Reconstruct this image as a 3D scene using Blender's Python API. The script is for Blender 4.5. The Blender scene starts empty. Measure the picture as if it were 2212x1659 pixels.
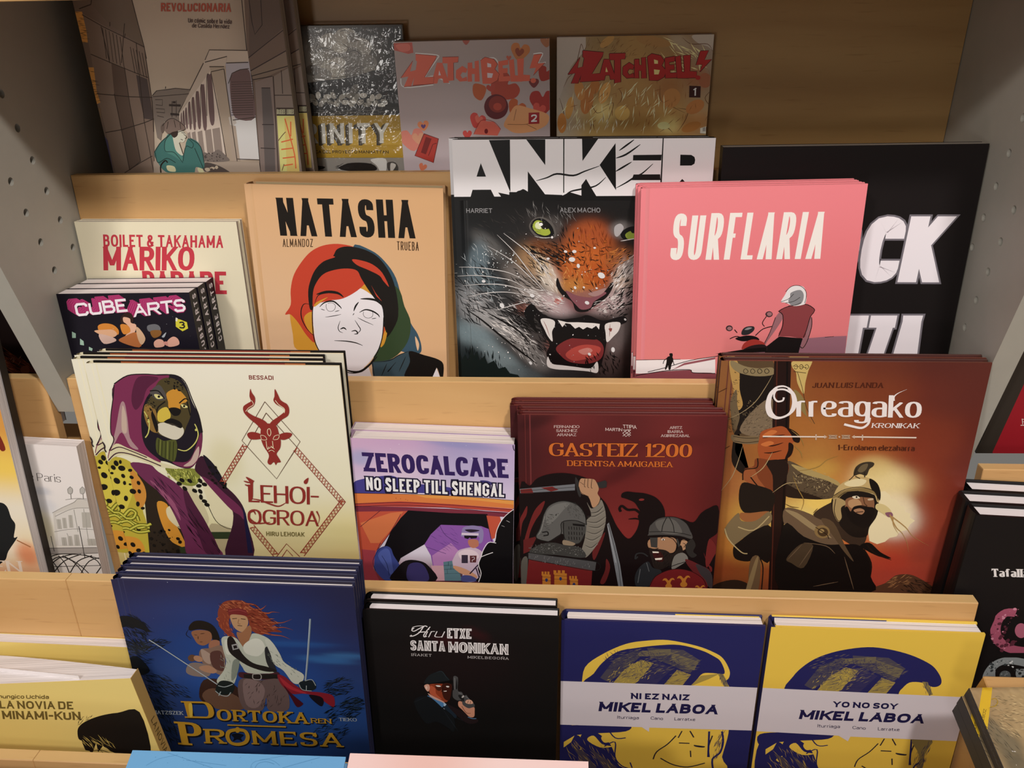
import bpy, math, random
from mathutils import Vector, Matrix
random.seed(7)
SC = bpy.context.scene
COL = SC.collection

# ------------------------------------------------------------------ camera, world, lights, exposure
cam = bpy.data.cameras.new('camera'); cam_ob = bpy.data.objects.new('camera', cam); COL.objects.link(cam_ob)
cam.sensor_width = 36.0; cam.lens = 29.1125; cam.clip_start = 0.02
cam_ob.matrix_world = Matrix([[0.997709, -0.008249, 0.067143, 0.06061], [0.05524, 0.672265, -0.738247, -0.55], [-0.039048, 0.740265, 0.67118, 0.55], [0, 0, 0, 1]])
SC.camera = cam_ob

world = bpy.data.worlds.new('shop_ambient'); SC.world = world; world.use_nodes = True
bg = world.node_tree.nodes['Background']
bg.inputs[0].default_value = (1.0, 0.95, 0.87, 1); bg.inputs[1].default_value = 0.17

def lamp(name, loc, target, power, size, color=(1, .86, .72), size_y=None):
    l = bpy.data.lights.new(name, 'AREA'); l.energy = power; l.color = color
    l.shape = 'RECTANGLE'; l.size = size; l.size_y = size_y or size
    o = bpy.data.objects.new(name, l); COL.objects.link(o); o.location = loc
    d = Vector(target) - Vector(loc)
    o.rotation_euler = d.to_track_quat('-Z', 'Y').to_euler()
    return o
# ceiling lamps of the shop, above and behind the viewer, then two added lamps
lamp('ceiling_lamp', (0.60, -0.72, 2.29), (0.0, 0.05, 0.0), 35, 0.15, (1, .935, .885))
lamp('ceiling_lamp.001', (-1.05, -1.52, 2.14), (0.0, 0.0, 0.0), 23, 0.22, (1, .935, .885))
lamp('ceiling_lamp.002', (-0.95, -3.0, 3.05), (0, 0, 0), 12, 0.5, (1, .94, .88))
lamp('fill_lamp', (-1.6, -5.0, 2.75), (0, 0, 0), 12, 0.8, (1, .93, .86))  # unseen far lamp, added to lift and grade the light on the top row
lamp('film_glare_lamp', (-2.9, -9.1, 2.22), (0, 0, 0.2), 75, 1.3, (1, .95, .90))  # unseen distant source, added on the mirror line for glare on the shrink film
SC.view_settings.view_transform = 'Standard'; SC.view_settings.look = 'None'
SC.view_settings.gamma = 1.0; SC.view_settings.exposure = 0.0; SC.view_settings.use_curve_mapping = False

# ------------------------------------------------------------------ colours and materials
def lin(h, g=1.0):
    if isinstance(h, str):
        h = h.lstrip('#')
        if len(h) == 3: h = ''.join(c * 2 for c in h)
        c = [int(h[i:i + 2], 16) / 255 for i in (0, 2, 4)]
    else: c = h
    return tuple(min(0.92, g * (x / 12.92 if x <= .04045 else ((x + .055) / 1.055) ** 2.4)) for x in c)

def new_mat(name):
    m = bpy.data.materials.new(name); m.use_nodes = True
    return m, m.node_tree, m.node_tree.nodes['Principled BSDF']
def plain(name, col, rough=.6, spec=.3, coat=0, noise=0.0, nscale=40):
    m, nt, b = new_mat(name)
    b.inputs['Roughness'].default_value = rough; b.inputs['Specular IOR Level'].default_value = spec
    b.inputs['Coat Weight'].default_value = coat; b.inputs['Coat Roughness'].default_value = .15
    c = lin(col)
    b.inputs['Base Color'].default_value = (*c, 1)
    if noise:
        tc = nt.nodes.new('ShaderNodeTexCoord'); n = nt.nodes.new('ShaderNodeTexNoise'); n.inputs['Scale'].default_value = nscale
        n.inputs['Detail'].default_value = 5
        mx = nt.nodes.new('ShaderNodeMix'); mx.data_type = 'RGBA'
        mx.inputs[6].default_value = (*[x * (1 - noise) for x in c], 1); mx.inputs[7].default_value = (*[min(1, x * (1 + noise)) for x in c], 1)
        nt.links.new(tc.outputs['Object'], n.inputs['Vector']); nt.links.new(n.outputs['Fac'], mx.inputs[0]); nt.links.new(mx.outputs[2], b.inputs['Base Color'])
    return m
def printed(name, rough, spec, coat=0):
    m, nt, b = new_mat(name)
    a = nt.nodes.new('ShaderNodeVertexColor'); a.layer_name = 'Col'
    nt.links.new(a.outputs['Color'], b.inputs['Base Color'])
    b.inputs['Roughness'].default_value = rough; b.inputs['Specular IOR Level'].default_value = spec
    b.inputs['Coat Weight'].default_value = coat; b.inputs['Coat Roughness'].default_value = .12
    return m
MATT = printed('matt_print', .55, .16)
GLOSS = printed('glossy_print', .34, .22, .05)
def wood(name, c1, c2, c3, axis=0):
    m, nt, b = new_mat(name)
    tc = nt.nodes.new('ShaderNodeTexCoord'); mp = nt.nodes.new('ShaderNodeMapping')
    sc = [9, 9, 9]; sc[axis] = 1.1
    mp.inputs['Scale'].default_value = sc
    n1 = nt.nodes.new('ShaderNodeTexNoise'); n1.inputs['Scale'].default_value = 1.6; n1.inputs['Detail'].default_value = 6; n1.inputs['Distortion'].default_value = .9
    r1 = nt.nodes.new('ShaderNodeValToRGB')
    e = r1.color_ramp.elements; e[0].position = .32; e[0].color = (*lin(c1), 1); e[1].position = .68; e[1].color = (*lin(c2), 1)
    mp2 = nt.nodes.new('ShaderNodeMapping'); s2 = [260, 260, 260]; s2[axis] = 22; mp2.inputs['Scale'].default_value = s2
    n2 = nt.nodes.new('ShaderNodeTexNoise'); n2.inputs['Scale'].default_value = 1; n2.inputs['Detail'].default_value = 3
    r2 = nt.nodes.new('ShaderNodeValToRGB'); e = r2.color_ramp.elements; e[0].position = .62; e[0].color = (0, 0, 0, 1); e[1].position = .74; e[1].color = (1, 1, 1, 1)
    mx = nt.nodes.new('ShaderNodeMix'); mx.data_type = 'RGBA'; mx.inputs[7].default_value = (*lin(c3), 1)
    mu = nt.nodes.new('ShaderNodeMath'); mu.operation = 'MULTIPLY'; mu.inputs[1].default_value = .45
    L = nt.links.new
    L(tc.outputs['Object'], mp.inputs[0]); L(mp.outputs[0], n1.inputs['Vector']); L(n1.outputs['Fac'], r1.inputs[0])
    L(tc.outputs['Object'], mp2.inputs[0]); L(mp2.outputs[0], n2.inputs['Vector']); L(n2.outputs['Fac'], r2.inputs[0])
    L(r2.outputs[0], mu.inputs[0]); L(mu.outputs[0], mx.inputs[0]); L(r1.outputs[0], mx.inputs[6]); L(mx.outputs[2], b.inputs['Base Color'])
    b.inputs['Roughness'].default_value = .42; b.inputs['Specular IOR Level'].default_value = .35
    return m
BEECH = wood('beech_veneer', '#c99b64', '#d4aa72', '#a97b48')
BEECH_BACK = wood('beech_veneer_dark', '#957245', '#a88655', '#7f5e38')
BEECH_EDGE = wood('beech_edge_band', '#d4ad74', '#dcb880', '#c09058')
GREY = plain('grey_laminate', '#a9a69c', .5, .3, 0, .05, 60)
HOLE = plain('hole_dark', '#2b2620', .9, .1)
PAPER = plain('page_paper', '#efe9ea', .8, .1)
def pages_mat(name, col, dark):
    m, nt, b = new_mat(name)
    tc = nt.nodes.new('ShaderNodeTexCoord'); mp = nt.nodes.new('ShaderNodeMapping'); mp.inputs['Scale'].default_value = (6, 6, 2600)
    n = nt.nodes.new('ShaderNodeTexNoise'); n.inputs['Scale'].default_value = 1; n.inputs['Detail'].default_value = 2
    mx = nt.nodes.new('ShaderNodeMix'); mx.data_type = 'RGBA'; mx.inputs[6].default_value = (*lin(dark), 1); mx.inputs[7].default_value = (*lin(col), 1)
    r = nt.nodes.new('ShaderNodeValToRGB'); r.color_ramp.elements[0].position = .3; r.color_ramp.elements[1].position = .55
    L = nt.links.new
    L(tc.outputs['Object'], mp.inputs[0]); L(mp.outputs[0], n.inputs['Vector']); L(n.outputs['Fac'], r.inputs[0]); L(r.outputs[0], mx.inputs[0]); L(mx.outputs[2], b.inputs['Base Color'])
    b.inputs['Roughness'].default_value = .8; b.inputs['Specular IOR Level'].default_value = .1
    return m
PAGES = pages_mat('page_edges', '#f3ecec', '#b8b0ae')
PAGES_CREAM = pages_mat('page_edges_grey', '#b9b4ab', '#7f7b73')
_mc = {}
def solid(col, rough=.45, spec=.3):
    k = (col, rough)
    if k not in _mc: _mc[k] = plain('cloth_cover_' + str(len(_mc)), col, rough, spec)
    return _mc[k]

# ------------------------------------------------------------------ mesh helpers
def link(name, me, mat, parent=None):
    o = bpy.data.objects.new(name, me); COL.objects.link(o)
    if mat is not None and not me.materials: me.materials.append(mat)
    if parent: o.parent = parent
    return o
def mesh(name, verts, faces):
    me = bpy.data.meshes.new(name); me.from_pydata(verts, [], faces); me.update(); return me
def box_vf(a, b, c=0):
    """bevelled box from corner a to corner b, chamfer c"""
    x0, y0, z0 = a; x1, y1, z1 = b
    if c <= 0:
        v = [(x, y, z) for z in (z0, z1) for y in (y0, y1) for x in (x0, x1)]
        return v, [(0, 2, 3, 1), (4, 5, 7, 6), (0, 1, 5, 4), (2, 6, 7, 3), (0, 4, 6, 2), (1, 3, 7, 5)]
    v = []; idx = {}
    for i, x in enumerate((x0, x1)):
        for j, y in enumerate((y0, y1)):
            for k, z in enumerate((z0, z1)):
                sx, sy, sz = (1, -1)[i], (1, -1)[j], (1, -1)[k]
                idx[i, j, k, 0] = len(v); v.append((x, y + sy * c, z + sz * c))
                idx[i, j, k, 1] = len(v); v.append((x + sx * c, y, z + sz * c))
                idx[i, j, k, 2] = len(v); v.append((x + sx * c, y + sy * c, z))
    f = []
    for i in (0, 1):
        q = [idx[i, 0, 0, 0], idx[i, 1, 0, 0], idx[i, 1, 1, 0], idx[i, 0, 1, 0]]; f.append(q if i else q[::-1])
        q = [idx[0, i, 0, 1], idx[1, i, 0, 1], idx[1, i, 1, 1], idx[0, i, 1, 1]]; f.append(q[::-1] if i else q)
        q = [idx[0, 0, i, 2], idx[1, 0, i, 2], idx[1, 1, i, 2], idx[0, 1, i, 2]]; f.append(q if i else q[::-1])
        for j in (0, 1):
            q = [idx[i, j, 0, 0], idx[i, j, 1, 0], idx[i, j, 1, 1], idx[i, j, 0, 1]]; f.append(q if (i != j) else q[::-1])
            q = [idx[0, i, j, 1], idx[1, i, j, 1], idx[1, i, j, 2], idx[0, i, j, 2]]; f.append(q if (i != j) else q[::-1])
            q = [idx[i, 0, j, 0], idx[i, 1, j, 0], idx[i, 1, j, 2], idx[i, 0, j, 2]]; f.append(q if (i == j) else q[::-1])
            for k in (0, 1):
                q = [idx[i, j, k, 0], idx[i, j, k, 1], idx[i, j, k, 2]]; f.append(q if (i + j + k) % 2 else q[::-1])
    return v, f
def box(name, a, b, mat, parent=None, c=0):
    return link(name, mesh(name, *box_vf(a, b, c)), mat, parent)
def prism(name, prof, z0, z1, mat, parent=None, axes=(0, 1, 2)):
    """2-D profile extruded along the third axis; axes permutes (p, q, r)"""
    n = len(prof); v = []
    for z in (z0, z1):
        for p, q in prof:
            t = [0, 0, 0]; t[axes[0]] = p; t[axes[1]] = q; t[axes[2]] = z; v.append(tuple(t))
    f = [tuple(range(n))[::-1], tuple(range(n, 2 * n))] + [(i, (i + 1) % n, n + (i + 1) % n, n + i) for i in range(n)]
    return link(name, mesh(name, v, f), mat, parent)
def tag(o, label=None, cat=None, group=None, kind=None):
    if label: o['label'] = label
    if cat: o['category'] = cat
    if group: o['group'] = group
    if kind: o['kind'] = kind
    return o
def empty(name, M=None):
    o = bpy.data.objects.new(name, None); COL.objects.link(o); o.empty_display_size = .03
    if M is not None: o.matrix_world = Matrix(M)
    return o
def copy_tree(o, parent=None):
    c = o.copy(); COL.objects.link(c)
    if parent: c.parent = parent
    for ch in [x for x in o.children]: copy_tree(ch, c)
    return c

# ------------------------------------------------------------------ printed artwork: flat shapes laid on a cover
DZ = 0.000003
class Art:
    """ink on a sheet: x to the right, y down from the sheet's top left corner, millimetres"""
    def __init__(s, gain=1.0, W=None, H=None): s.W = W; s.H = H; s.v = []; s.f = []; s.c = []; s.z = 0; s.gain = gain
    def poly(s, col, pts, up=1):
        if len(pts) < 3: return
        s.z += up
        if s.W:
            x0 = min(p[0] for p in pts); x1 = max(p[0] for p in pts); y0 = min(p[1] for p in pts); y1 = max(p[1] for p in pts)
            if x0 > s.W or x1 < 0 or y0 > s.H or y1 < 0: return
            if x0 < 0 or x1 > s.W: pts = [(p[1], p[0]) for p in clipy([(p[1], p[0]) for p in pts], 0, s.W)]
            if pts and (y0 < 0 or y1 > s.H): pts = clipy(pts, 0, s.H)
            if len(pts) < 3: return
        a = sum(p[0] * q[1] - q[0] * p[1] for p, q in zip(pts, pts[1:] + pts[:1]))
        if a > 0: pts = pts[::-1]
        n = len(s.v); s.v += [(x, y, s.z) for x, y in pts]; s.f.append(tuple(range(n, n + len(pts)))); s.c.append(lin(col, s.gain))
    def many(s, col, polys):
        s.z += 1; z0 = s.z
        for i, p in enumerate(polys): s.z = z0 + i % 5 * .25; s.poly(col, p, 0)
        s.z = z0 + 1
    def line(s, col, w, pts, taper=0, closed=False):
        s.z += 1; s.strip(col, w, pts, taper, closed)
    def strip(s, col, w, pts, taper=0, closed=False):
        n = len(pts)
        if n < 2: return
        L = []; R = []
        for i in range(n):
            if closed: p, q = pts[i - 1], pts[(i + 1) % n]
            else: p, q = pts[max(0, i - 1)], pts[min(n - 1, i + 1)]
            dx, dy = q[0] - p[0], q[1] - p[1]; l = math.hypot(dx, dy) or 1
            t = i / (n - 1)
            ww = w / 2 * (1 if not taper else (max(.08, math.sin(math.pi * (.08 + .84 * t))) if taper == 1 else max(.08, 1 - t)))
            L.append((pts[i][0] - dy / l * ww, pts[i][1] + dx / l * ww)); R.append((pts[i][0] + dy / l * ww, pts[i][1] - dx / l * ww))
        for i in range(n if closed else n - 1):
            j = (i + 1) % n; s.poly(col, [L[i], L[j], R[j], R[i]], 0)
    def build(s, name, h, t, mat, parent):
        me = mesh(name, [(x * .001, h - y * .001, t + z * DZ) for x, y, z in s.v], s.f)
        at = me.color_attributes.new('Col', 'FLOAT_COLOR', 'CORNER')
        buf = []
        for p, c in zip(s.f, s.c): buf += [*c, 1.0] * len(p)
        if len(buf) == len(at.data) * 4: at.data.foreach_set('color', buf)
        o = link(name, me, mat, parent); o['kind'] = 'stuff'; return o
def smooth(pts, closed=True, k=4):
    n = len(pts); o = []
    for i in range(n if closed else n - 1):
        if closed: a, b, c, d = pts[i - 1], pts[i], pts[(i + 1) % n], pts[(i + 2) % n]
        else: a, b, c, d = pts[max(0, i - 1)], pts[i], pts[i + 1], pts[min(n - 1, i + 2)]
        for j in range(k):
            t = j / k; t2 = t * t; t3 = t2 * t
            o.append(tuple(.5 * (2 * b[m] + (c[m] - a[m]) * t + (2 * a[m] - 5 * b[m] + 4 * c[m] - d[m]) * t2 + (3 * b[m] - a[m] - 3 * c[m] + d[m]) * t3) for m in (0, 1)))
    if not closed: o.append(tuple(pts[-1]))
    return o
def ell(cx, cy, rx, ry, rot=0, n=20):
    c, s_ = math.cos(rot), math.sin(rot)
    return [(cx + rx * math.cos(2 * math.pi * i / n) * c - ry * math.sin(2 * math.pi * i / n) * s_, cy + rx * math.cos(2 * math.pi * i / n) * s_ + ry * math.sin(2 * math.pi * i / n) * c) for i in range(n)]

GL = {}
for row in '''A|7.5|0,0 5,10 10,0;2,3.4 8,3.4
B|6.5|0,0 0,10;~0,10 9,10 9,5.3 0,5.3;~0,5.3 10,5.3 10,0 0,0
C|7|~10,7.2 10,10 0,10 0,0 10,0 10,2.8
D|7.2|0,0 0,10;~0,10 4,10 10,10 10,0 4,0 0,0
E|5.6|10,10 0,10 0,0 10,0;0,5.2 8.8,5.2
F|5.4|10,10 0,10 0,0;0,5.2 8.8,5.2
G|7.5|~10,7.2 10,10 0,10 0,0 10,0 10,4.4;10,4.6 5.8,4.6
H|7|0,0 0,10;10,0 10,10;0,5.2 10,5.2
I|0|5,0 5,10
J|4.6|~10,10 10,4 10,0 0,0 0,2.5
K|6.8|0,0 0,10;10,10 0,3.8;3.6,6 10,0
L|5|0,10 0,0 10,0
M|9|0,0 0,10 5,1.5 10,10 10,0
N|7.4|0,0 0,10 10,0 10,10
O|8|o10,10 10,0 0,0 0,10
P|6.2|0,0 0,10;~0,10 10,10 10,4.5 0,4.5
Q|8|o10,10 10,0 0,0 0,10;6,3 10.5,-1
R|6.8|0,0 0,10;~0,10 10,10 10,4.8 0,4.8;5,4.8 10,0
S|6|~10,7.6 10,10 0,10 0,5.4 10,4.8 10,0 0,0 0,2.4
T|6.6|0,10 10,10;5,10 5,0
U|7|~0,10 0,4 0,0 10,0 10,4 10,10
V|7.2|0,10 5,0 10,10
W|10.5|0,10 2.6,0 5,8 7.4,0 10,10
X|7.2|0,0 10,10;0,10 10,0
Y|7|0,10 5,4.8 10,10;5,4.8 5,0
Z|6.6|0,10 10,10 0,0 10,0
0|6|o10,10 10,0 0,0 0,10
1|2.6|0,7.8 8,10 8,0
2|6|~0,7.4 0,10 10,10 10,5.5 0,0;0,0 10,0
3|6|~0,8.4 0,10 9,10 9,5.3 4,5.3;~4,5.3 10,5.3 10,0 0,0 0,1.8
&|7.6|~10,0 2,6.4 1.4,10 7.4,10 7.4,6.6 0,4.6 0,0 7.5,0 9.4,4.4
-|3|0,4.6 10,4.6
!|0|5,10 5,3;5,1 5,0
a|5|~0.6,6.2 1,7 10,7 10,3.5 10,0;~10,4 0,4 0,0 10,0 10,1.4
b|5.4|0,0 0,10;o10,6.8 10,0 0,0 0,6.8
c|4.8|~10,5.4 10,7 0,7 0,0 10,0 10,1.6
d|5.4|10,0 10,10;o10,6.8 10,0 0,0 0,6.8
e|5.2|~0,3.7 10,3.7 10,7 0,7 0,0 10,0 10,1.3
f|3.6|~10,9 9.5,10 3.5,10 3.5,6 3.5,0;0,7 9.5,7
g|5.2|o10,7 10,0.4 0,0.4 0,7;~10,7 10,2 10,-3 0,-3 0,-1.8
h|5.2|0,0 0,10;~0,4 0,7 10,7 10,4 10,0
i|0|5,0 5,7;5,9 5,10
k|5|0,0 0,10;10,7 0,2.6;3.6,4.2 10,0
l|0|5,0 5,10
m|8.6|0,0 0,7;~0,4 0,7 5,7 5,4 5,0;~5,4 5,7 10,7 10,4 10,0
n|5.2|0,0 0,7;~0,4 0,7 10,7 10,4 10,0
o|5.6|o10,7 10,0 0,0 0,7
p|5.4|0,-3 0,7;o10,7 10,0 0,0 0,7
r|3|0,0 0,7;~0,3.5 0,7 10,7
s|4.4|~10,5.6 10,7 0,7 0,3.7 10,3.3 10,0 0,0 0,1.5
t|3.2|~4,9.4 4,4 4,0 10,0;0,7 10,7
u|5.2|~0,7 0,3 0,0 10,0 10,3;10,7 10,0
v|5|0,7 5,0 10,7
x|5|0,0 10,7;0,7 10,0
z|4.6|0,7 10,7 0,0 10,0'''.split('\n'):
    ch, w, st = row.split('|'); ss = []
    for s_ in st.split(';'):
        m = s_[0] if s_[0] in '~o' else ''
        ss.append((m, [tuple(float(q) for q in p.split(',')) for p in s_.lstrip('~o').split()]))
    GL[ch] = (float(w) / 10, ss)
for ch, base in (('Ñ', 'N'), ('Á', 'A'), ('í', 'l'), ('á', 'a'), ('ó', 'o')):
    w, ss = GL[base]; ss = [(m, [(x, y * (.7 if ch == 'í' else 1)) for x, y in p]) for m, p in ss]
    GL[ch] = (w, ss + [('', [(2.5, 11.8), (7.5, 11.8)] if ch == 'Ñ' else [(4.6, 11.2), (6.6, 12.6)] if ch == 'Á' else [(4.6, 8.6), (7.6, 10.4)])])
def roundc(pts, closed, k=5):
    n = len(pts); o = []
    rng = range(n) if closed else range(1, n - 1)
    if not closed: o.append(pts[0])
    for i in rng:
        a, b, c = pts[i - 1], pts[i], pts[(i + 1) % n]
        p = ((a[0] + b[0]) / 2, (a[1] + b[1]) / 2); q = ((b[0] + c[0]) / 2, (b[1] + c[1]) / 2)
        for j in range(k + 1):
            t = j / k; o.append(tuple((1 - t) ** 2 * p[m] + 2 * t * (1 - t) * (b[m] * 1.0) + t * t * q[m] for m in (0, 1)))
    if not closed: o.append(pts[-1])
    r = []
    for p in o:
        if not r or abs(p[0] - r[-1][0]) + abs(p[1] - r[-1][1]) > 1e-4: r.append(p)
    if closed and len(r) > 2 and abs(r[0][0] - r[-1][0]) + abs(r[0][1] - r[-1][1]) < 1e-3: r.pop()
    return r
def clipy(poly, y0, y1):
    for lim, sg in ((y0, 1), (y1, -1)):
        o = []; n = len(poly)
        for i in range(n):
            a, b = poly[i], poly[(i + 1) % n]; da, db = sg * (a[1] - lim), sg * (b[1] - lim)
            if da >= 0: o.append(a)
            if (da >= 0) != (db >= 0):
                t = da / (da - db); o.append((a[0] + (b[0] - a[0]) * t, lim))
        poly = o
        if len(poly) < 3: return []
    return poly
def text(art, s, col, o, ex, ey, t=.14, th=None, serif=0, gap=.14, space=.4, grow=0, slant=0, block=0, jitter=0, rag=0, diag=.86):
    """letters drawn as strokes in the box at o (top left), ex along the line, ey down one capital height (mm)"""
    H = math.hypot(*ey); Wd = math.hypot(*ex); th = t if th is None else th
    T, TH = t * H, th * H
    units = 0; fixed = 0
    for i, ch in enumerate(s):
        if ch == ' ': fixed += space * H
        else: units += GL[ch][0]; fixed += T
        if i < len(s) - 1 and ch != ' ' and s[i + 1] != ' ': fixed += gap * H
    k = max(.05 * H, (Wd - fixed)) / max(units, .01)
    if units < .01: k = H
    x = 0; polys = []; sid = 0
    for i, ch in enumerate(s):
        if ch == ' ': x += space * H; continue
        w, ss = GL[ch]; gw = w * k
        jy = random.uniform(-jitter, jitter) * H; js = 1 + random.uniform(-jitter, jitter)
        for m, pts in ss:
            sid += 1
            P = [(x + T / 2 + px / 10 * gw if w else x + T / 2 + (px - 5) / 10 * T * 1.6, TH / 2 + py / 10 * (H - TH)) for px, py in pts]
            closed = m == 'o'
            rounded = m and not block
            if rounded: P = roundc(P, closed)
            elif block and m:
                Q = []
                n = len(P)
                for a in range(n):
                    if not closed and a in (0, n - 1): Q.append(P[a]); continue
                    b0, b1, b2 = P[a - 1], P[a], P[(a + 1) % n]
                    for b in (b0, b2):
                        l = math.hypot(b[0] - b1[0], b[1] - b1[1]) or 1; c = min(T * .7, l / 2)
                        Q.append((b1[0] + (b[0] - b1[0]) * c / l, b1[1] + (b[1] - b1[1]) * c / l))
                P = Q
            n = len(P)
            top = not closed and max(q[1] for q in P) < 1.02 * H and min(q[1] for q in P) > -.02 * H
            segs = range(n) if closed else range(n - 1)
            offs = []
            for a in segs:
                p, q = P[a], P[(a + 1) % n]; dx, dy = q[0] - p[0], q[1] - p[1]; l = math.hypot(dx, dy) or 1
                nx, ny = -dy / l, dx / l
                offs.append((nx, ny, dx / l, dy / l))
            def ow(nx, ny):
                g = grow * H; return nx * (T / 2 + g), ny * (TH / 2 + g)
            if rounded or (block and m):
                L = []; R = []
                for a in range(n):
                    if closed: n1, n2 = offs[a - 1], offs[a % len(offs)]
                    else: n1, n2 = offs[max(0, a - 1)], offs[min(len(offs) - 1, a)]
                    nx, ny = n1[0] + n2[0], n1[1] + n2[1]; l = math.hypot(nx, ny) or 1; c = max(.5, l / 2)
                    ox, oy = ow(nx / l, ny / l); e = (0, 0)
                    if grow and not closed and a in (0, n - 1):
                        d = offs[0] if a == 0 else offs[-1]; sg = -1 if a == 0 else 1; e = (sg * d[2] * grow * H, sg * d[3] * grow * H)
                    L.append((P[a][0] + ox / c + e[0], P[a][1] + oy / c + e[1])); R.append((P[a][0] - ox / c + e[0], P[a][1] - oy / c + e[1]))
                for a in segs:
                    b = (a + 1) % n; polys.append((sid, [L[a], L[b], R[b], R[a]]))
            else:
                for a in segs:
                    p, q = P[a], P[a + 1]; nx, ny, dx, dy = offs[a]; ox, oy = ow(nx, ny)
                    if .12 < abs(dx) < .85 and T > .1 * H: ox *= diag; oy *= diag
                    vert = abs(dy) > .35
                    def ext(pt, isend):
                        joint = (isend and a < n - 2) or (not isend and a > 0)
                        if vert: return T * .9 if (joint or min(abs(pt[1] - TH / 2), abs(pt[1] - H + TH / 2)) < .02 * H) else 0
                        return (T / 2 if (joint or abs(dx) > .9 and min(abs(pt[0] - x - T / 2), abs(pt[0] - x - T / 2 - gw)) < .01 * H) else 0)
                    e0, e1 = ext(p, 0) + grow * H, ext(q, 1) + grow * H
                    c = [(p[0] - dx * e0 + ox, p[1] - dy * e0 + oy), (q[0] + dx * e1 + ox, q[1] + dy * e1 + oy), (q[0] + dx * e1 - ox, q[1] + dy * e1 - oy), (p[0] - dx * e0 - ox, p[1] - dy * e0 - oy)]
                    g = grow * H
                    lo, hi = min(p[1], q[1]), max(p[1], q[1])
                    if vert: c = clipy(c, (lo if lo > .03 * H + TH / 2 else lo - TH / 2) - g, (hi if hi < .97 * H - TH / 2 else hi + TH / 2) + g)
                    sid += 1
                    if c: polys.append((sid, c))
                    if serif and vert:
                        for pt, isend in ((p, 0), (q, 1)):
                            if (isend and a < n - 2) or (not isend and a > 0):
                                if ch not in 'NMAVW': continue
                                if ch == 'N' and a == 1 or ch in 'AVM' and True: continue
                            if abs(pt[1] - TH / 2) < .03 * H or abs(pt[1] - H + TH / 2) < .03 * H or (ch.islower() and abs(pt[1] - TH / 2 - .7 * (H - TH)) < .03 * H):
                                s_ = serif * H + T / 2; up = pt[1] > .4 * H; yy = pt[1] + (TH / 2 if up else -TH / 2); yi = yy - (TH if up else -TH) * .8
                                ax = pt[0]
                                sid += 1; polys.append((sid, [(ax - s_, yy), (ax + s_, yy), (ax + s_, yi), (ax - s_, yi)]))
            if serif and not closed and m:
                pt = P[0]
                if ch in 'CGS': polys.append((sid + .5, [(pt[0] - T * .2, pt[1] - TH * .3), (pt[0] + T * .35, pt[1] - TH * .6), (pt[0] + T * .35, H * .99), (pt[0] + T * .05, H * .99)]))
            if serif and ch in 'ELTZF' and not m:
                for a in (0, n - 1):
                    pt = P[a]
                    if abs(pt[1] - TH / 2) < .02 * H or abs(pt[1] - H + TH / 2) < .02 * H:
                        if abs(offs[0 if a == 0 else -1][3]) < .3:
                            up = pt[1] > H / 2; y2 = pt[1] + (-.24 if up else .24) * H; xx = pt[0] + (T * .5 if pt[0] > x + T / 2 + gw * .4 else -T * .5); xi = pt[0] + (-T * .1 if pt[0] > x + T / 2 + gw * .4 else T * .1)
                            sid += 1; polys.append((sid, [(xi - (T * .3 if xx > xi else -T * .3), pt[1]), (xx, y2), (xx, pt[1] + (TH / 2 if up else -TH / 2)), (xi - (T * .3 if xx > xi else -T * .3), pt[1] + (TH / 2 if up else -TH / 2))]))
        if jitter: pass
        x += gw + T
        if i < len(s) - 1 and s[i + 1] != ' ': x += gap * H
    sx = Wd / max(x, 1e-6)
    if abs(sx - 1) < .25 or x > Wd: kx = sx
    else: kx = 1
    art.z += 1; z0 = art.z
    for sid, p in polys:
        r = []; art.z = z0 + sid % 40 * .3
        for px, py in p:
            yy = 1 - py / H; xx = (px * kx + slant * py) / Wd
            if rag: yy += random.uniform(-rag, rag); xx += random.uniform(-rag, rag) * H / Wd
            r.append((o[0] + ex[0] * xx + ey[0] * yy, o[1] + ex[1] * xx + ey[1] * yy))
        art.poly(col, r, 0)
    art.z = z0 + min(40, sid) * .3

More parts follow.
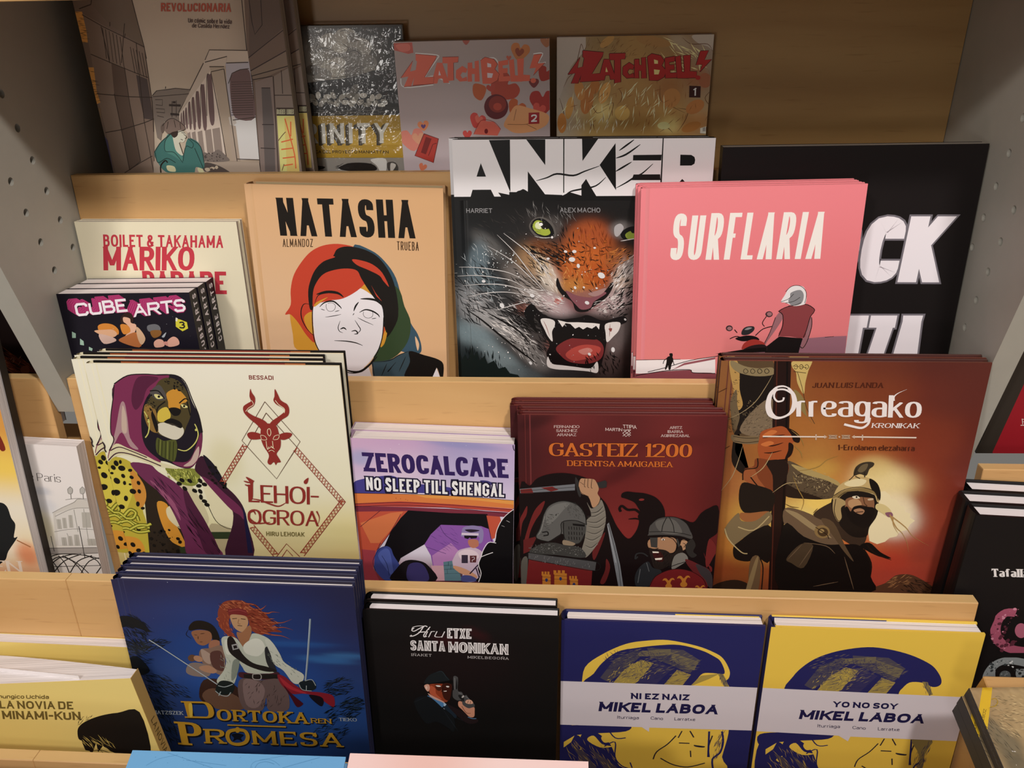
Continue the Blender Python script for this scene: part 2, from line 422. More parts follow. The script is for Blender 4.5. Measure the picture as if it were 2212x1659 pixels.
# ------------------------------------------------------------------ soft painted grounds (colour per point of a fine grid)
def ground(w, h, ctrl, blobs=(), step=2.0, gain=1.0, speck=0.0, vmax=None):
    """ctrl: rows of colours spread over the cover; blobs: (x, y, rx, ry, rot, colour, strength)"""
    nx = max(2, int(w / step)); ny = max(2, int((vmax or h) / step))
    C = [[lin(c) for c in r] for r in ctrl]; R, K = len(C), len(C[0])
    B = [(x, y, rx, ry, math.cos(a), math.sin(a), lin(c), s) for x, y, rx, ry, a, c, s in blobs]
    pts = []; cols = []
    hh = (vmax or h)
    for j in range(ny + 1):
        y = hh * j / ny; fy = y / hh * (R - 1); j0 = min(R - 2, int(fy)) if R > 1 else 0; ty = fy - j0 if R > 1 else 0; ty = ty * ty * (3 - 2 * ty)
        for i in range(nx + 1):
            x = w * i / nx; fx = x / w * (K - 1); i0 = min(K - 2, int(fx)) if K > 1 else 0; tx = fx - i0 if K > 1 else 0; tx = tx * tx * (3 - 2 * tx)
            j1 = min(R - 1, j0 + 1); i1 = min(K - 1, i0 + 1)
            c = [(C[j0][i0][m] * (1 - tx) + C[j0][i1][m] * tx) * (1 - ty) + (C[j1][i0][m] * (1 - tx) + C[j1][i1][m] * tx) * ty for m in (0, 1, 2)]
            for bx, by, rx, ry, ca, sa, bc, s in B:
                dx, dy = x - bx, y - by
                if abs(dx) > 2.4 * max(rx, ry) or abs(dy) > 2.4 * max(rx, ry): continue
                u = (dx * ca + dy * sa) / rx; v = (-dx * sa + dy * ca) / ry; q = u * u + v * v
                if q < 6:
                    k = s * math.exp(-q * q * .7) if q < 1.8 else s * .1 * math.exp(-(q - 1.8) * 2)
                    c = [c[m] * (1 - k) + bc[m] * k for m in (0, 1, 2)]
            if speck:
                r = 1 + random.uniform(-speck, speck); c = [q * r for q in c]
            pts.append((x, y)); cols.append([min(.92, q * gain) for q in c])
    return nx, ny, pts, cols
def sheet(name, g, h, z, mat, parent, groove=None):
    nx, ny, pts, cols = g
    v = []
    for x, y in pts:
        dz = 0
        if groove and abs(x - groove) < 3: dz = -.0006 * (.5 + .5 * math.cos((x - groove) / 3 * math.pi))
        v.append((x * .001, h - y * .001, z + dz))
    f = []
    for j in range(ny):
        for i in range(nx):
            a = j * (nx + 1) + i; f.append((a, a + nx + 1, a + nx + 2, a + 1))
    me = mesh(name, v, f); at = me.color_attributes.new('Col', 'FLOAT_COLOR', 'POINT')
    buf = []
    for c in cols: buf += [*c, 1.0]
    at.data.foreach_set('color', buf)
    for p in me.polygons: p.use_smooth = True
    return link(name, me, mat, parent)

# ------------------------------------------------------------------ books.  x right, y up the cover, z out of the front cover
def hardcover(M, w, h, t, name='comic_album', back='#333', spine=None, paper=None, bstripe=None, ct=.0021, over=.003, spine_right=False):
    r = empty(name, M); spine = spine or back
    fr = box('front_cover', (.004, 0, t - ct), (w, h, t - .0001), solid(back), r, .0006)
    if bstripe:
        bk = box('back_cover', (.004, 0, 0), (w * bstripe[0], h, ct), solid(back), r, .0006)
        box('back_cover_panel', (w * bstripe[0], 0, 0), (w, h, ct), solid(bstripe[1]), bk, .0006)
    else: box('back_cover', (.004, 0, 0), (w, h, ct), solid(back), r, .0006)
    # rounded spine with a joint on each side
    n = 8; prof = []
    for i in range(n + 1):
        a = math.pi / 2 + math.pi * i / n
        prof.append((.0048 + .0048 * math.cos(a), t / 2 + t / 2 * math.sin(a)))
    prof += [(.0052, ct * .5), (.0052, t - ct * .5)]
    prism('spine', prof, 0.0005, h - .0005, solid(spine), r, (0, 2, 1))
    box('page_block', (.006, over, ct), (w - over, h - over, t - ct), paper or PAGES, r)
    return r
def softcover(M, w, h, t, name='paperback_book', cover='#eee', spine=None, paper=None, spine_right=False, fan=None):
    r = empty(name, M); ct = .0005
    x0, x1 = (0, w) if not spine_right else (0, w)
    box('front_cover', (0, 0, t - ct), (w, h, t - .0001), solid(cover), r)
    box('back_cover', (0, 0, 0), (w, h, ct), solid(cover), r)
    sx = (w - .0006, w + .0001) if spine_right else (-.0001, .0006)
    box('spine', (sx[0], 0, ct * .6), (sx[1], h, t - ct * .6), solid(spine or cover), r)
    box('page_block', (.0007, .0006, ct), (w - .0007, h - .0004, t - ct), paper or PAGES, r)
    return r

B = {  # key: (matrix of the front copy, width, height, thickness)
'revo': ([[0.99999,0.00412,0.0,-0.41222],[-0.00107,0.25882,-0.96593,0.20011],[-0.00398,0.96592,0.25882,0.05731],[0,0,0,1]], 0.1999, 0.3519, 0.0154),
'trin': ([[0.99998,0.00622,0.0,-0.23521],[-0.00161,0.25881,-0.96593,0.23238],[-0.00601,0.96591,0.25882,0.05872],[0,0,0,1]], 0.1296, 0.2176, 0.0099),
'zat2': ([[0.99999,-0.00369,0.0,-0.11013],[0.00096,0.25882,-0.96593,0.21835],[0.00356,0.96592,0.25882,0.05737],[0,0,0,1]], 0.1513, 0.2072, 0.0121),
'zat1': ([[1.0,0.00205,0.0,0.0469],[-0.00053,0.25882,-0.96593,0.23323],[-0.00198,0.96592,0.25882,0.05767],[0,0,0,1]], 0.1510, 0.2035, 0.0121),
'mari': ([[0.99999,0.00493,0.0,-0.43871],[-0.0016,0.32556,-0.94552,0.0865],[-0.00466,0.94551,0.32557,-0.08387],[0,0,0,1]], 0.1675, 0.2215, 0.0066),
'nata': ([[0.99954,0.03034,0.0,-0.26172],[-0.00988,0.32542,-0.94552,0.09261],[-0.02869,0.94508,0.32557,-0.08302],[0,0,0,1]], 0.1942, 0.2563, 0.0187),
'anke': ([[0.99999,0.00444,0.0,-0.05043],[-0.00145,0.32556,-0.94552,0.08156],[-0.0042,0.94551,0.32557,-0.0847],[0,0,0,1]], 0.2431, 0.3004, 0.0099),
'blac': ([[1.0,-0.00305,0.0,0.20218],[0.00099,0.32557,-0.94552,0.0877],[0.00289,0.94551,0.32557,-0.08716],[0,0,0,1]], 0.2363, 0.2910, 0.0143),
'surf': ([[0.99992,-0.01282,0.0,0.12874],[0.00417,0.32554,-0.94552,0.04695],[0.01212,0.94544,0.32557,-0.08554],[0,0,0,1]], 0.1990, 0.2720, 0.0094),
'cube': ([[0.99994,-0.0114,0.0,-0.43636],[0.00371,0.32555,-0.94552,0.03795],[0.01078,0.94546,0.32557,-0.08805],[0,0,0,1]], 0.1338, 0.1824, 0.0171),
'leho': ([[0.99999,0.00422,0.0,-0.39036],[-0.00137,0.32557,-0.94552,-0.07916],[-0.00399,0.94551,0.32557,-0.22758],[0,0,0,1]], 0.2415, 0.3029, 0.0094),
'zero': ([[0.99957,0.02946,0.0,-0.15265],[-0.00959,0.32543,-0.94552,-0.0643],[-0.02785,0.94511,0.32557,-0.22667],[0,0,0,1]], 0.1574, 0.2198, 0.0171),
'gast': ([[0.99999,-0.00459,0.0,0.01586],[0.00149,0.32556,-0.94552,-0.07949],[0.00434,0.94551,0.32557,-0.22854],[0,0,0,1]], 0.1908, 0.2557, 0.0094),
'orre': ([[1.0,0.00248,0.0,0.19885],[-0.00081,0.32557,-0.94552,-0.05591],[-0.00234,0.94552,0.32557,-0.22831],[0,0,0,1]], 0.2378, 0.2944, 0.0103),
'dort': ([[0.99994,0.0111,0.0,-0.35875],[-0.00361,0.32555,-0.94552,-0.2209],[-0.01049,0.94546,0.32557,-0.36943],[0,0,0,1]], 0.2252, 0.3062, 0.0101),
'hiru': ([[0.99987,0.01598,0.0,-0.13327],[-0.0052,0.32553,-0.94552,-0.19961],[-0.01511,0.9454,0.32557,-0.37009],[0,0,0,1]], 0.1837, 0.2598, 0.0134),
'mikb': ([[0.99998,0.00549,0.0,0.0553],[-0.00179,0.32556,-0.94552,-0.18632],[-0.00519,0.9455,0.32557,-0.37307],[0,0,0,1]], 0.1881, 0.2442, 0.0171),
'miky': ([[0.99996,0.00901,0.0,0.24726],[-0.00293,0.32555,-0.94552,-0.18622],[-0.00852,0.94548,0.32557,-0.37278],[0,0,0,1]], 0.1909, 0.2434, 0.0182),
'pari': ([[0.999,0.04463,0.0,-0.57289],[-0.01453,0.32524,-0.94552,-0.05032],[-0.0422,0.94458,0.32557,-0.22491],[0,0,0,1]], 0.1327, 0.1984, 0.0154),
'oran': ([[0.99913,0.04168,0.0,-0.70325],[-0.01357,0.32529,-0.94552,-0.06873],[-0.03941,0.9447,0.32557,-0.22433],[0,0,0,1]], 0.2114, 0.3395, 0.0220),
'hair': ([[0.99967,0.02575,0.0,-0.73086],[-0.00838,0.32546,-0.94552,0.08625],[-0.02435,0.9452,0.32557,-0.08123],[0,0,0,1]], 0.2285, 0.3374, 0.0132),
'novi': ([[0.99172,-0.1236,-0.0349,-0.49673],[0.00752,0.32715,-0.94494,-0.24009],[0.12821,0.93685,0.32537,-0.37279],[0,0,0,1]], 0.1807, 0.2019, 0.0132),
'nov2': ([[0.99986,0.0166,0.0,-0.53297],[-0.0054,0.32552,-0.94552,-0.18534],[-0.01569,0.94539,0.32557,-0.37022],[0,0,0,1]], 0.1643, 0.1914, 0.0132),
'tafa': ([[0.99906,0.04343,0.0,0.41954],[-0.01414,0.32526,-0.94552,-0.10067],[-0.04106,0.94463,0.32557,-0.24952],[0,0,0,1]], 0.1252, 0.1999, 0.0220),
'redb': ([[0.99991,-0.01335,0.0,0.47661],[0.00035,0.02617,-0.99966,0.07468],[0.01335,0.99957,0.02618,-0.0887],[0,0,0,1]], 0.1047, 0.2420, 0.0220),
'blue': ([[0.99997,-0.00738,0.0,-0.28794],[0.00738,0.99997,0.0,-0.49023],[0.0,0.0,1.0,-0.1232],[0,0,0,1]], 0.1756, 0.2200, 0.0132),
'pink': ([[0.99999,-0.00367,0.0,-0.11],[0.00367,0.99999,0.0,-0.49686],[0.0,0.0,1.0,-0.1232],[0,0,0,1]], 0.1901, 0.2310, 0.0132),
'wrap': ([[0.99859,-0.05306,0.0,0.41663],[0.05306,0.99859,0.0,-0.40053],[0.0,0.0,1.0,-0.1452],[0,0,0,1]], 0.0916, 0.2200, 0.0132),
}
GROUND = {
'nata': ([['#dcb083','#dbb082','#d8ab7c'],['#e3bc95','#e2b98f','#dfb386'],['#e8c6a6','#e6c09a','#e4bb92']],[],4,1.0,0,None),
'anke': ([['#141313','#141313','#141313','#141313'],['#141313','#141313','#1c1b1b','#141313'],['#181a1c','#2a2828','#1d1a19','#221e1c'],['#202528','#3a3838','#33211c','#2a1d1a'],['#2b3336','#453f3e','#251a19','#171313'],['#1b2022','#2a2c2e','#191414','#141212'],['#1b2022','#2a2c2e','#191414','#141212']],[(32.5,100.4,18.7,7.9,0.7,'#6a6866',0.7),(21.0,116.4,9.5,19.4,0.17,'#6d7f88',0.75),(25.2,135.8,19.1,9.8,0.35,'#5c6d75',0.6),(14.7,164.0,14.5,23.8,-0.35,'#9b9c9e',0.75),(36.9,179.1,25.9,10.3,0.61,'#a8a5a4',0.75),(65.8,206.4,22.8,8.7,0.87,'#8d8885',0.7),(15.4,194.7,22.8,12.2,0.52,'#7f9299',0.8),(42.6,220.7,26.4,10.7,0.7,'#86969b',0.8),(11.2,221.0,13.2,17.9,0.0,'#1d2629',0.7),(65.6,234.6,19.8,7.2,0.35,'#5a6468',0.6),(76.0,119.4,14.0,19.4,-0.61,'#b08a62',0.8),(88.4,106.6,18.6,11.2,0.35,'#8a5230',0.75),(91.6,132.2,9.4,18.0,-0.52,'#d8cdbf',0.85),(63.3,132.4,18.9,9.8,0.61,'#8a817b',0.7),(79.0,153.6,22.2,10.0,0.44,'#a69a93',0.8),(98.1,160.1,17.5,10.1,0.44,'#c7aeb0',0.85),(128.6,103.4,23.0,22.3,0.0,'#c0622c',0.95),(131.4,90.9,16.8,14.1,0.0,'#a5502a',0.85),(125.9,122.5,26.4,21.0,0.0,'#c1652d',0.95),(120.0,141.9,18.8,9.8,0.0,'#c4843f',0.8),(137.0,132.1,14.0,14.6,0.0,'#b4511f',0.7),(159.6,112.8,13.9,9.5,-0.44,'#9a5a34',0.75),(163.5,132.0,9.3,17.8,0.35,'#cdb8a8',0.8),(151.8,156.5,22.0,11.6,-0.26,'#bfa9a9',0.85),(168.5,122.3,7.7,9.6,0.0,'#8d8b8c',0.7),(125.0,156.7,17.4,9.9,0.0,'#8b5153',0.9),(124.9,150.1,18.8,4.9,0.0,'#9c6a5c',0.8),(120.8,188.6,28.8,15.5,0.0,'#120d0e',0.95),(124.3,205.8,25.9,14.0,0.0,'#8b3433',0.9),(126.0,209.3,17.8,8.7,0.0,'#b2473e',0.8),(98.4,202.6,9.7,17.5,0.17,'#7a4a42',0.7),(150.5,216.0,14.5,21.1,0.0,'#4a3a38',0.8),(160.8,188.3,9.6,24.1,0.17,'#7a6f6e',0.6),(85.3,81.6,16.9,9.3,0.61,'#3b3634',0.8),(94.5,81.6,9.2,9.3,0.0,'#5c5653',0.6),(160.1,84.7,10.6,7.7,0.0,'#7b7876',0.75),(66.2,163.7,9.6,6.7,0.0,'#8e5547',0.6),(82.1,220.2,13.1,10.7,0.7,'#75716f',0.6)],1.3,1.0,0.06,None),
'surf': ([['#f08a92','#ef888f','#ee868e'],['#ea8087','#e97f85','#e67d82'],['#e58685','#e68584','#e07c7e'],['#e9918d','#e58b88','#d9807f']],[],4,1.0,0,None),
'blac': ([['#1b1616','#1a1515'],['#191515','#181414']],[],20,1.0,0,None),
'mari': ([['#ebe3c6','#e7dfc3'],['#eee6cb','#e9e1c6']],[],10,1.0,0,None),
'cube': ([['#17131d','#1a1622'],['#1c1a2a','#17141d']],[],10,1.0,0,None),
'leho': ([['#e9e5d2','#eae6d4','#e9e4d0'],['#e8e4cd','#e6e1c8','#e8e3cb'],['#e0ddbd','#e5e1c6','#e6e1c4'],['#d5cc92','#e0d9ac','#dccf93'],['#c5b06a','#cfbd80','#bd9650'],['#a88a48','#b08a48','#9a7030']],[(119.1,103.0,16.8,25.5,0.0,'#cfc795',0.5),(151.2,197.6,43.5,20.7,0.0,'#cdbd86',0.5)],3,1.0,0,None),
'zero': ([['#cda9c8','#c9a6c8','#a89cc6','#bfa9cf'],['#cfb6d3','#d8c2d8','#b9aed2','#c3b3d6'],['#d9d0e2','#dccfe2','#d3c8e2','#d6cae3'],['#aeb4d6','#dcd6e6','#d9d0e4','#d8cfe4'],['#d9d2e2','#d9d2e2','#d9d2e2','#d9d2e2'],['#8b3a3e','#7d3238','#4a2230','#6a2c38'],['#7a3346','#3a1a28','#271522','#43202e'],['#7a3346','#3a1a28','#271522','#43202e']],[(8.5,20.7,11.0,8.3,0.0,'#7f9cc8',0.5),(108.6,2.7,35.9,4.0,0.09,'#8d8fc0',0.6)],2.2,1.0,0,None),
'gast': ([['#4a1c1e','#6b2a2a','#5c2424','#6a2828','#5a2122'],['#43191b','#5a2020','#5c2020','#6e2826','#5a1e1e'],['#4a1a1b','#5c1e1e','#6b2423','#6e2422','#561c1c'],['#581d1d','#6e2524','#7d2a28','#772725','#5c1c1d'],['#4d1a1a','#5e2020','#74272a','#702524','#551a1c'],['#2a0f10','#2a0f10','#3a1416','#4a1818','#3a1214'],['#2a0f10','#2a0f10','#3a1416','#4a1818','#3a1214']],[(16.9,6.8,18.6,6.4,-0.35,'#2f1213',0.6),(93.4,62.7,23.5,6.8,-0.52,'#471618',0.6),(138.5,27.7,34.3,6.5,-0.09,'#4a1818',0.4)],3,1.0,0,None),
'orre': ([['#8b5a34','#8a5230','#7d4226','#6b3424','#5a2a22','#5c2c24'],['#8b5a32','#96602f','#8d4f2a','#7c3d24','#6e3022','#5f2a22'],['#8b5a32','#a3672f','#a86a34','#964c28','#7a3420','#62281f'],['#8b5230','#9c6230','#b07a3c','#a65c2c','#873a24','#6a2c22'],['#94532c','#b37a44','#c9964a','#c07a38','#94442a','#7a3226'],['#a05a2e','#c9a04a','#ecd07a','#d08a48','#9c4428','#8b3a2a'],['#9c5428','#c08a3c','#e3b864','#c96a38','#ad4a30','#96402f'],['#8b3f22','#8b4a24','#a04a2a','#b8442f','#b04434','#a0402f'],['#5a3420','#6b3a22','#8b3f28','#b3402f','#b54a38','#8b4430'],['#4a2e20','#4a2e20','#5c3526','#8b5436','#6b4830','#4a3024']],[(162.8,124.3,28.8,19.2,0.17,'#f0dca0',0.9),(108.7,146.3,17.7,8.9,0.0,'#f3cf6a',0.9),(176.4,164.2,24.9,19.8,0.35,'#f4ead2',0.95),(178.5,150.0,17.5,14.2,0.52,'#f3e2b8',0.8),(150.1,107.6,17.2,11.9,0.0,'#d9c07a',0.6),(95.5,112.1,23.3,10.3,-0.17,'#c9a04c',0.6),(219.1,197.3,22.2,11.2,-0.35,'#8a3830',0.5),(204.8,76.8,21.0,23.4,0.0,'#7d3624',0.5),(209.3,26.1,27.2,31.8,0.0,'#5a2a24',0.5),(181.2,213.2,19.5,11.3,0.17,'#b8402e',0.7)],2,1.0,0.02,None),
'dort': ([['#2b2d55','#2b3060','#2c2f5c','#2d2c4e'],['#2b3870','#283f80','#273c78','#2d3058'],['#273a70','#254a92','#24458a','#2a386c'],['#243460','#26509c','#2450a0','#28427c'],['#1f2c4c','#26488c','#2759a8','#2a4c8c'],['#1a2540','#28437c','#274f94','#223a6c'],['#15202e','#23305c','#21386c','#1b2c50'],['#111a24','#182848','#183060','#16243e'],['#0f161e','#14202e','#15284a','#121c2c']],[(192.6,84.3,25.6,4.0,0.05,'#3f83c8',0.55),(162.6,66.7,38.2,3.2,0.0,'#2f66b0',0.5),(212.3,78.5,20.4,3.2,0.0,'#4a8fd0',0.5),(41.1,100.0,21.2,13.5,0.0,'#2f4f90',0.5),(123.7,171.6,40.7,10.8,0.0,'#1f3f78',0.6)],3,0.72,0,None),
'hiru': ([['#151313','#161313','#151212'],['#161313','#1c1314','#141212'],['#131212','#131212','#131212'],['#121111','#121111','#121111'],['#121111','#121111','#121111']],[(78.8,33.4,13.8,6.7,0.17,'#3f1418',0.5),(107.5,24.0,11.6,5.3,0.44,'#3f1418',0.5)],6,1.0,0,None),
'mikb': ([['#25265c','#25265c'],['#25265c','#25265c']],[],20,1.0,0,None),
'miky': ([['#e6c24e','#e6c24e'],['#e6c24e','#e6c24e']],[],20,1.0,0,None),
'novi': ([['#e6cf7c','#e6cf80'],['#e9cf70','#e8cf78']],[],10,1.0,0,None),
'pari': ([['#e9e2df','#ece4e1'],['#e9e3e0','#eae4e1'],['#dfdcdc','#e6e2de'],['#d8cfae','#e3dfda'],['#e0dad0','#e0dcd6'],['#d9d4cf','#dcd6d2']],[(85.6,54.7,9.1,5.2,0.0,'#b9bcc6',0.7),(86.7,71.4,10.6,8.8,0.35,'#c9ccd6',0.5),(76.8,97.8,12.3,19.9,0.0,'#c9bf8c',0.6),(71.6,86.1,6.2,10.6,0.0,'#cfc69c',0.6)],3,1.0,0,None),
'oran': ([['#e3dcd6','#d8ccc2'],['#c8503a','#e08a3c'],['#d85a30','#d89a4a'],['#f0c050','#f3cf60'],['#e9e0cc','#ebe3d0'],['#f0ead8','#e9d8b0'],['#d8b078','#d07a48'],['#c85a38','#c8492f']],[(176.5,231.4,18.1,21.6,0.0,'#f0e8da',0.6),(202.9,246.8,12.1,14.4,0.0,'#d8794a',0.8)],4,1.0,0,None),
'hair': ([['#120d0f','#120d0f'],['#2a1712','#1d1110']],[],12,1.0,0,None),
'tafa': ([['#171415','#161314'],['#161314','#151213']],[],20,1.0,0,None),
'redb': ([['#a3202c','#a3202c'],['#9c1d29','#a3202c']],[],20,1.0,0,None),
'wrap': ([['#a88e68','#b39a70','#a98f66'],['#a98f66','#bfa67c','#b0966c'],['#a08660','#b59c72','#a99068']],[(2.7,34.2,8.3,20.3,-0.52,'#6f6450',0.8),(11.9,51.3,10.8,11.9,0.52,'#6b624e',0.85),(12.3,66.7,10.6,9.6,0.0,'#645c4a',0.8),(9.7,43.8,5.5,12.1,-0.52,'#8a7b60',0.7),(-12.3,52.8,5.4,9.7,0.0,'#b9a37a',0.6)],3,1.0,0.08,None),
'blue': ([['#6fa8d6','#6ca5d4'],['#6aa2d0','#6aa2d0']],[],20,1.0,0,None),
'pink': ([['#efcfcb','#e9bfb6','#efd2ce','#f0cfcb'],['#edcac4','#e6b5a8','#eec9c2','#efccc6']],[],6,1.0,0,None),
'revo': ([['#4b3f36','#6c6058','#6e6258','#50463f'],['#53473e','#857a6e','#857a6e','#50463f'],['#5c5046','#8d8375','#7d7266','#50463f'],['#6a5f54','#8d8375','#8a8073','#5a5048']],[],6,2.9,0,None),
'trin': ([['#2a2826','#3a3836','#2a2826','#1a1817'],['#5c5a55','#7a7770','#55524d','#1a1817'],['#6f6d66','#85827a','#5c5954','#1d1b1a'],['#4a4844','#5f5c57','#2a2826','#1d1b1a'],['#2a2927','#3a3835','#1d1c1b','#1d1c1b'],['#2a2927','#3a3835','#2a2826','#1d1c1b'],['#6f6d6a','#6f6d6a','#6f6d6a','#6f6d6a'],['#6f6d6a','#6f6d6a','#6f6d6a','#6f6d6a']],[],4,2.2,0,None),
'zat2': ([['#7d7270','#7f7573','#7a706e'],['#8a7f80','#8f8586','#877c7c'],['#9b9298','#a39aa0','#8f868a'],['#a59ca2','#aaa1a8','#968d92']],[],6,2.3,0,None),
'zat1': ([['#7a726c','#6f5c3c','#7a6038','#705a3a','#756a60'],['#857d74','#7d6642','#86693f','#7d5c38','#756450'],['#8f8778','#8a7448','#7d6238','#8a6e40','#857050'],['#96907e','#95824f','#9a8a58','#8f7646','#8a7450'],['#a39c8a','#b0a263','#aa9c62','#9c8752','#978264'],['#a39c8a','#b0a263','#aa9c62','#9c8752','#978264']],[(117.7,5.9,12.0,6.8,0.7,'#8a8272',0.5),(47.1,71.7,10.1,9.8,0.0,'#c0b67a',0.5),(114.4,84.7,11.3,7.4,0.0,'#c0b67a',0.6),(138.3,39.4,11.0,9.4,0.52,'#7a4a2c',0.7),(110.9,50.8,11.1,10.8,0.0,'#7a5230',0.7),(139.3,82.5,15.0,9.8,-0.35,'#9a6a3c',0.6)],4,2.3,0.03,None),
}
INK = {}
INK['nata'] = '''T #1c1712|NATASHA|301 126 1353 -8 7 374|t=0.185,th=0.155,gap=0.085,diag=0.84
T #4a3420|ALMANDOZ|327 532 306 -8 -5 81|t=0.1,th=0.09,gap=0.12
T #4a3420|TRUEBA|1473 525 216 1 -2 88|t=0.1,th=0.09,gap=0.12
S #d69a36 341,1245 534,1284 567,1587 617,1694 364,1704 336,1534
S #3a5566 1029,597 1210,623 1344,733 1448,901 1508,1163 1579,1369 1647,1488 1682,1625 1654,1703 1501,1694 1345,1575 1185,1055
S #e6be98 1621,1512 1658,1595 1642,1673 1624,1596
S #c8452f 276,1319 344,1215 360,1051 411,889 526,727 633,632 764,579 919,569 1070,613 1145,767 1188,996 1033,1193 741,1247 584,1388 565,1615 482,1544 406,1409 334,1320
S #d69a36 1085,941 1172,1041 1195,1128 1081,1117 1017,1002
S #36492e 1133,969 1444,988 1521,1192 1579,1369 1535,1584 1381,1760 1171,1815 1276,1501 1444,1314 1324,1124
S #1d1916 1347,948 1417,975 1451,1164 1443,1344 1333,1530 1292,1470 1317,1273 1266,1141
S #c8552f 1287,1425 1324,1469 1302,1577 1254,1640
S #d69a36 1304,1470 1328,1492 1293,1608 1251,1640
S #efeaee 597,1199 750,1128 896,1093 1045,1015 1163,1063 1278,1177 1300,1318 1283,1516 1207,1704 1080,1866 940,1951 809,1916 725,1832 615,1726 567,1587 563,1373
P #efeaee 795,1893 1116,1880 1146,2007 787,2005
S #c8452f 597,1199 640,1057 757,1039 931,1004 1094,912 1134,954 1043,1045 894,1130 748,1157 659,1182
S #d69a36 591,1229 608,1184 736,1121 675,1167
S #d69a36 556,1283 559,1389 558,1526 497,1467 471,1346
S #1d1916 834,676 874,618 974,590 1126,611 1262,678 1355,789 1419,931 1453,1120 1444,1314 1321,1484 1293,1169 1237,1142 1158,1027 1094,912 1056,834 958,815 829,833 712,880 633,970 589,1074 566,1253 538,1239 538,1075 570,957 630,839 722,750 839,704 826,691
S #c8452f 1014,721 1105,728 1216,765 1310,848 1373,991 1319,934 1280,878 1170,823 1060,776
P #c8452f 1192,982 1228,1054 1292,1147 1240,1097
C1 #1d1916 10 597,1199 636,1109 725,1077 840,1073 902,1115
C1 #1d1916 29 623,1095 726,1066 840,1073 899,1115
C1 #1d1916 23 1073,1129 1159,1126 1237,1142 1299,1199
C0 #1d1916 10 573,1222 556,1374 557,1572 601,1711 694,1849 809,1916 940,1951 1062,1906 1190,1752 1274,1547 1303,1318
C1 #1d1916 24 810,1892 927,1932 1032,1923 1141,1832 1212,1751
C1 #1d1916 11 542,1201 483,1203 448,1271 447,1362 489,1467 553,1542
C1 #1d1916 16 644,1228 703,1177 790,1163 852,1213 871,1240
C0 #1d1916 4 716,1195 711,1225 725,1262 756,1273 791,1257 809,1222 800,1193 768,1179 731,1188
C1 #1d1916 7 654,1250 696,1263
C1 #1d1916 7 693,1336 779,1321 864,1300
C1 #1d1916 7 797,1275 848,1258
C1 #1d1916 16 1053,1274 1117,1242 1188,1255 1244,1290 1260,1320
C0 #1d1916 4 1098,1265 1092,1295 1112,1325 1148,1331 1182,1315 1193,1277 1181,1255
C1 #1d1916 7 1032,1330 1095,1363 1191,1405
C1 #1d1916 7 1176,1338 1227,1328
C1 #1d1916 7 999,1283 983,1306
C1 #1d1916 17 1053,1162 1018,1208 996,1261
C1 #1d1916 8 848,1371 821,1441 832,1486 868,1500
C1 #1d1916 9 1001,1359 1034,1418 1053,1463 1013,1507
C1 #1d1916 15 841,1463 879,1446 906,1468
C1 #1d1916 14 957,1482 1001,1472 1021,1502 984,1511
C1 #1d1916 12 770,1590 891,1592 992,1606 1067,1635
S #3b4f59 1168,1815 1335,1785 1545,1679 1617,1736 1567,1879 1497,1985 1296,1985 1169,1998 1153,1879
S #171412 1553,1679 1705,1717 1850,1759 1907,1819 1897,1970 1874,1970 1833,1853 1786,1974 1497,1985 1555,1801
P #efeaee 1833,1856 1871,1971 1783,1974
C1 #1b1a1a 9 1171,1815 1335,1793 1441,1727 1553,1679
C1 #1b1a1a 9 1311,1826 1245,1971
C1 #1b1a1a 9 1408,1806 1314,1920 1361,1871
C1 #1b1a1a 9 1514,1740 1433,1916
C0 #1b1a1a 8 1157,1816 1163,1910 1169,1998'''
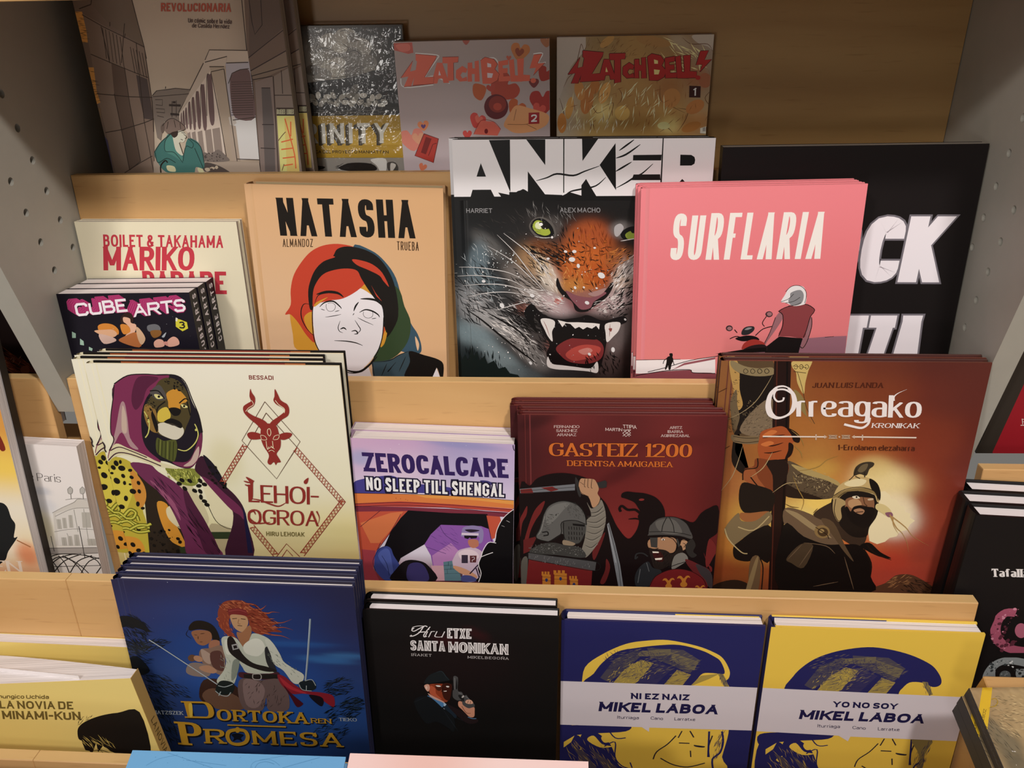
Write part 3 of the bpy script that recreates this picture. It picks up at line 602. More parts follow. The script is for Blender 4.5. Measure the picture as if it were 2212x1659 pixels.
INK['anke'] = '''P #e9e6e8 -14,-13 1903,0 1932,533 -38,528
P #e9e6e8 537,-11 2443,-14 2465,525 528,520
P #141313 1947,-2 1957,-2 1962,398 1948,398
P #141313 1037,-2 1048,-2 1051,492 1042,492
P #141313 1685,148 1947,146 1945,198 1685,197
P #141313 1696,325 1942,324 1949,378 1681,377
P #141313 2117,147 2217,150 2247,168 2256,196 2251,230 2224,246 2120,246
P #141313 2149,367 2183,402 2119,402
P #141313 1210,-1 1360,-2 1218,200
P #141313 1519,40 1538,470 1378,237
P #141313 1212,422 1255,364 1301,440 1357,528 1214,528
P #141313 694,1 871,2 871,236
P #141313 707,292 881,521 706,520
C1 #141313 17 786,379 887,351 981,316 1134,332 1239,294 1378,245
C1 #141313 17 1529,296 1589,261 1674,210
C1 #141313 17 1527,175 1619,142 1747,53
C1 #141313 16 1554,108 1616,63 1688,10
C1 #141313 16 1537,450 1629,400 1709,348 1777,314 1871,228
C1 #141313 16 1054,521 1113,480 1219,457 1348,428 1440,349
P #141313 529,484 601,485 661,455 768,521 887,507 1030,521 1101,486 1244,528 528,532
P #141313 347,5 543,3 540,487
P #141313 265,214 311,339 221,339
P #141313 179,462 354,461 389,534 156,533
P #141313 -92,528 1932,522 1934,567 -93,563
P #141313 423,488 535,511 581,496 611,474 672,459 732,497 868,506 1034,513 1034,540 458,538
C1 #141313 6 426,493 489,508 550,520
C1 #141313 6 550,505 611,494 649,464
T #8f8e90|HARRIET|111 638 251 0 0 44|t=0.15,gap=0.16
T #8f8e90|ALEX MACHO|1011 633 384 1 2 45|t=0.15,gap=0.16
S #5e5955 715,816 761,739 853,724 945,785 976,909 884,928 776,909
S #111 730,816 769,747 853,739 938,816 953,909 869,917 792,894
S #a3b343 749,816 780,758 835,762 892,816 922,878 869,903 792,878
S #dfe6b8 847,804 836,830 810,841 784,830 773,804 784,778 810,767 836,778
S #1a1612 815,770 884,785 907,832 853,839 830,816
S #fff 849,793 843,804 830,809 817,804 812,793 817,782 830,778 843,782
C1 #c9c5c2 8 768,909 853,925 938,917
S #e7e4e2 949,919 946,927 938,931 930,927 927,919 930,910 938,906 946,910
S #111 1595,893 1646,832 1736,816 1759,909 1651,948
S #8fa33f 1641,893 1685,859 1756,855 1759,916 1673,937
S #111 1684,832 1737,824 1757,862 1709,878
S #aeacad 1537,816 1591,786 1624,832 1573,909 1539,893
C1 #d9d6d4 9 1598,955 1681,940 1757,927
F #8b8987 40 914 694 243 91 0.17 4.6 91.1 1.22 0.50
F #4a4542 60 576 832 400 187 0.00 4.6 107.7 0.70 0.50
F #d9b98a 60 822 1162 94 177 -0.52 7.8 94.0 1.05 0.30
F #efe6da 70 885 1274 78 212 -0.52 7.8 93.6 1.01 0.30
F #1a1614 60 759 1275 188 179 0.00 9.4 109.7 0.70 0.40
F #b5601f 70 1287 1097 216 289 0.00 7.7 77.1 1.75 0.50
F #e3a25a 50 1198 1321 188 147 0.00 6.3 62.7 1.40 0.60
F #2a1710 45 1320 1160 216 242 0.00 7.7 84.9 0.70 1.20
F #7a3517 50 1345 940 168 173 0.00 7.6 91.6 1.40 0.40
F #1a1413 50 977 1066 140 95 0.35 10.9 93.3 0.52 0.50
F #6b3a1e 50 884 1051 155 79 0.35 9.3 85.3 0.44 0.40
F #1a1413 30 1583 1192 108 192 0.35 10.8 92.6 -0.70 0.50
F #d9d0cb 50 1650 1320 78 244 0.35 9.4 93.6 -0.96 0.30
F #17130f 40 1668 1384 93 230 0.35 9.3 108.5 -0.87 0.30
F #e3dcda 90 790 1569 238 101 0.44 6.3 95.2 0.38 0.25
F #2a2220 60 758 1620 255 100 0.44 6.4 95.6 0.38 0.30
F #c9c6c6 90 372 1689 321 187 0.61 6.4 128.4 0.52 0.50
F #1d1b1c 90 439 1555 351 252 0.52 9.6 143.6 0.44 0.50
F #b3bcc0 70 222 1309 190 331 0.00 6.3 95.0 1.05 0.60
F #16181a 70 185 1473 239 337 0.00 9.6 127.5 0.87 0.60
F #cfcac8 60 658 2029 293 122 0.87 6.5 114.0 0.79 0.40
F #1c1a1b 70 724 1942 259 209 0.87 11.3 129.5 0.79 0.50
F #241f1e 60 1552 1631 173 83 -0.26 6.3 31.5 -0.35 1.50
F #12191b 80 227 2245 265 161 0.35 11.6 99.4 1.48 0.15
S #171111 995,1322 983,1404 1044,1502 1139,1567 1172,1650 1220,1675 1300,1666 1362,1616 1485,1516 1544,1401 1527,1369 1452,1467 1344,1525 1249,1517 1138,1501 1043,1436
S #87525a 1075,1452 1170,1498 1249,1517 1344,1520 1437,1467 1476,1483 1360,1566 1323,1633 1236,1650 1179,1600 1123,1534
S #a98480 1296,1484 1389,1451 1474,1426 1437,1483 1359,1513
S #151011 726,1586 854,1703 1014,1752 1205,1734 1300,1708 1461,1765 1650,1714 1684,1781 1528,1866 1472,2143 1411,2302 1182,2287 952,2236 886,2131 919,2027 870,1941 805,1788
S #7d2f30 984,2061 1096,1973 1257,1937 1403,1970 1469,2056 1440,2178 1312,2232 1132,2217 1033,2147
S #b34a42 1082,2129 1178,2050 1307,2023 1437,2056 1391,2143 1213,2198 1132,2190
S #c97f76 1211,2093 1308,2057 1357,2092 1277,2136
P #141010 950,1871 1143,1819 1431,1833 1490,1952 1370,1970 1145,1955 983,1974
S #e2dcd8 825,1762 886,1745 963,1769 969,1824 942,1889 948,1992 902,1940 870,1872
P #e9e3df 998,1761 1094,1785 1206,1784 1366,1792 1422,1800 1416,1859 1386,1820 1344,1851 1295,1834 1256,1860 1215,1832 1175,1852 1126,1802 1078,1794 1047,1837
S #e2dcd8 1481,1799 1620,1781 1615,1866 1562,1934 1500,1995 1484,1901
S #dcd5d2 900,2158 944,2236 1051,2253 1182,2269 1313,2285 1361,2267 1406,2208 1422,2284 1404,2334 1314,2317 1150,2305 985,2298 895,2263
S #8a4a45 1511,1850 1546,1846 1536,1883
C1 #8a4a45 6 854,1770 886,1838 918,1940
C1 #8a4a45 6 1526,1799 1522,1935
D #1b1516 30 1519 1581 188 75 -0.17 12.5
D #c65a52 8 1012 1568 48 42 0.00 22.4
S #b06a64 1031,1560 1021,1580 997,1588 972,1580 962,1560 972,1540 996,1532 1021,1540
F #f0eae6 60 885 1536 190 83 0.44 7.9 79.2 0.35 0.30
F #f0eae6 50 1503 1598 174 83 -0.26 7.9 63.3 -0.35 0.40
F #120f0e 40 869 1114 217 80 0.44 14.0 124.0 0.44 0.25
F #120f0e 26 1070 1003 92 174 0.00 12.3 92.0 1.22 0.40
F #1a1413 40 1259 1225 264 243 0.00 10.9 69.9 0.35 1.00
F #120f0e 50 661 1772 193 102 0.52 12.9 128.7 0.52 0.30
F #e8e2de 50 530 1875 259 103 0.61 9.7 129.5 0.61 0.30
F #131010 40 1474 2230 195 124 0.00 13.0 97.5 1.05 0.60
F #120f0e 40 1674 1531 78 199 0.17 12.5 93.6 -0.52 0.30
F #c77a3c 40 1580 1112 123 80 -0.35 9.2 76.9 -0.44 0.40
F #f3ede8 30 1588 1320 78 146 0.35 7.8 78.0 -1.05 0.30
S #100d0d 726,1595 661,1687 725,1822 789,1890 757,1754 790,1653
C1 #100d0d 19 82,1658 240,1775 431,1945 657,2134 788,2238
C1 #100d0d 19 291,1690 435,1773 595,1874 724,2028
C1 #d8d4d2 8 19,1217 193,1220 382,1244 539,1283 727,1388
C1 #d8d4d2 8 -1,1310 190,1301 412,1325 569,1365 758,1487
C1 #d8d4d2 8 51,1408 251,1391 458,1398 663,1454 885,1569
C1 #d8d4d2 8 87,1524 297,1481 488,1472 663,1496
C1 #d8d4d2 8 372,1664 534,1613 726,1561
C1 #d8d4d2 8 467,878 667,1035 791,1162
C1 #d8d4d2 8 405,894 573,1067 728,1275 885,1470
C1 #d8d4d2 8 309,1004 541,1147 728,1323 853,1453
C1 #d8d4d2 8 667,1004 791,1146 948,1355
D #f0ecea 90 790 1553 822 828 0.00 9.5
D #bfc4c6 160 790 1553 822 828 0.00 6.3
D #e6eef0 60 416 1131 188 96 0.00 7.8
S #e4e2e2 1165,1140 1154,1156 1132,1161 1110,1152 1102,1134 1112,1119 1135,1114 1157,1122
S #e4e2e2 1087,1063 1080,1070 1067,1070 1056,1064 1054,1054 1061,1046 1073,1046 1084,1053
S #e4e2e2 1202,1222 1190,1219 1181,1205 1182,1189 1190,1180 1203,1183 1211,1197 1211,1213
S #e4e2e2 1176,1058 1170,1069 1155,1074 1141,1069 1134,1058 1140,1047 1155,1042 1170,1047
S #e4e2e2 1457,1315 1438,1327 1411,1321 1392,1300 1391,1277 1410,1266 1437,1272 1456,1293
S #e4e2e2 1311,1587 1301,1596 1284,1594 1270,1583 1268,1569 1279,1560 1296,1562 1309,1573
S #e4e2e2 1176,1437 1167,1437 1158,1428 1156,1416 1161,1408 1170,1408 1179,1417 1181,1429
S #e4e2e2 765,1516 754,1525 736,1524 722,1512 720,1497 731,1488 749,1490 763,1501
S #e4e2e2 916,1130 911,1138 900,1142 889,1138 884,1130 889,1121 900,1118 911,1121
S #e4e2e2 453,1636 437,1638 421,1625 415,1605 423,1590 439,1588 454,1601 460,1621
S #e4e2e2 279,1363 272,1373 258,1375 245,1369 241,1359 248,1349 262,1347 275,1353
S #e4e2e2 1566,2103 1552,2096 1545,2077 1548,2057 1561,2048 1575,2055 1582,2074 1579,2094
S #e4e2e2 734,2247 722,2248 711,2239 706,2224 711,2213 723,2212 734,2221 739,2236
S #e4e2e2 1365,1022 1361,1028 1352,1031 1343,1028 1339,1021 1342,1014 1352,1012 1361,1015
S #e4e2e2 1686,1759 1679,1762 1669,1759 1663,1750 1664,1742 1671,1738 1680,1742 1686,1751
S #e4e2e2 1341,2136 1332,2142 1319,2139 1310,2129 1310,2117 1319,2111 1332,2114 1341,2125
S #e4e2e2 1264,1427 1257,1429 1249,1425 1245,1417 1246,1410 1253,1408 1261,1412 1265,1420
S #e4e2e2 1392,1430 1387,1435 1378,1435 1371,1429 1369,1422 1374,1417 1383,1418 1391,1423
P #16201f -4,2427 4,2212 48,2140 70,2211 117,2069 138,2157 168,2104 195,2209 246,2156 277,2244 344,2208 391,2296 458,2277 506,2348 589,2365 630,2419'''
INK['surf'] = '''T #f6efe9|SURFLARIA|272 233 1369 8 10 433|t=0.125,th=0.09,gap=0.1,slant=0.09,diag=0.9
P #f3ecec -47,1668 606,1660 763,1632 774,1815 738,1807 561,1804 507,1775 295,1793 -44,1815
S #8c4a52 -44,1815 81,1808 312,1784 524,1775 561,1799 774,1811 779,1893 -42,1890
P #9a6a78 1071,1559 1628,1450 1797,1435 1983,1429 1992,1612 1074,1606
C0 #201818 8 -44,1815 -7,1835 46,1821 312,1778 524,1771 561,1802 774,1811
C0 #201818 7 117,1792 293,1745 467,1688 606,1656 763,1632 969,1586
C0 #3a2a2a 5 -47,1664 201,1661 430,1659
C0 #3a2a2a 5 1781,1442 1865,1434
P #9a5a62 347,1774 468,1698 763,1638 764,1661 469,1721
S #17110f 319,1601 348,1597 352,1630 333,1639
S #17110f 302,1635 344,1630 360,1668 345,1716 338,1764 320,1768 313,1726 294,1768 284,1758 294,1697
C0 #17110f 7 303,1643 272,1673 263,1706
C0 #17110f 7 352,1643 361,1687 371,1716
P #1a1414 1353,1430 1577,1450 1560,1534 1551,1609 1231,1607 1241,1532
S #9b6a70 1346,1182 1372,1237 1312,1365 1238,1494 1227,1560 1214,1513 1263,1383 1301,1236
S #9b6a70 1621,1221 1649,1331 1623,1478 1604,1544 1571,1553 1583,1422 1592,1349
S #8b4043 1325,1173 1401,1132 1558,1108 1644,1152 1654,1185 1623,1239 1602,1367 1585,1445 1455,1431 1348,1420 1369,1328 1363,1218
C0 #1d1414 7 1322,1178 1401,1132 1558,1108 1647,1153 1651,1189 1623,1239 1602,1367 1580,1445
C0 #1d1414 7 1326,1178 1367,1218 1374,1328 1346,1430
C0 #1d1414 6 1301,1236 1263,1383 1214,1513
C0 #1d1414 7 1636,1239 1646,1331 1621,1478 1587,1549 1560,1534
S #ece7e7 1400,950 1464,926 1533,943 1566,1023 1565,1094 1542,1115 1459,1125 1380,1092 1337,1083 1365,1020
S #8d8b8e 1421,994 1502,969 1541,1022 1524,1103 1442,1120 1404,1078 1417,1039
C0 #2a2424 5 1370,985 1423,932 1498,930 1553,978 1565,1040 1557,1098
C0 #2a2424 5 1337,1083 1402,1056 1447,1007
C0 #2a2424 5 1380,1096 1454,1079 1509,1040
C0 #2a2424 5 1409,1125 1475,1115 1523,1094
S #3a2a2c 1272,1205 1264,1225 1241,1234 1216,1225 1204,1204 1212,1184 1236,1175 1260,1184
S #a06f72 1265,1203 1260,1217 1243,1223 1226,1217 1218,1202 1223,1188 1240,1183 1257,1189
C0 #1d1414 8 1215,1226 1183,1290 1206,1327
C0 #1d1414 9 1128,1419 1192,1354 1275,1327
C0 #1d1414 9 889,1450 957,1426 1063,1465 1168,1475
C0 #1d1414 9 954,1389 926,1357
S #3a2a2c 909,1343 901,1363 879,1372 855,1363 844,1342 852,1321 875,1313 898,1321
S #a06f72 901,1344 895,1357 880,1363 864,1357 856,1344 862,1331 877,1326 893,1331
S #2c2a2c 1000,1362 1035,1329 1104,1326 1110,1366 1059,1409 999,1408
S #8d8b8e 1021,1358 1053,1336 1091,1340 1055,1359
S #171112 941,1445 1042,1418 1129,1428 1167,1465 1064,1474 995,1473
S #a83730 1010,1558 1031,1492 1114,1456 1203,1484 1223,1513 1136,1512 1069,1540
S #2a1c1e 1019,1568 1102,1521 1223,1513 1246,1579 1073,1587
P #15100f 761,1604 1070,1553 1242,1541 1246,1588'''
INK['blac'] = '''T #77727a|OCK|942 644 1183 10 -1 636|t=0.275,th=0.24,gap=0.035,grow=0.028,slant=0.04
T #77727a|ITZA|1061 1626 1005 0 8 664|t=0.27,th=0.19,gap=0.03,grow=0.028,slant=0.04
T #f3ecf2|OCK|942 644 1183 10 -1 636|t=0.275,th=0.24,gap=0.035,grow=0,slant=0.04
T #f3ecf2|ITZA|1061 1626 1005 0 8 664|t=0.27,th=0.19,gap=0.03,grow=0,slant=0.04'''
INK['mari'] = '''T #c43c4a|BOILET & TAKAHAMA|274 129 1248 11 -21 126|t=0.17,gap=0.1,space=0.33
T #c43c4a|MARIKO|249 255 961 -2 -50 248|t=0.2,th=0.17,gap=0.06
T #c43c4a|PARADE|607 506 886 5 -27 240|t=0.2,th=0.17,gap=0.06'''
INK['cube'] = '''T #c2477d|CUBE|88 54 550 -40 -8 131|t=0.2,gap=0.07,block=1
T #a32a63|CUBE|94 57 549 -39 -9 132|t=0.2,gap=0.07,block=1
T #a32a63|CUBE|100 61 548 -39 -9 132|t=0.2,gap=0.07,block=1
T #c2477d|CUBE|105 64 547 -39 -9 133|t=0.2,gap=0.07,block=1
T #a32a63|CUBE|111 68 546 -39 -9 133|t=0.2,gap=0.07,block=1
T #a32a63|CUBE|116 71 546 -38 -9 134|t=0.2,gap=0.07,block=1
T #c2477d|CUBE|122 74 545 -37 -9 135|t=0.2,gap=0.07,block=1
T #a32a63|CUBE|127 78 545 -37 -9 135|t=0.2,gap=0.07,block=1
T #a32a63|CUBE|133 81 544 -36 -10 136|t=0.2,gap=0.07,block=1
T #c2477d|CUBE|138 85 543 -36 -9 136|t=0.2,gap=0.07,block=1
T #a32a63|CUBE|144 88 542 -36 -10 137|t=0.2,gap=0.07,block=1
T #a32a63|CUBE|150 91 541 -35 -10 138|t=0.2,gap=0.07,block=1
T #c2477d|ARTS|675 75 560 -55 -12 129|t=0.2,gap=0.07,block=1
T #a32a63|ARTS|680 79 560 -55 -12 128|t=0.2,gap=0.07,block=1
T #a32a63|ARTS|686 82 559 -54 -12 129|t=0.2,gap=0.07,block=1
T #c2477d|ARTS|692 85 557 -54 -13 130|t=0.2,gap=0.07,block=1
T #a32a63|ARTS|697 89 557 -54 -12 130|t=0.2,gap=0.07,block=1
T #a32a63|ARTS|703 92 556 -53 -12 131|t=0.2,gap=0.07,block=1
T #c2477d|ARTS|708 95 556 -52 -12 132|t=0.2,gap=0.07,block=1
T #a32a63|ARTS|714 99 555 -52 -12 132|t=0.2,gap=0.07,block=1
T #a32a63|ARTS|720 102 554 -51 -13 133|t=0.2,gap=0.07,block=1
T #c2477d|ARTS|725 106 554 -51 -12 133|t=0.2,gap=0.07,block=1
T #a32a63|ARTS|731 109 553 -51 -13 134|t=0.2,gap=0.07,block=1
T #a32a63|ARTS|736 112 553 -50 -12 135|t=0.2,gap=0.07,block=1
T #f5eef5|CUBE|159 98 534 -46 -4 134|t=0.19,gap=0.08,block=1
T #f5eef5|ARTS|749 114 535 -56 -9 129|t=0.19,gap=0.08,block=1
P #d6cf3e 1156,259 1205,273 1263,299 1263,364 1201,393 1142,344
T #1d1b22|3|1186 292 59 1 -12 72|t=0.2,block=1
P #e9e6d8 1161,249 1179,260 1165,292 1151,285
S #d98a3a 350,331 418,305 505,319 551,372 533,425 464,385 359,390
S #e2b08c 299,383 403,371 493,372 528,418 475,451 387,437
S #d8b6a8 340,417 475,451 498,491 368,519
S #33201c 606,242 675,191 726,217 718,295 633,320 594,294
S #e8b79c 631,242 692,256 695,301 742,321 721,386 671,439 607,438 673,373 647,314 621,288
S #d98a3a 582,320 657,327 669,393 592,418
S #b87040 607,438 725,400 769,466 723,559 531,491
S #d7b08e 736,347 776,374 807,466 755,532 730,466
S #6e6f74 854,335 929,316 976,336 973,382 861,394
S #8a5d2e 875,388 979,382 968,434 892,460
S #a9b0b8 979,447 1033,402 1003,454
S #e5ae9a 887,506 935,474 983,487 984,547 891,560
S #e5ae9a 1027,494 1094,448 1140,475 1135,534 1028,554
S #d8958a 979,507 1026,501 1016,547
P #9fbfae 68,388 103,408 92,455 54,455
P #9fbfae 134,462 164,489 158,535 118,528
P #9fbfae 205,549 239,569 226,596 196,585
D #bfc3c9 16 686 373 638 217 0.00 3.8'''
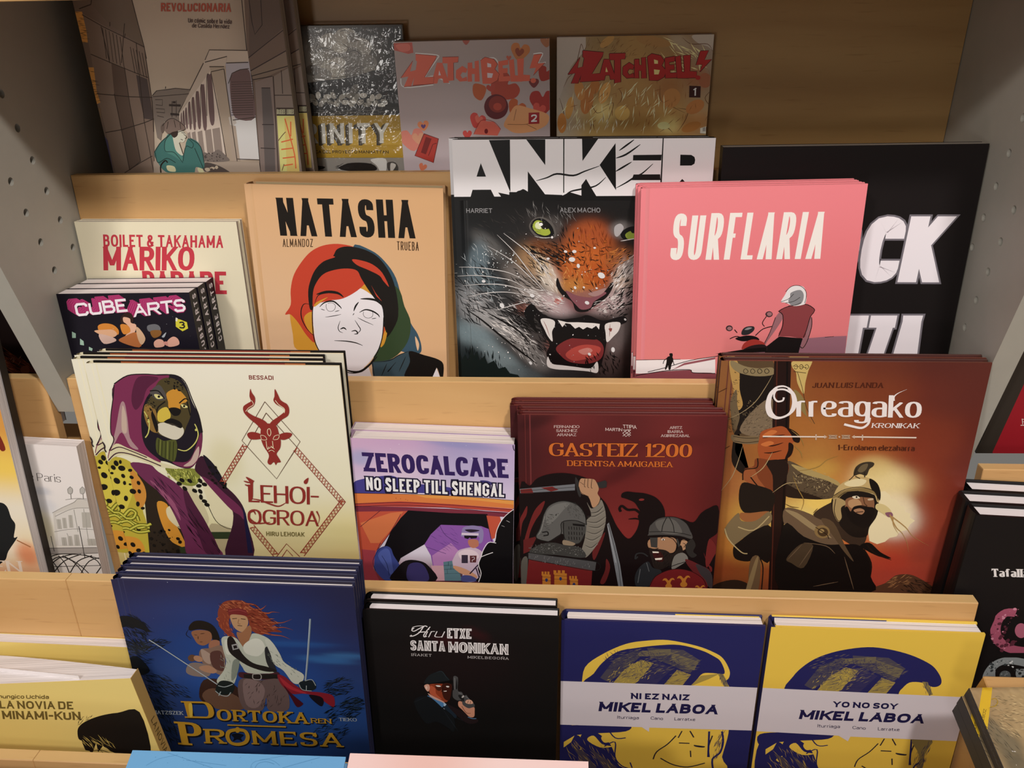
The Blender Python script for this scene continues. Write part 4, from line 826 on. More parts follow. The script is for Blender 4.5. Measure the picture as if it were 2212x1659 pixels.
INK['leho'] = '''T #7a2a22|BESSADI|1555 100 232 2 -3 43|t=0.19,gap=0.12
S #b9a93a -10,1040 102,983 233,1035 294,1159 340,1284 288,1479 251,1594 262,1760 219,2134 -82,2144 -66,1853 -79,1636 -74,1439 -90,1278 -92,1088
P #2a2118 274,1112 473,1266 703,1583 727,2119 219,2134 262,1760 297,1430
S #cfc04a 16,1118 127,1068 208,1161 198,1352 96,1565 13,1683 0,1470 -3,1276
S #c98a3a 217,1113 315,1269 319,1429 243,1562 196,1432
S #cf9034 416,1492 514,1506 542,1669 597,1851 626,2019 528,1988 467,1922 416,1722
S #cf9034 -51,1920 140,1931 166,2102 -63,2126
S #c9c09a 645,1104 770,1195 831,1337 890,1496 921,1659 878,1743 813,1612 731,1419 682,1293
S #ddd5b0 921,1224 1034,1316 1128,1442 1175,1603 1152,1768 1077,1770 979,1657 948,1495
S #d8cda6 505,1555 613,1520 659,1666 662,1815 568,1768 498,1670
S #b6aa86 939,1724 1147,1785 1151,1852 916,1867
P #b3a580 939,1908 1158,1902 1187,2105 995,2111
P #2f3a24 894,1826 1156,1818 1158,1902 895,1909
P #2f3a24 552,2021 659,2001 651,2087 555,2090
C0 #1c1712 7 933,1495 988,1690 1077,1770 1147,1785
C0 #1c1712 7 583,1767 660,1824
S #7f8438 575,1098 687,1103 872,1099 912,1192 839,1289 713,1276 628,1199
F #c3c463 50 730 1181 157 80 0.17 11.4 57.1 1.05 0.70
F #3c4019 40 727 1196 157 81 0.17 7.1 57.1 1.05 0.70
S #3a1a2c 952,958 1028,1003 1097,1094 1129,1251 1235,1391 1299,1535 1314,1731 1319,2101 1024,2110 1154,1735 1170,1538 1031,1332 927,1192 872,1099
S #6b2b4c 927,1192 1018,1237 1138,1378 1271,1535 1280,1666 1244,1618 1179,1570 1085,1443
S #1b1420 982,942 1065,1033 1127,1172 1159,1329 1077,1220 1013,1096
P #1c1a3a 1290,1502 1311,1599 1317,2067 1265,2068
S #6b2e50 230,1050 426,1062 497,1139 682,1293 789,1499 825,1711 954,1992 980,2111 638,2122 621,1884 557,1586 477,1393 335,1237
S #93506f 393,1236 489,1329 601,1504 624,1700 555,1521 455,1362
S #4b1f38 725,1292 804,1499 893,1742 970,2077 822,2082 776,1829 708,1550
F #3a1830 30 636 1552 87 441 -0.49 14.5 203.1 1.08 0.12
F #2a1220 20 827 1878 117 277 -0.44 14.6 175.6 1.13 0.20
S #1b1620 500,123 693,100 853,108 933,189 968,375 1011,521 1016,699 984,850 916,1005 831,1092 733,1087 602,1027 438,999 233,895 159,714 187,445 244,212
S #7a2f52 244,212 391,125 530,106 691,110 798,114 700,206 575,294 500,397 446,530 414,710 415,831 453,922 546,1028 432,1031 334,955 262,895 153,943 19,1008 46,915 111,806 109,685 154,505 203,357
S #a9868a 263,415 307,400 302,562 286,772 346,893 268,864 215,713 119,836 84,868 171,654
S #c2ab9c 280,429 294,532 264,712 221,683
S #56203c 498,130 635,122 684,149 556,251 489,382 403,471 379,384 422,239
S #d6cfa8 49,930 133,836 236,880 391,954 517,1029 704,1087 673,1103 480,1076 325,1002 192,958 72,991 12,1039
C0 #40202f 12 15,1024 110,944 224,942 382,1001 537,1075
C0 #40202f 11 60,914 153,874 258,910 413,984
C0 #1a1416 9 244,212 203,357 144,535 105,715 121,791 46,915
C0 #1a1416 10 245,205 392,118 558,101 692,107 853,108 935,175 973,346 1011,521 1016,699
S #6f2c4c 1002,699 986,850 916,1005 832,1084 734,1079 659,1026 800,1023 887,929
S #c0a79c 903,913 956,851 928,974 850,1061 764,1070 845,1007
S #4b4126 678,178 767,134 870,161 934,260 947,376 929,522 867,642 807,748 731,782 626,751 564,707 518,588 480,500 527,396 602,294
S #c78d33 738,292 841,247 910,318 920,376 854,406 830,465 736,452 736,379
S #cfb648 621,483 711,437 736,525 684,585 601,587
S #d2ccb8 595,616 709,600 825,642 826,717 745,782 652,758 585,706
S #8b6b35 511,411 596,468 587,587 578,707 500,678 474,529
S #514c4a 575,294 673,207 716,263 728,350 643,365
S #d8cf8a 616,305 660,310 695,343 645,354 621,337
S #d8cf8a 856,406 893,413 924,434 875,442
S #141210 669,329 663,338 654,342 646,338 644,329 650,320 659,316 667,320
S #141210 895,424 891,433 882,436 875,433 874,425 878,416 887,413 894,416
C0 #15110f 12 579,272 661,271 707,350
C0 #15110f 12 842,395 905,347 936,361
C0 #15110f 12 709,379 629,439 604,498
C0 #15110f 12 920,376 929,522
S #151110 729,452 793,439 846,465 820,516 770,528 742,496
S #151110 663,586 731,555 808,583 831,627 809,658 745,629 667,603
P #3b332b 674,603 735,607 798,640 731,629
S #15110f 621,410 568,469 582,542 590,646 564,707 547,617 549,499
C0 #c7c46a 11 483,485 511,588 481,708 439,766
C0 #c7c46a 11 741,886 822,899 919,821 969,730 968,655 955,610
S #c7c46a 519,591 513,601 504,605 495,601 494,591 499,582 509,578 517,582
S #c7c46a 971,673 965,682 956,686 948,683 946,673 951,664 960,659 968,663
D #15110f 40 835 204 95 58 0.35 12.2
D #15110f 30 555 469 55 167 0.17 12.4
S #4f5426 553,767 617,797 743,794 690,1010 608,996 524,921
C0 #2a2c14 7 571,782 535,936
C0 #2a2c14 7 603,797 565,966
C0 #2a2c14 7 638,796 594,996
C0 #2a2c14 7 679,803 635,1003
C0 #2a2c14 7 714,802 669,1010
C0 #8a8f44 4 589,782 549,951
C0 #8a8f44 4 655,803 615,996
S #15120d 97,1083 78,1083 65,1066 65,1042 78,1024 96,1023 109,1041 110,1065
S #15120d 167,1117 148,1134 120,1136 100,1120 99,1097 118,1080 146,1079 166,1094
S #15120d 66,1121 49,1128 32,1119 24,1100 31,1081 48,1075 65,1083 73,1103
S #15120d -20,1220 -38,1232 -60,1229 -74,1212 -71,1192 -53,1179 -31,1183 -17,1199
S #15120d 76,1277 53,1286 30,1275 21,1249 30,1225 52,1216 75,1228 85,1253
S #15120d 141,1214 126,1217 113,1207 110,1189 118,1174 133,1171 145,1181 149,1199
S #15120d 235,1129 227,1141 211,1146 196,1141 193,1129 201,1117 217,1112 232,1117
S #15120d 230,1220 216,1228 201,1224 192,1211 195,1196 208,1188 224,1192 233,1205
S #15120d 126,1297 115,1293 111,1277 117,1259 128,1250 139,1254 143,1270 138,1288
S #15120d 60,1387 42,1412 9,1423 -19,1414 -27,1389 -9,1364 24,1353 53,1363
S #15120d 104,1483 89,1477 84,1456 91,1432 107,1419 121,1425 127,1446 119,1470
S #15120d 224,1380 206,1396 180,1394 163,1378 164,1355 183,1340 208,1342 225,1358
S #15120d 265,1390 251,1389 243,1375 244,1356 254,1343 268,1344 276,1358 275,1377
S #15120d -5,1470 -15,1484 -34,1491 -50,1485 -55,1471 -44,1457 -25,1450 -9,1456
S #15120d 69,1562 51,1576 28,1575 12,1560 13,1539 31,1525 54,1526 70,1541
S #15120d 212,1543 200,1536 197,1516 205,1494 219,1484 232,1491 235,1511 227,1532
S #15120d -51,1331 -62,1329 -68,1315 -66,1299 -56,1289 -44,1291 -38,1304 -41,1320
S #15120d 132,1058 122,1054 119,1040 124,1024 134,1015 144,1019 148,1034 143,1050
S #15120d -66,1422 -74,1420 -78,1410 -75,1398 -67,1391 -60,1393 -56,1403 -59,1415
S #15120d 195,1291 188,1298 178,1300 169,1294 168,1286 175,1278 186,1277 194,1282
S #15120d 37,1168 29,1176 16,1178 6,1172 4,1162 13,1153 26,1151 36,1157
S #15120d -49,1070 -65,1067 -74,1049 -70,1026 -56,1011 -40,1014 -32,1033 -35,1056
S #15120d -40,1193 -51,1200 -65,1196 -73,1185 -70,1171 -58,1165 -44,1168 -37,1180
S #15120d 279,1292 265,1292 255,1280 255,1261 264,1248 278,1248 288,1261 288,1279
S #15120d 278,1561 269,1573 254,1578 240,1573 237,1562 245,1550 260,1545 274,1549
S #15120d 90,1689 79,1698 64,1697 54,1687 55,1674 66,1665 81,1666 91,1675
S #15120d -12,1775 -26,1773 -33,1757 -30,1738 -18,1725 -5,1728 2,1743 -1,1763
S #15120d 80,1832 70,1833 62,1823 62,1808 69,1798 80,1797 87,1807 87,1822
S #15120d 181,1825 168,1834 152,1830 143,1815 146,1800 159,1791 175,1795 185,1810
S #15120d -6,2000 -21,2010 -40,2008 -51,1993 -49,1975 -34,1964 -15,1967 -3,1981
S #15120d 85,2023 67,2030 49,2021 41,2000 48,1980 66,1973 84,1982 92,2003
S #15120d 27,2127 12,2130 0,2119 -4,2101 4,2085 19,2082 31,2093 35,2111
S #15120d 140,2068 129,2084 108,2091 90,2085 86,2070 97,2053 117,2046 135,2052
S #15120d 11,1850 4,1861 -10,1866 -21,1862 -24,1851 -17,1841 -4,1836 8,1840
S #15120d 182,2113 170,2121 155,2117 147,2104 150,2090 162,2083 176,2086 184,2099
S #15120d 711,1279 697,1290 676,1288 662,1275 661,1258 676,1247 696,1249 711,1262
S #15120d 752,1343 736,1349 719,1339 710,1320 715,1303 731,1298 748,1307 757,1326
S #15120d 819,1252 804,1259 785,1251 775,1234 779,1217 794,1210 812,1217 823,1235
S #15120d 852,1360 837,1369 817,1363 805,1347 808,1329 823,1321 842,1327 854,1343
S #15120d 900,1376 884,1378 869,1365 864,1344 871,1327 887,1325 902,1338 907,1359
S #15120d 884,1447 870,1442 863,1422 867,1398 880,1385 894,1390 901,1410 897,1434
S #15120d 935,1474 921,1485 900,1483 885,1470 885,1453 899,1442 919,1444 934,1457
S #15120d 954,1514 940,1525 919,1524 904,1510 904,1493 918,1482 939,1483 954,1497
S #15120d 920,1256 904,1258 889,1245 884,1225 891,1208 907,1205 922,1218 927,1239
S #15120d 967,1281 953,1292 932,1290 917,1277 917,1260 931,1250 951,1251 966,1264
S #15120d 744,1243 729,1252 709,1246 698,1230 700,1213 715,1205 734,1210 746,1226
S #15120d 911,1287 900,1302 879,1309 859,1303 854,1289 864,1274 886,1267 905,1273
D #15110d 50 424 1991 164 193 0.00 23.9
D #15110d 30 1082 1189 71 143 -0.35 19.9
C0 #3b3d12 38 -93,1702 32,1666 147,1746 285,1792
C0 #a5a332 26 -93,1702 32,1666 147,1746 285,1792
C0 #d8d268 7 -93,1702 32,1666 147,1746 285,1792
C0 #3b3d12 39 -93,1769 66,1715 167,1796 310,1742
C0 #a5a332 27 -93,1769 66,1715 167,1796 310,1742
C0 #d8d268 8 -93,1769 66,1715 167,1796 310,1742
C0 #3b3d12 38 -72,1603 -2,1617 72,1681 167,1646 184,1712
C0 #a5a332 26 -72,1603 -2,1617 72,1681 167,1646 184,1712
C0 #d8d268 7 -72,1603 -2,1617 72,1681 167,1646 184,1712
C0 #3b3d12 38 -92,1836 34,1799 157,1846 279,1826
C0 #a5a332 26 -92,1836 34,1799 157,1846 279,1826
C0 #d8d268 7 -92,1836 34,1799 157,1846 279,1826
C0 #3b3d12 38 -62,1553 -14,1535 5,1584 -43,1602
C0 #a5a332 27 -62,1553 -14,1535 5,1584 -43,1602
C0 #d8d268 8 -62,1553 -14,1535 5,1584 -43,1602
C0 #3b3d12 38 50,1649 122,1581 174,1613 131,1680 58,1682
C0 #a5a332 26 50,1649 122,1581 174,1613 131,1680 58,1682
C0 #d8d268 7 50,1649 122,1581 174,1613 131,1680 58,1682
C0 #3b3d12 38 75,1815 174,1762 262,1760
C0 #a5a332 26 75,1815 174,1762 262,1760
C0 #d8d268 7 75,1815 174,1762 262,1760
C0 #2a1f22 15 -73,840 -16,808 13,869 -32,947
C0 #2a1f22 14 -76,901 -15,870 14,931
S #c9b93e -102,995 -36,963 1,1055 -44,1198 -31,1341 -70,1423 -90,1278 -106,1120
D #15120d 14 -62 1151 43 196 -0.26 25.8
L0 #5d3a28 5 1672,365 1960,779 1678,1191 1392,778 1672,365
L0 #5d3a28 6 1669,481 1923,840 1678,1191 1435,842 1669,481
L0 #8c2f28 7 1435,842 1141,1266
L0 #8c2f28 7 1399,816 1104,1239
L0 #a4452f 7 1431,839 1390,835 1407,874 1366,870 1383,908 1342,905 1359,943 1318,940 1335,978 1293,975 1310,1013 1269,1010 1286,1049 1244,1045 1261,1084 1220,1081 1237,1120 1195,1116 1212,1155 1170,1152 1187,1191 1145,1188 1162,1227 1120,1224
L0 #a4452f 7 1430,846 1389,842 1406,880 1365,877 1382,915 1341,911 1358,950 1317,946 1334,985 1292,981 1309,1020 1268,1016 1285,1055 1243,1052 1260,1091 1219,1087 1236,1126 1194,1123 1211,1162 1169,1158 1186,1198 1144,1194 1161,1234 1119,1230
L0 #8c2f28 6 1923,840 2336,1436
L0 #8c2f28 6 1884,875 2296,1473
L0 #a4452f 7 1919,843 1898,886 1939,873 1918,915 1959,902 1938,944 1979,931 1958,974 2000,960 1979,1003 2020,990 1999,1033 2040,1019 2019,1062 2061,1049 2040,1092 2081,1078 2060,1122 2102,1108 2081,1152 2123,1138 2102,1181 2143,1168 2122,1211 2164,1198 2143,1241 2185,1228 2164,1272 2206,1258 2185,1302 2226,1288 2206,1332 2247,1318 2227,1362 2268,1348 2248,1393 2289,1379 2269,1423 2311,1409 2290,1454
L0 #a4452f 7 1919,849 1898,892 1940,878 1918,921 1960,907 1939,950 1980,937 1959,979 2000,966 1979,1009 2021,995 2000,1038 2041,1025 2020,1068 2062,1054 2041,1098 2082,1084 2061,1127 2103,1114 2082,1157 2123,1144 2102,1187 2144,1173 2123,1217 2165,1203 2144,1247 2186,1233 2165,1277 2206,1263 2186,1308 2227,1294 2206,1338 2248,1324 2227,1368 2269,1354 2248,1399 2290,1385 2270,1429 2312,1415 2291,1460
L0 #8c2f28 7 2336,1436 1847,2084
L0 #8c2f28 7 2301,1404 1811,2050
L0 #a4452f 7 2332,1433 2291,1425 2306,1468 2265,1459 2280,1503 2239,1494 2253,1538 2212,1529 2226,1573 2185,1565 2200,1608 2159,1600 2173,1644 2132,1636 2146,1680 2105,1671 2119,1715 2078,1707 2092,1751 2050,1743 2065,1787 2023,1779 2037,1824 1996,1815 2010,1860 1968,1851 1982,1896 1941,1888 1955,1933 1913,1925 1927,1970 1885,1961 1899,2007 1857,1998 1871,2044 1829,2035
L0 #a4452f 7 2324,1439 2283,1431 2298,1474 2257,1466 2271,1509 2230,1501 2245,1544 2204,1536 2218,1580 2177,1571 2191,1615 2150,1607 2165,1651 2123,1642 2138,1686 2096,1678 2111,1722 2069,1714 2083,1758 2042,1750 2056,1794 2015,1786 2029,1830 1987,1822 2001,1867 1960,1858 1974,1903 1932,1895 1946,1940 1904,1931 1918,1977 1876,1968 1891,2014 1848,2005 1863,2051 1820,2042
L0 #8c2f28 7 1331,1763 1537,2111
L0 #8c2f28 7 1374,1726 1581,2073
L0 #a4452f 7 1335,1760 1380,1747 1356,1794 1400,1781 1376,1828 1421,1816 1396,1863 1441,1850 1417,1897 1462,1885 1438,1932 1482,1919 1458,1967 1503,1954 1479,2002 1524,1989 1500,2037 1545,2024 1521,2072 1566,2059
L0 #a4452f 7 1342,1766 1387,1753 1363,1800 1407,1787 1383,1835 1428,1822 1404,1869 1448,1856 1424,1904 1469,1891 1445,1938 1490,1925 1466,1973 1510,1960 1486,2008 1531,1995 1507,2043 1552,2030 1528,2078 1573,2065
L0 #8c2f28 7 1552,2111 1683,1940 1802,2094
L0 #8c2f28 7 1611,2109 1678,2013 1730,2088
S #8c2f28 1552,235 1561,273 1585,330 1565,402 1513,440 1489,469 1543,512 1620,548 1662,584 1677,628 1669,687 1604,659 1558,600 1498,542 1456,477 1459,419 1508,382 1541,360 1534,309
S #8c2f28 1785,234 1808,291 1828,348 1883,390 1896,448 1875,507 1809,552 1747,612 1686,657 1669,687 1670,628 1712,568 1786,515 1847,463 1838,427 1782,392 1757,349 1773,306
S #8c2f28 1611,614 1668,591 1747,612 1764,685 1773,775 1757,851 1715,912 1729,958 1744,1003 1709,1012 1691,1038 1675,1005 1636,1036 1612,1006 1637,929 1600,839 1583,764 1587,689
S #8c2f28 1454,706 1506,683 1585,704 1592,748 1535,764 1474,758
S #8c2f28 1768,708 1833,684 1892,695 1867,736 1809,762 1769,753
C0 #e4dcb6 5 1583,716 1623,725 1638,763 1590,763 1583,719
C0 #e4dcb6 5 1700,761 1719,724 1764,712 1749,753 1706,764
C0 #e4dcb6 6 1659,658 1681,645 1689,687 1671,724 1654,695 1659,658
C0 #e4dcb6 6 1629,778 1631,868 1649,838
C0 #e4dcb6 6 1691,777 1688,852 1670,830
C0 #e4dcb6 5 1646,860 1676,840 1700,864
C0 #e4dcb6 5 1639,891 1671,875 1696,894
C0 #e9e2bf 5 1546,352 1560,395 1507,432 1475,469
C0 #e9e2bf 6 1774,349 1802,392 1850,434 1845,478
T #8c2f28|LEHOI-|1381 1261 706 15 -21 199|t=0.15,th=0.09,gap=0.05
T #8c2f28|OGROA|1334 1542 723 6 -18 176|t=0.15,th=0.09,gap=0.05
S #8c2f28 1373,1174 1451,1220 1437,1243 1408,1419 1373,1420 1407,1260
C1 #8c2f28 17 1366,1420 1470,1434 1577,1479 1660,1501 1736,1459
C1 #8c2f28 18 1335,1632 1404,1704 1549,1691
C1 #8c2f28 17 1345,1222 1412,1244
C1 #8c2f28 17 1350,1261 1406,1284
C1 #8c2f28 17 1341,1591 1395,1565 1411,1605
S #8c2f28 1948,1208 1997,1171 1980,1231 1952,1240
C2 #8c2f28 17 2036,1548 2056,1629 2024,1720
T #6f6436|HIRU LEHOIAK|1492 1800 391 -2 -4 51|t=0.15,gap=0.16'''
INK['zero'] = '''D #ece4ee 30 793 216 725 278 0.00 6.0
S #443f88 -1,490 95,443 245,408 382,394 491,438 638,473 810,479 957,500 1080,522 1079,579 585,575 -9,611
S #39356f 1240,409 1313,406 1374,438 1301,455
T #33215a|ZEROCALCARE|98 149 1410 10 12 209|t=0.225,th=0.2,gap=0.06
T #1d1733|NO SLEEP TILL SHENGAL|123 421 1355 14 -1 145|t=0.165,gap=0.1,space=0.3,grow=0.1,block=1
T #ecebec|NO SLEEP TILL SHENGAL|123 421 1355 14 -1 145|t=0.165,gap=0.1,space=0.3,grow=0,block=1
P #d97f43 -9,608 584,592 1079,593 1620,616 1621,708 954,685 456,678 -11,726
P #e39a4c 584,592 1079,593 1620,616 1621,665 1202,629 707,626
P #b5473c -11,726 456,678 954,685 1621,711 1622,751 953,728 0,754
P #7b3040 0,754 528,742 953,739 1622,754 1623,809 952,793 527,786 2,820
C0 #2a1522 5 -9,608 584,592 1079,593 1620,616
C0 #2a1522 5 -11,733 455,692 954,696 1621,722
C0 #2a1522 5 6,761 529,720 1077,736 1622,773
P #c1543d 2,820 527,786 338,1052 214,1224 135,1489 152,1645 20,1652
P #d3764a 38,950 349,816 476,795 339,1023 217,1179 126,1184
P #a13f4a 31,1265 173,1272 135,1489 192,1642 27,1652
C0 #5c2430 6 250,792 35,994
C0 #5c2430 7 229,1178 186,1271
C0 #5c2430 6 450,826 339,1038 200,1255
P #100d12 527,778 952,788 1313,781 1338,955 1250,930 849,929 745,1046 677,1169 427,1349 339,1571 336,1634 494,1624 310,1635 221,1330 339,1038 448,870
P #8a57a8 849,929 1250,923 1331,955 1375,1101 1197,1336 938,1536 859,1603 759,1453 737,1301 677,1169 745,1046
P #b47fb8 750,1301 945,1139 1070,1283 940,1443 872,1602 781,1608
P #cfa2ae 734,1424 876,1416 885,1601 781,1608
F #5c3a80 24 883 1083 139 150 0.52 5.1 113.9 0.52 0.30
C0 #4a2e6a 5 689,1198 892,1270
C0 #4a2e6a 5 836,937 896,1052 1021,1135
S #3d4a8f 153,1395 186,1271 266,1214 329,1233 357,1323 422,1473 376,1631 257,1638 159,1519
S #5263ad 195,1332 265,1244 315,1264 334,1401 339,1571 265,1482
C0 #1b2350 5 159,1519 140,1396 212,1255 279,1213
C0 #1b2350 5 234,1330 281,1434 300,1573
S #171317 323,1635 383,1475 477,1377 607,1370 708,1426 781,1608
S #3a3466 501,1437 606,1393 681,1458 702,1612 494,1624
S #cbb5c8 1007,1241 1071,1200 1173,1179 1261,1227 1287,1301 1261,1455 1208,1582 1066,1591 1055,1436 965,1442 947,1381
S #e0cdd6 1020,1255 1109,1205 1198,1230 1223,1305 1069,1344
S #b8765e 1123,1092 1212,1087 1224,1154 1173,1187 1129,1159
S #8d7fae 1055,1014 1074,947 1162,920 1250,937 1275,1002 1262,1107 1224,1124 1224,1049 1060,1058
P #d8c9da 1055,1011 1225,1008 1224,1035 1054,1038
P #171218 1080,1042 1212,1038 1205,1068 1149,1076 1136,1062 1117,1082 1083,1072
S #2a2030 1087,976 1150,965 1237,975 1149,1002
S #cf9a7a 966,1411 1068,1436 1170,1491 1209,1536 1170,1569 1067,1513 978,1472
P #3a3040 1051,1276 1115,1273 1114,1372 1050,1375
P #5a2a2e 1134,1279 1204,1275 1197,1359 1136,1363
C0 #e7dfe4 5 1153,1301 1178,1295 1178,1322 1159,1331 1159,1351
C0 #2a2034 13 1132,1501 1222,1381
C0 #2a2034 12 1197,1428 1234,1565
P #5c7f8a 864,1371 954,1350 965,1442 1029,1500 1053,1592 872,1602
C0 #26323a 4 863,1417 960,1403
C0 #26323a 4 868,1463 978,1449
C0 #26323a 3 874,1516 1029,1500
C0 #26323a 4 915,1368 914,1414
C0 #26323a 4 940,1412 939,1459
C0 #26323a 3 901,1461 902,1515
S #4a4f88 1054,1529 1144,1524 1209,1567 1195,1591 1053,1599
P #c1543d 1300,797 1437,804 1450,861 1388,1055 1356,1072
C0 #3a1a20 5 1300,782 1356,1102 1363,1116
S #0c0a0d 1633,679 1548,741 1462,832 1413,951 1388,1100 1325,1118 1274,1211 1236,1319 1216,1427 1235,1519 1221,1597 1646,1588
C0 #e8e4e6 7 1633,676 1548,733 1462,832 1406,966 1388,1093
C0 #e8e4e6 8 1400,1114 1325,1111 1274,1196 1248,1288 1222,1381 1248,1487 1221,1597
C0 #e8e4e6 8 1248,1288 1312,1254 1369,1228
C1 #d8d4d6 3 1450,905 1487,918
C1 #d8d4d6 4 1499,844 1537,864
C0 #15101a 7 1558,6 1565,52 1595,85
D #8a2a24 8 532 656 149 8 0.07 6.2'''
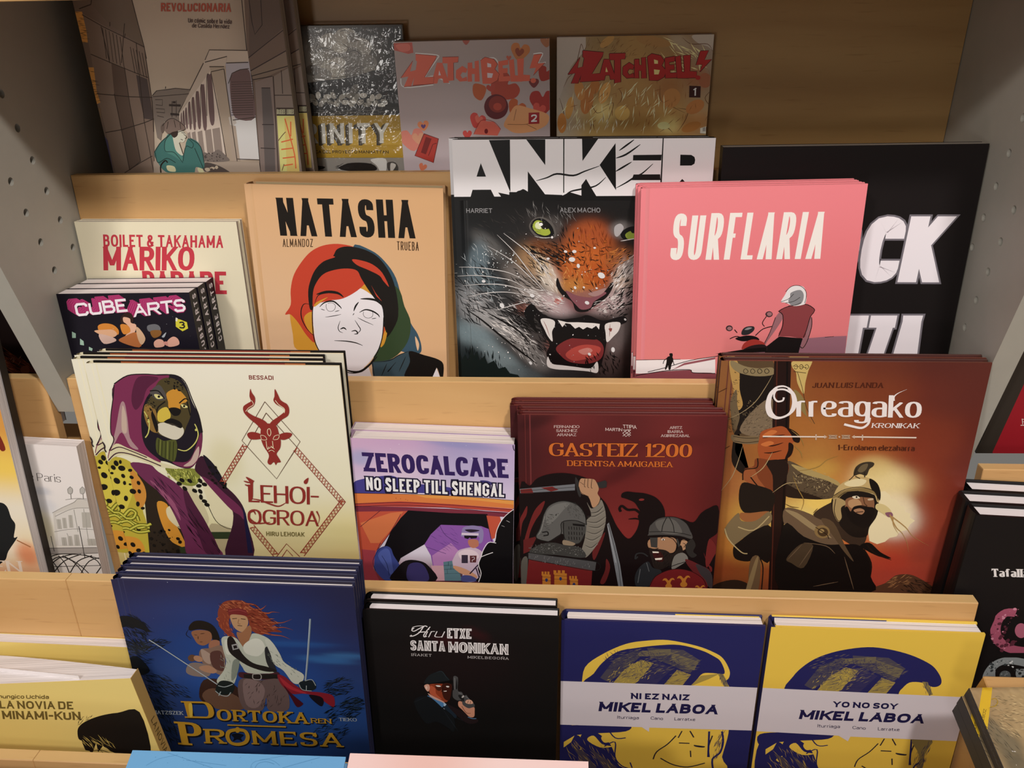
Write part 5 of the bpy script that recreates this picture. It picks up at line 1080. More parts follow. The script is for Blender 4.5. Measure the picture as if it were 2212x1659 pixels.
INK['gast'] = '''T #d9c3bd|FERNANDO|335 105 234 -2 0 27|t=0.15,th=0.1,gap=0.13,serif=0.05
T #d9c3bd|SÁNCHEZ|356 146 193 -2 0 27|t=0.15,th=0.1,gap=0.13,serif=0.05
T #d9c3bd|ARANAZ|364 188 176 -2 0 27|t=0.15,th=0.1,gap=0.13,serif=0.05
T #d9c3bd|ARITZ|1394 105 111 -1 1 27|t=0.15,th=0.1,gap=0.13,serif=0.05
T #d9c3bd|IBARRA|1377 146 140 -1 1 27|t=0.15,th=0.1,gap=0.13,serif=0.05
T #d9c3bd|AGIRREZABAL|1318 188 261 -2 1 27|t=0.15,th=0.1,gap=0.13,serif=0.05
T #d9c3bd|MARTIN|809 124 153 4 0 32|t=0.14,gap=0.1
T #d9c3bd|TTIPIA|967 91 122 5 5 37|t=0.13,gap=0.1
L0 #d9c3bd 6 972,145 1041,144 969,209 1032,213 972,145 1043,202
L0 #d9c3bd 6 1041,144 1007,144 968,177 998,213 1040,176 1013,144
T #3a1214|GASTEIZ 1200|286 285 1324 -1 1 139|t=0.235,th=0.07,gap=0.05,space=0.42,serif=0.1,grow=0.02
T #3a1214|DEFENTSA AMAIGABEA|457 469 982 2 2 58|t=0.22,th=0.09,gap=0.1,space=0.4,serif=0.1,grow=0.02
T #cb6c2c|GASTEIZ 1200|286 285 1324 -1 1 139|t=0.235,th=0.07,gap=0.05,space=0.42,serif=0.1,grow=0
T #cb6c2c|DEFENTSA AMAIGABEA|457 469 982 2 2 58|t=0.22,th=0.09,gap=0.1,space=0.4,serif=0.1,grow=0
S #14090a 4,791 101,748 174,665 294,616 436,604 579,632 675,685 700,781 822,918 885,1057 949,1199 1050,1326 1120,1253 1152,1138 1138,1067 1160,1024 1134,969 1096,913 1012,873 975,860 980,818 1027,797 1104,805 1200,815 1296,855 1358,923 1392,1006 1416,1133 1545,1088 1667,1128 1732,1029 1799,972 1892,949 1912,1223 1836,1325 1906,1469 1914,1917 -20,1967
S #7d2a28 1193,881 1186,891 1168,897 1149,895 1141,888 1147,878 1165,872 1184,874
C0 #14090a 26 1161,1038 1111,997 1039,998 984,957 961,986 974,1021
C1 #14090a 17 1049,1104 1115,1096 1163,1109
P #6b2322 1163,638 1169,624 1164,624
S #6b2322 95,1157 158,999 244,913 206,1041 156,1127 106,1243 79,1360 52,1509 29,1420
S #6b2322 -3,1144 35,1044 73,972 65,1072 21,1173 -1,1333
S #5e1f1f 710,1480 781,1332 829,1258 795,1404 730,1583
S #5e1f1f 791,1853 838,1701 847,1566 887,1669 841,1852
S #6b2322 1835,1311 1915,1425 1886,1528 1834,1647 1813,1530
S #6b2322 1791,1471 1830,1588 1882,1646 1873,1691
P #5e1f1f 30,1361 167,1315 90,1493 27,1524
P #6e7075 4,784 532,722 533,790 9,833
P #6f2422 10,791 119,776 136,828 15,836
P #6f2422 209,767 317,752 377,786 305,808 257,788
C0 #2a2a2c 5 3,808 532,756
C0 #2a2a2c 5 3,833 533,792
S #2e2c2c 538,646 568,700 586,783 589,859 569,852 550,783 534,701
P #2e2c2c 699,715 781,691 817,677 835,697 832,752 795,763 699,753
S #b08767 568,742 585,666 627,661 698,665 728,685 759,766 748,822 773,877 750,947 703,976 665,865 593,824
C0 #241815 5 627,666 622,741 634,754
C0 #241815 5 656,661 654,747 666,761
C0 #241815 5 692,665 687,754 699,764
C0 #241815 4 580,700 616,727
C0 #241815 5 568,749 593,817 665,858
S #7b756b 648,921 691,990 756,947 785,891 823,1002 832,1129 805,1273 758,1391 686,1510 637,1555 599,1497 634,1320 644,1133 692,1061
C1 #3b3733 7 650,1076 728,1074 823,1002
C1 #9a9488 3 655,1090 733,1088 828,1016
C1 #3b3733 7 644,1133 741,1145 831,1072
C1 #9a9488 4 649,1147 747,1159 836,1087
C1 #3b3733 7 663,1190 755,1202 826,1144
C1 #9a9488 4 668,1204 760,1217 831,1158
C1 #3b3733 7 646,1247 731,1275 816,1215
C1 #9a9488 3 651,1262 736,1289 821,1230
C1 #3b3733 7 634,1320 708,1348 793,1288
C1 #9a9488 4 639,1335 713,1362 798,1302
C1 #3b3733 7 635,1408 697,1436 758,1376
C1 #9a9488 4 640,1422 702,1450 763,1391
C1 #3b3733 8 679,1040 752,1024 804,960
C1 #9a9488 4 684,1054 757,1038 810,974
S #5b5a58 230,1069 280,969 377,918 473,914 570,964 631,1062 647,1176 634,1291 586,1380 512,1396 438,1368 413,1281 302,1356 252,1372 160,1330 192,1227
S #6f6e6b 255,1054 316,968 413,931 485,937 425,1009 340,1124 266,1183
S #444341 413,1151 535,1135 633,1176 634,1291 586,1382 512,1399 444,1360 425,1266
P #141212 511,1161 632,1173 630,1197 517,1185
P #191716 472,1197 479,1197 482,1232 474,1232
P #191716 497,1198 505,1198 507,1233 500,1233
P #191716 523,1199 530,1199 533,1234 526,1234
P #191716 549,1200 556,1200 559,1235 551,1235
P #191716 574,1201 582,1201 584,1236 577,1236
P #191716 600,1202 607,1202 610,1237 603,1237
P #191716 472,1255 479,1255 482,1290 474,1290
P #191716 498,1256 505,1256 508,1291 500,1291
P #191716 523,1257 531,1257 533,1292 526,1292
P #191716 549,1258 556,1258 559,1293 552,1293
P #191716 575,1259 582,1259 585,1294 577,1294
P #191716 600,1260 608,1260 611,1294 603,1295
P #191716 472,1313 479,1313 482,1348 475,1348
P #191716 498,1314 505,1314 508,1349 500,1349
P #191716 524,1315 531,1315 534,1350 526,1350
P #191716 549,1316 557,1316 560,1351 552,1351
P #191716 575,1317 583,1317 585,1352 578,1352
C0 #1b1918 9 230,1069 192,1227 154,1330 252,1372 302,1363 401,1281 407,1151 535,1127 639,1169
C0 #1b1918 9 230,1069 280,969 377,915 473,914 570,961 631,1062 647,1176
C0 #1b1918 9 425,1151 425,1281 450,1368 512,1399 586,1382 634,1277
C0 #8b8985 5 242,1083 211,1227 179,1300
F #2d2b2a 50 254 1197 49 160 0.35 3.7 36.8 0.17 0.30
F #2d2b2a 60 534 1007 109 85 0.52 3.6 36.3 1.05 0.50
C0 #1b1918 13 216,1270 266,1262 272,1298 228,1306
D #1e1c1b 8 437 1094 170 42 0.17 8.5
S #8b7a66 425,1353 536,1388 512,1418 425,1412
S #3a3937 178,1417 314,1385 438,1412 586,1438 637,1555 363,1532 89,1508
D #6f6e6b 120 252 1460 173 59 0.00 6.2
D #6f6e6b 60 537 1483 99 60 0.00 6.2
P #6d1f20 76,1553 713,1658 703,1886 641,1949 31,1965
P #4a494a 77,1508 338,1547 749,1605 738,1710 338,1637 73,1583
C0 #1b1918 7 77,1508 338,1547 749,1605 738,1710 338,1637 73,1583 77,1508
C0 #1b1918 8 39,1903 76,1583
F #7a7878 40 401 1605 323 46 0.14 5.0 37.3 1.75 0.40
S #58544d 6,1614 69,1583 38,1965 0,1966
P #b9742c 213,1761 296,1768 295,1912 212,1914
P #b9742c 206,1731 225,1733 224,1782 205,1779
P #b9742c 235,1730 255,1732 255,1781 234,1779
P #b9742c 264,1729 284,1732 284,1780 263,1778
C0 #4a1d14 4 205,1795 304,1801
C0 #4a1d14 4 205,1837 303,1843
S #2f3660 268,1833 264,1848 254,1855 244,1849 240,1833 244,1818 254,1812 264,1818
P #b9742c 333,1743 458,1749 459,1923 332,1927
P #b9742c 325,1713 353,1715 353,1764 325,1761
P #b9742c 367,1712 396,1714 396,1763 367,1760
P #b9742c 409,1711 437,1713 437,1762 409,1759
C0 #4a1d14 4 325,1776 466,1782
C0 #4a1d14 4 325,1819 466,1823
S #2f3660 409,1814 405,1829 396,1836 386,1830 382,1815 386,1799 396,1793 405,1799
P #b9742c 490,1807 569,1815 570,1944 491,1946
P #b9742c 482,1777 501,1780 501,1829 483,1826
P #b9742c 510,1776 529,1779 529,1828 510,1825
P #b9742c 539,1776 558,1778 558,1827 539,1825
C0 #4a1d14 3 483,1841 577,1848
C0 #4a1d14 4 483,1884 577,1889
S #2f3660 544,1880 540,1895 530,1901 520,1895 516,1880 520,1865 530,1858 540,1864
P #75777c 845,1165 863,1143 929,1387 985,1637 1024,1894 974,1895 923,1609 880,1374
C0 #2a2a2c 5 861,1172 917,1402 967,1638 999,1894
C0 #a7a9ad 5 851,1186 892,1373 941,1608
S #4a4745 1248,1265 1262,1164 1330,1092 1425,1069 1521,1081 1608,1144 1656,1242 1667,1314 1557,1287 1375,1277 1249,1286
S #5f5c58 1308,1135 1402,1091 1487,1103 1551,1187 1555,1259 1374,1248
C0 #1b1918 7 1249,1286 1375,1277 1557,1287 1667,1329
C0 #1b1918 7 1253,1243 1385,1236 1555,1252 1658,1278
C0 #1b1918 8 1413,1076 1382,1162 1373,1241
C0 #1b1918 7 1437,1073 1478,1160 1494,1246
C0 #1b1918 7 1262,1164 1330,1092 1425,1069 1521,1081 1608,1144 1656,1242
S #a57b5c 1268,1322 1485,1303 1526,1389 1494,1478 1396,1465 1261,1431
P #3b3937 1262,1308 1338,1306 1340,1425 1278,1416
S #e6ddd0 1408,1328 1404,1335 1393,1338 1381,1336 1376,1329 1381,1321 1392,1318 1403,1321
S #171211 1399,1330 1398,1336 1393,1338 1387,1336 1385,1330 1387,1324 1392,1321 1397,1323
C0 #1b1512 8 1365,1313 1412,1290 1486,1318
C0 #1b1512 8 1352,1429 1310,1441 1260,1427
C0 #1b1512 8 1486,1318 1526,1389 1508,1507
S #b08767 1571,1330 1620,1337 1641,1387 1602,1446 1559,1432
C0 #1b1512 6 1571,1330 1620,1337 1641,1387 1602,1446 1560,1454
C0 #1b1512 6 1585,1366 1610,1380 1594,1417
C0 #3b3937 19 1522,1317 1552,1418 1533,1521
S #231a17 1261,1446 1322,1437 1420,1450 1495,1492 1562,1389 1591,1476 1574,1594 1454,1641 1382,1680 1319,1659 1291,1571
S #3a1513 1299,1482 1360,1466 1398,1509 1402,1583 1340,1577 1314,1541
P #e4dacb 1293,1467 1354,1469 1360,1484 1299,1485
P #e4dacb 1321,1548 1394,1539 1389,1563 1328,1567
F #0f0b0a 50 1413 1568 110 89 0.00 4.9 61.1 1.75 0.50
S #2b2725 1611,1388 1667,1314 1707,1386 1688,1459 1727,1502 1680,1532 1628,1475
S #75706a 1509,1521 1591,1476 1644,1548 1575,1624 1492,1670
S #26272a 1171,1663 1255,1586 1307,1660 1395,1702 1315,1856 1168,1905 1132,1784
C0 #5b5c5e 7 1243,1601 1272,1705
C0 #5b5c5e 8 1184,1677 1166,1844
S #5d2022 1620,1549 1771,1619 1873,1691 1887,1887 1676,1666
S #3a3234 1722,1620 1821,1648 1889,1736 1888,1902
C0 #1b1718 8 1454,1656 1550,1609 1634,1578
S #6d1d1f 1855,1872 1782,2026 1583,2095 1376,2037 1286,1887 1363,1735 1560,1669 1762,1725
C0 #2a0f10 7 1289,1872 1336,1764 1456,1686 1578,1668 1703,1703 1806,1783 1850,1888
S #b9742c 1457,1883 1487,1882 1489,1828 1505,1798 1527,1802 1514,1778 1489,1783 1468,1809 1445,1784 1420,1786 1409,1811 1431,1807 1452,1834
S #b9742c 1504,1874 1496,1896 1473,1905 1450,1897 1439,1875 1448,1854 1470,1844 1493,1852
S #b9742c 1602,1861 1636,1860 1637,1801 1655,1767 1679,1771 1663,1746 1637,1751 1615,1780 1589,1752 1562,1754 1550,1782 1574,1778 1597,1806
S #b9742c 1654,1851 1645,1875 1621,1885 1595,1876 1584,1853 1593,1829 1617,1818 1643,1828
S #b9742c 1773,1942 1797,1941 1798,1898 1811,1874 1828,1876 1817,1857 1798,1862 1782,1882 1762,1863 1742,1863 1734,1883 1752,1881 1768,1902
S #b9742c 1811,1935 1804,1952 1787,1960 1768,1953 1759,1936 1766,1918 1784,1911 1802,1918
C0 #2b2a2b 15 1154,1529 1131,1559 1141,1500 1202,1491 1252,1527'''
INK['orre'] = '''P #efdfb4 1571,1348 1655,1329 1706,1371 1727,1414 1780,1421 1811,1482 1858,1498 1883,1559 1937,1575 1937,1619 1990,1654 1951,1699 1932,1762 1868,1782 1847,1837 1783,1857 1746,1903 1675,1933 1595,1898 1520,1594
S #5b3a28 1682,2477 1823,2396 1914,2298 2049,2284 2181,2346 2356,2474 2389,2570 1668,2594
F #2f2018 70 2152 2443 197 96 0.26 12.1 91.0 0.35 0.50
F #a8754a 30 1957 2373 121 76 -0.35 9.1 75.7 -0.44 0.40
S #2e2018 99,2510 211,2428 366,2404 498,2477 513,2633 109,2647
S #5a4630 73,-9 191,-10 456,-5 500,280 530,695 425,795 190,766 126,443 147,284
S #1c1512 153,113 277,158 456,125 486,280 417,439 319,601 199,700 178,800 184,1034 268,1151 375,1184 272,1032 202,899 222,635 197,362
P #1c1512 152,97 482,109 523,630 210,749
S #b58f52 73,-9 144,5 176,128 190,284 233,441 180,490 133,284 91,129
S #6b5a42 116,411 161,284 183,442 216,570 184,701 141,571
F #2a2018 60 158 410 43 374 0.00 5.7 37.3 0.52 0.60
S #7c6a54 227,700 337,488 496,374 530,695 378,763
F #3a2f26 80 376 600 143 163 -0.52 5.7 37.2 -0.70 0.60
F #a08a66 50 386 551 143 179 -0.52 4.3 31.5 0.70 0.60
S #8b7a58 94,-2 211,51 338,72 463,64 477,133 318,150 160,113 92,52
C0 #2a221a 5 209,89 227,78 249,104 231,124 211,112 209,89
C0 #2a221a 5 272,88 290,78 312,103 295,124 274,112 272,88
C0 #2a221a 6 334,88 353,77 375,103 357,123 337,111 334,88
C0 #2a221a 6 397,87 416,76 438,102 420,122 400,110 397,87
S #7a664a 159,750 262,765 407,763 428,828 314,847 180,824
C0 #2a2018 6 175,767 293,784 409,779
C0 #2a2018 6 187,816 297,831 419,815
C1 #a08a66 7 471,140 426,249 343,408 226,521 102,588
C1 #a08a66 8 271,864 243,1033 199,1204 108,1363
S #c9ae6a 637,1 801,-13 786,91 773,214 772,324 703,215 677,107 641,62
S #8b7748 682,278 778,371 827,545 894,625 763,482 697,403
C0 #4a3a24 5 691,107 751,261 817,465 908,624
C0 #4a3a24 5 642,46 768,60
C0 #4a3a24 6 655,100 768,114
C0 #4a3a24 5 653,46 668,31 687,54 673,77 655,62
C0 #4a3a24 6 701,46 716,31 736,53 722,76 703,61
C0 #4a3a24 5 750,45 765,30 784,53 770,76 752,61
S #5b4b38 696,1024 864,1089 1080,1186 1221,1252 1220,1356 1141,1427 903,1415 723,1263
F #c2ab7c 70 983 1223 219 103 0.35 5.8 43.8 0.87 0.60
F #231a14 70 977 1292 234 121 0.35 7.3 49.7 -0.52 0.60
S #2a1d16 693,1263 865,1346 1082,1428 905,1432 723,1402
S #ad9660 743,1057 864,1089 1078,1169 1204,1235 1225,1286 1085,1220 872,1156
P #241310 472,-5 622,-7 688,758 735,1436 764,1976 801,2545 682,2549 631,1796 572,1094 519,598
C0 #4e241a 11 497,-5 551,597 608,1265 711,2529
C0 #120a09 17 587,-6 648,596 715,1437 786,2526
S #a3512a 417,796 431,713 527,671 611,653 680,693 752,757 792,789 774,823 731,823 743,923 707,990 607,1009 596,1043 506,1028 445,995 413,895
C1 #2a130d 13 445,779 537,761 650,742
C1 #2a130d 13 459,853 547,860 645,825
C1 #2a130d 13 475,936 541,935 639,908
S #1f100c 656,669 731,700 788,756 789,822 736,807 707,741
S #1f100c 695,824 742,856 732,956 679,999 697,907
S #c8713c 436,762 515,695 575,711 508,761
S #c8713c 437,845 513,810 559,834 490,869
S #7d3f24 415,996 609,1026 696,1024 724,1142 616,1369 494,1337 427,1269 304,1220 309,1116 394,1081
S #241713 506,1028 696,1024 715,1194 616,1369 581,1179
S #9a5632 311,1134 396,1098 452,1216 538,1336 431,1303 304,1220
C0 #1d120d 11 423,996 425,1097 310,1125 306,1237
C0 #1d120d 12 376,1201 477,1320 617,1378
S #1d1613 301,1271 429,1286 616,1369 608,1581 462,1620 338,1587 287,1447
S #9a6038 317,1606 415,1603 593,1581 588,1671 425,1711 331,1677
S #7d6a4b 181,1790 294,1606 333,1695 469,1692 593,1581 621,1706 481,1819 339,1933 397,2061 334,2044 230,1917
S #1d1613 339,1933 479,1800 627,1760 654,2166 543,2132 438,2173 311,2139 284,2008
C0 #b7a071 12 181,1790 230,1917 366,2062 429,2079
C0 #b7a071 12 309,1768 464,1801 599,1635
S #6a5138 467,2153 558,2131 580,2513 486,2517
S #8b734f 514,2152 544,2151 502,2516 455,2518
C0 #1d1613 11 558,2131 600,2244 612,2512
S #6b5540 739,1542 922,1573 1146,1693 1285,1834 1317,1961 1149,1947 956,1861 761,1739
S #9a8460 741,1560 864,1592 1029,1714 1230,1872 1038,1786 873,1664
S #3b2c22 1016,1607 1148,1480 1288,1424 1402,1597 1541,1737 1553,1918 1453,1957 1270,1834 1146,1693
S #171210 746,1739 956,1861 1179,1946 1360,1941 1513,1955 1628,2119 1674,2324 1687,2516 811,2545
S #5a4632 1097,1658 1221,1691 1360,1941 1479,2142 1373,2033 1242,1853
S #4a3a2a 819,2124 937,1953 1061,1968 1001,2231 872,2179
C1 #6b5540 9 829,2142 952,1953
C1 #6b5540 9 953,2214 1061,1968
C1 #6b5540 9 965,1934 1182,1965 1285,2054
C1 #6b5540 10 1380,2089 1528,2482
C1 #6b5540 10 1121,2457 1361,2392
S #8b6f45 1203,1815 1180,1865 1126,1877 1073,1845 1051,1788 1075,1739 1129,1727 1182,1758
S #4a3622 1185,1814 1170,1847 1133,1855 1097,1834 1082,1796 1098,1763 1135,1755 1171,1776
S #a08455 1146,1792 1141,1809 1125,1816 1107,1810 1098,1793 1103,1777 1119,1769 1136,1776
C0 #2a1d14 7 1056,1749 1105,1784 1180,1837 1201,1882
S #171210 1513,1955 1598,1916 1719,2023 1836,2094 1728,2079 1647,2044 1614,2026
C1 #231712 15 1570,1936 1677,2043 1839,2113
C1 #231712 15 1546,1973 1649,2155 1669,2344
S #1d1613 1171,1426 1279,1354 1423,1334 1593,1399 1623,1592 1571,1736 1557,1845 1422,1848 1303,1743 1263,1672 1209,1602
S #8b5f42 1298,1441 1373,1396 1477,1402 1560,1418 1583,1522 1571,1593 1514,1559 1450,1525 1382,1562 1332,1581
S #b98f66 1335,1440 1406,1421 1457,1472 1450,1525 1377,1527 1335,1493
S #171110 1367,1563 1389,1509 1460,1490 1521,1506 1583,1522 1584,1628 1556,1736 1467,1739 1365,1652 1310,1529 1330,1510
S #a87c5c 1394,1544 1450,1525 1498,1551 1475,1595 1413,1570
C0 #2a1510 9 1420,1570 1486,1563
C1 #171110 16 1324,1362 1409,1395 1445,1385
C1 #171110 16 1490,1393 1556,1392
S #e2d4b8 1358,1396 1401,1386 1434,1412 1383,1418
S #1a1310 1409,1400 1407,1407 1401,1411 1395,1408 1391,1400 1393,1393 1398,1390 1405,1393
S #c9b090 1508,1419 1551,1409 1561,1426 1518,1436
C0 #4a2e1e 7 1462,1402 1487,1472 1513,1497 1461,1499
S #c4a972 1181,1391 1211,1287 1289,1216 1400,1176 1504,1195 1570,1245 1615,1347 1621,1434 1601,1451 1542,1348 1392,1326 1279,1354 1230,1425 1188,1444
S #8b7448 1182,1400 1275,1328 1418,1299 1538,1323 1611,1416 1543,1357 1393,1334 1280,1363 1217,1443
S #171210 1490,1195 1570,1245 1617,1347 1621,1434 1564,1348 1519,1297
S #e6d6a8 1265,1251 1360,1201 1463,1213 1428,1273 1313,1284
C0 #2a2018 7 1181,1391 1274,1320 1416,1291 1554,1331 1606,1434
C0 #2a2018 7 1215,1425 1279,1354 1408,1334
S #ad9364 1198,1408 1291,1441 1305,1493 1273,1529 1295,1635 1264,1681 1207,1584 1185,1479
C0 #2a2018 7 1208,1426 1212,1566 1263,1672 1295,1635 1273,1529 1305,1493
S #3b3226 1340,1164 1342,1079 1392,1028 1462,1013 1507,1026 1505,1059 1474,1093 1456,1162 1395,1146
S #6b5c42 1369,1112 1396,1053 1451,1035 1445,1094 1407,1129
C0 #2a2018 9 1355,1172 1403,1197
C0 #2a2018 9 1436,1128 1444,1182
C0 #2a2018 8 1357,1079 1340,1164 1303,1216
S #d8c48a 1604,1469 1680,1485 1750,1553 1729,1607 1664,1573 1597,1522
S #8a5a6a 1694,1572 1751,1562 1773,1606 1730,1616
C2 #b08a54 13 1741,1589 1822,1729 1893,1799 1956,1907 1989,2016
C2 #b08a54 13 1758,1606 1911,1727 2003,1833 2170,1937
C2 #b08a54 13 1776,1623 1797,1712 1866,1818
C1 #9a7a40 8 810,1124 924,1104 1007,1069 1071,1000 1166,957
C1 #9a7a40 8 772,1176 832,1312 907,1450 892,1574
C1 #9a7a40 9 749,856 815,921 837,988
C1 #9a7a40 8 702,692 797,773 836,855
C1 #4a2a18 8 733,1489 797,1523 872,1530
C1 #4a2a18 7 -6,317 48,285 75,269
C1 #4a2a18 8 99,901 155,866
C1 #4a2a18 8 1051,1535 1013,1589
C1 #b79f72 7 601,1369 723,1263 855,1260
C1 #b79f72 8 376,1201 484,1096 554,926
T #4a1f14|JUAN LUIS LANDA|834 207 628 -7 6 50|t=0.2,th=0.08,gap=0.14,space=0.4,serif=0.1,slant=0.12
S #efe6e4 534,272 492,335 487,422 509,501 555,552 616,564 553,581 479,550 444,478 439,399 456,320 492,274
C0 #efe6e4 21 528,280 480,327 458,414 497,518 573,565 655,531 695,451 696,372 664,301 625,263
S #efe6e4 617,253 686,309 722,403 707,491 650,548 673,467 675,396 653,317
C1 #efe6e4 18 651,272 580,245 512,261 468,315
C0 #efe6e4 17 674,325 598,279 522,287 507,350 541,397 589,389 596,357
T #efe6e4|rreagako|705 326 1125 -3 26 224|t=0.19,th=0.075,gap=0.05
C2 #efe6e4 21 1583,379 1580,337 1612,301 1681,263
C0 #efe6e4 23 1396,553 1389,617 1338,658 1251,643 1175,623
T #efe6e4|KRONIKAK|1423 607 425 -3 4 48|t=0.22,th=0.09,gap=0.13,serif=0.1,slant=0.12
L0 #d8c4b4 13 447,762 1025,757
L0 #d8c4b4 13 1288,753 1848,752
L0 #f2e8de 6 447,757 1024,753
L0 #f2e8de 5 1288,748 1847,747
L0 #c9ae98 12 933,730 940,790
L0 #c9ae98 12 1356,728 1364,788
P #c9ae98 1008,736 1039,756 1013,776
P #c9ae98 1285,732 1260,752 1291,771
P #b79a80 1046,736 1129,735 1122,754 1134,774 1051,775 1059,755
P #b79a80 1164,734 1247,733 1240,752 1252,772 1170,773 1177,753
S #c9ae98 1157,754 1156,761 1150,764 1144,761 1140,754 1142,747 1147,744 1154,747
C0 #5a3222 4 1059,745 1123,764
C0 #5a3222 4 1062,765 1120,744
C0 #5a3222 4 1177,744 1240,762
C0 #5a3222 4 1180,763 1237,743
T #4a2216|1-Errolanen elezaharra|1144 836 704 -2 8 56|t=0.19,th=0.09,gap=0.08,space=0.35'''
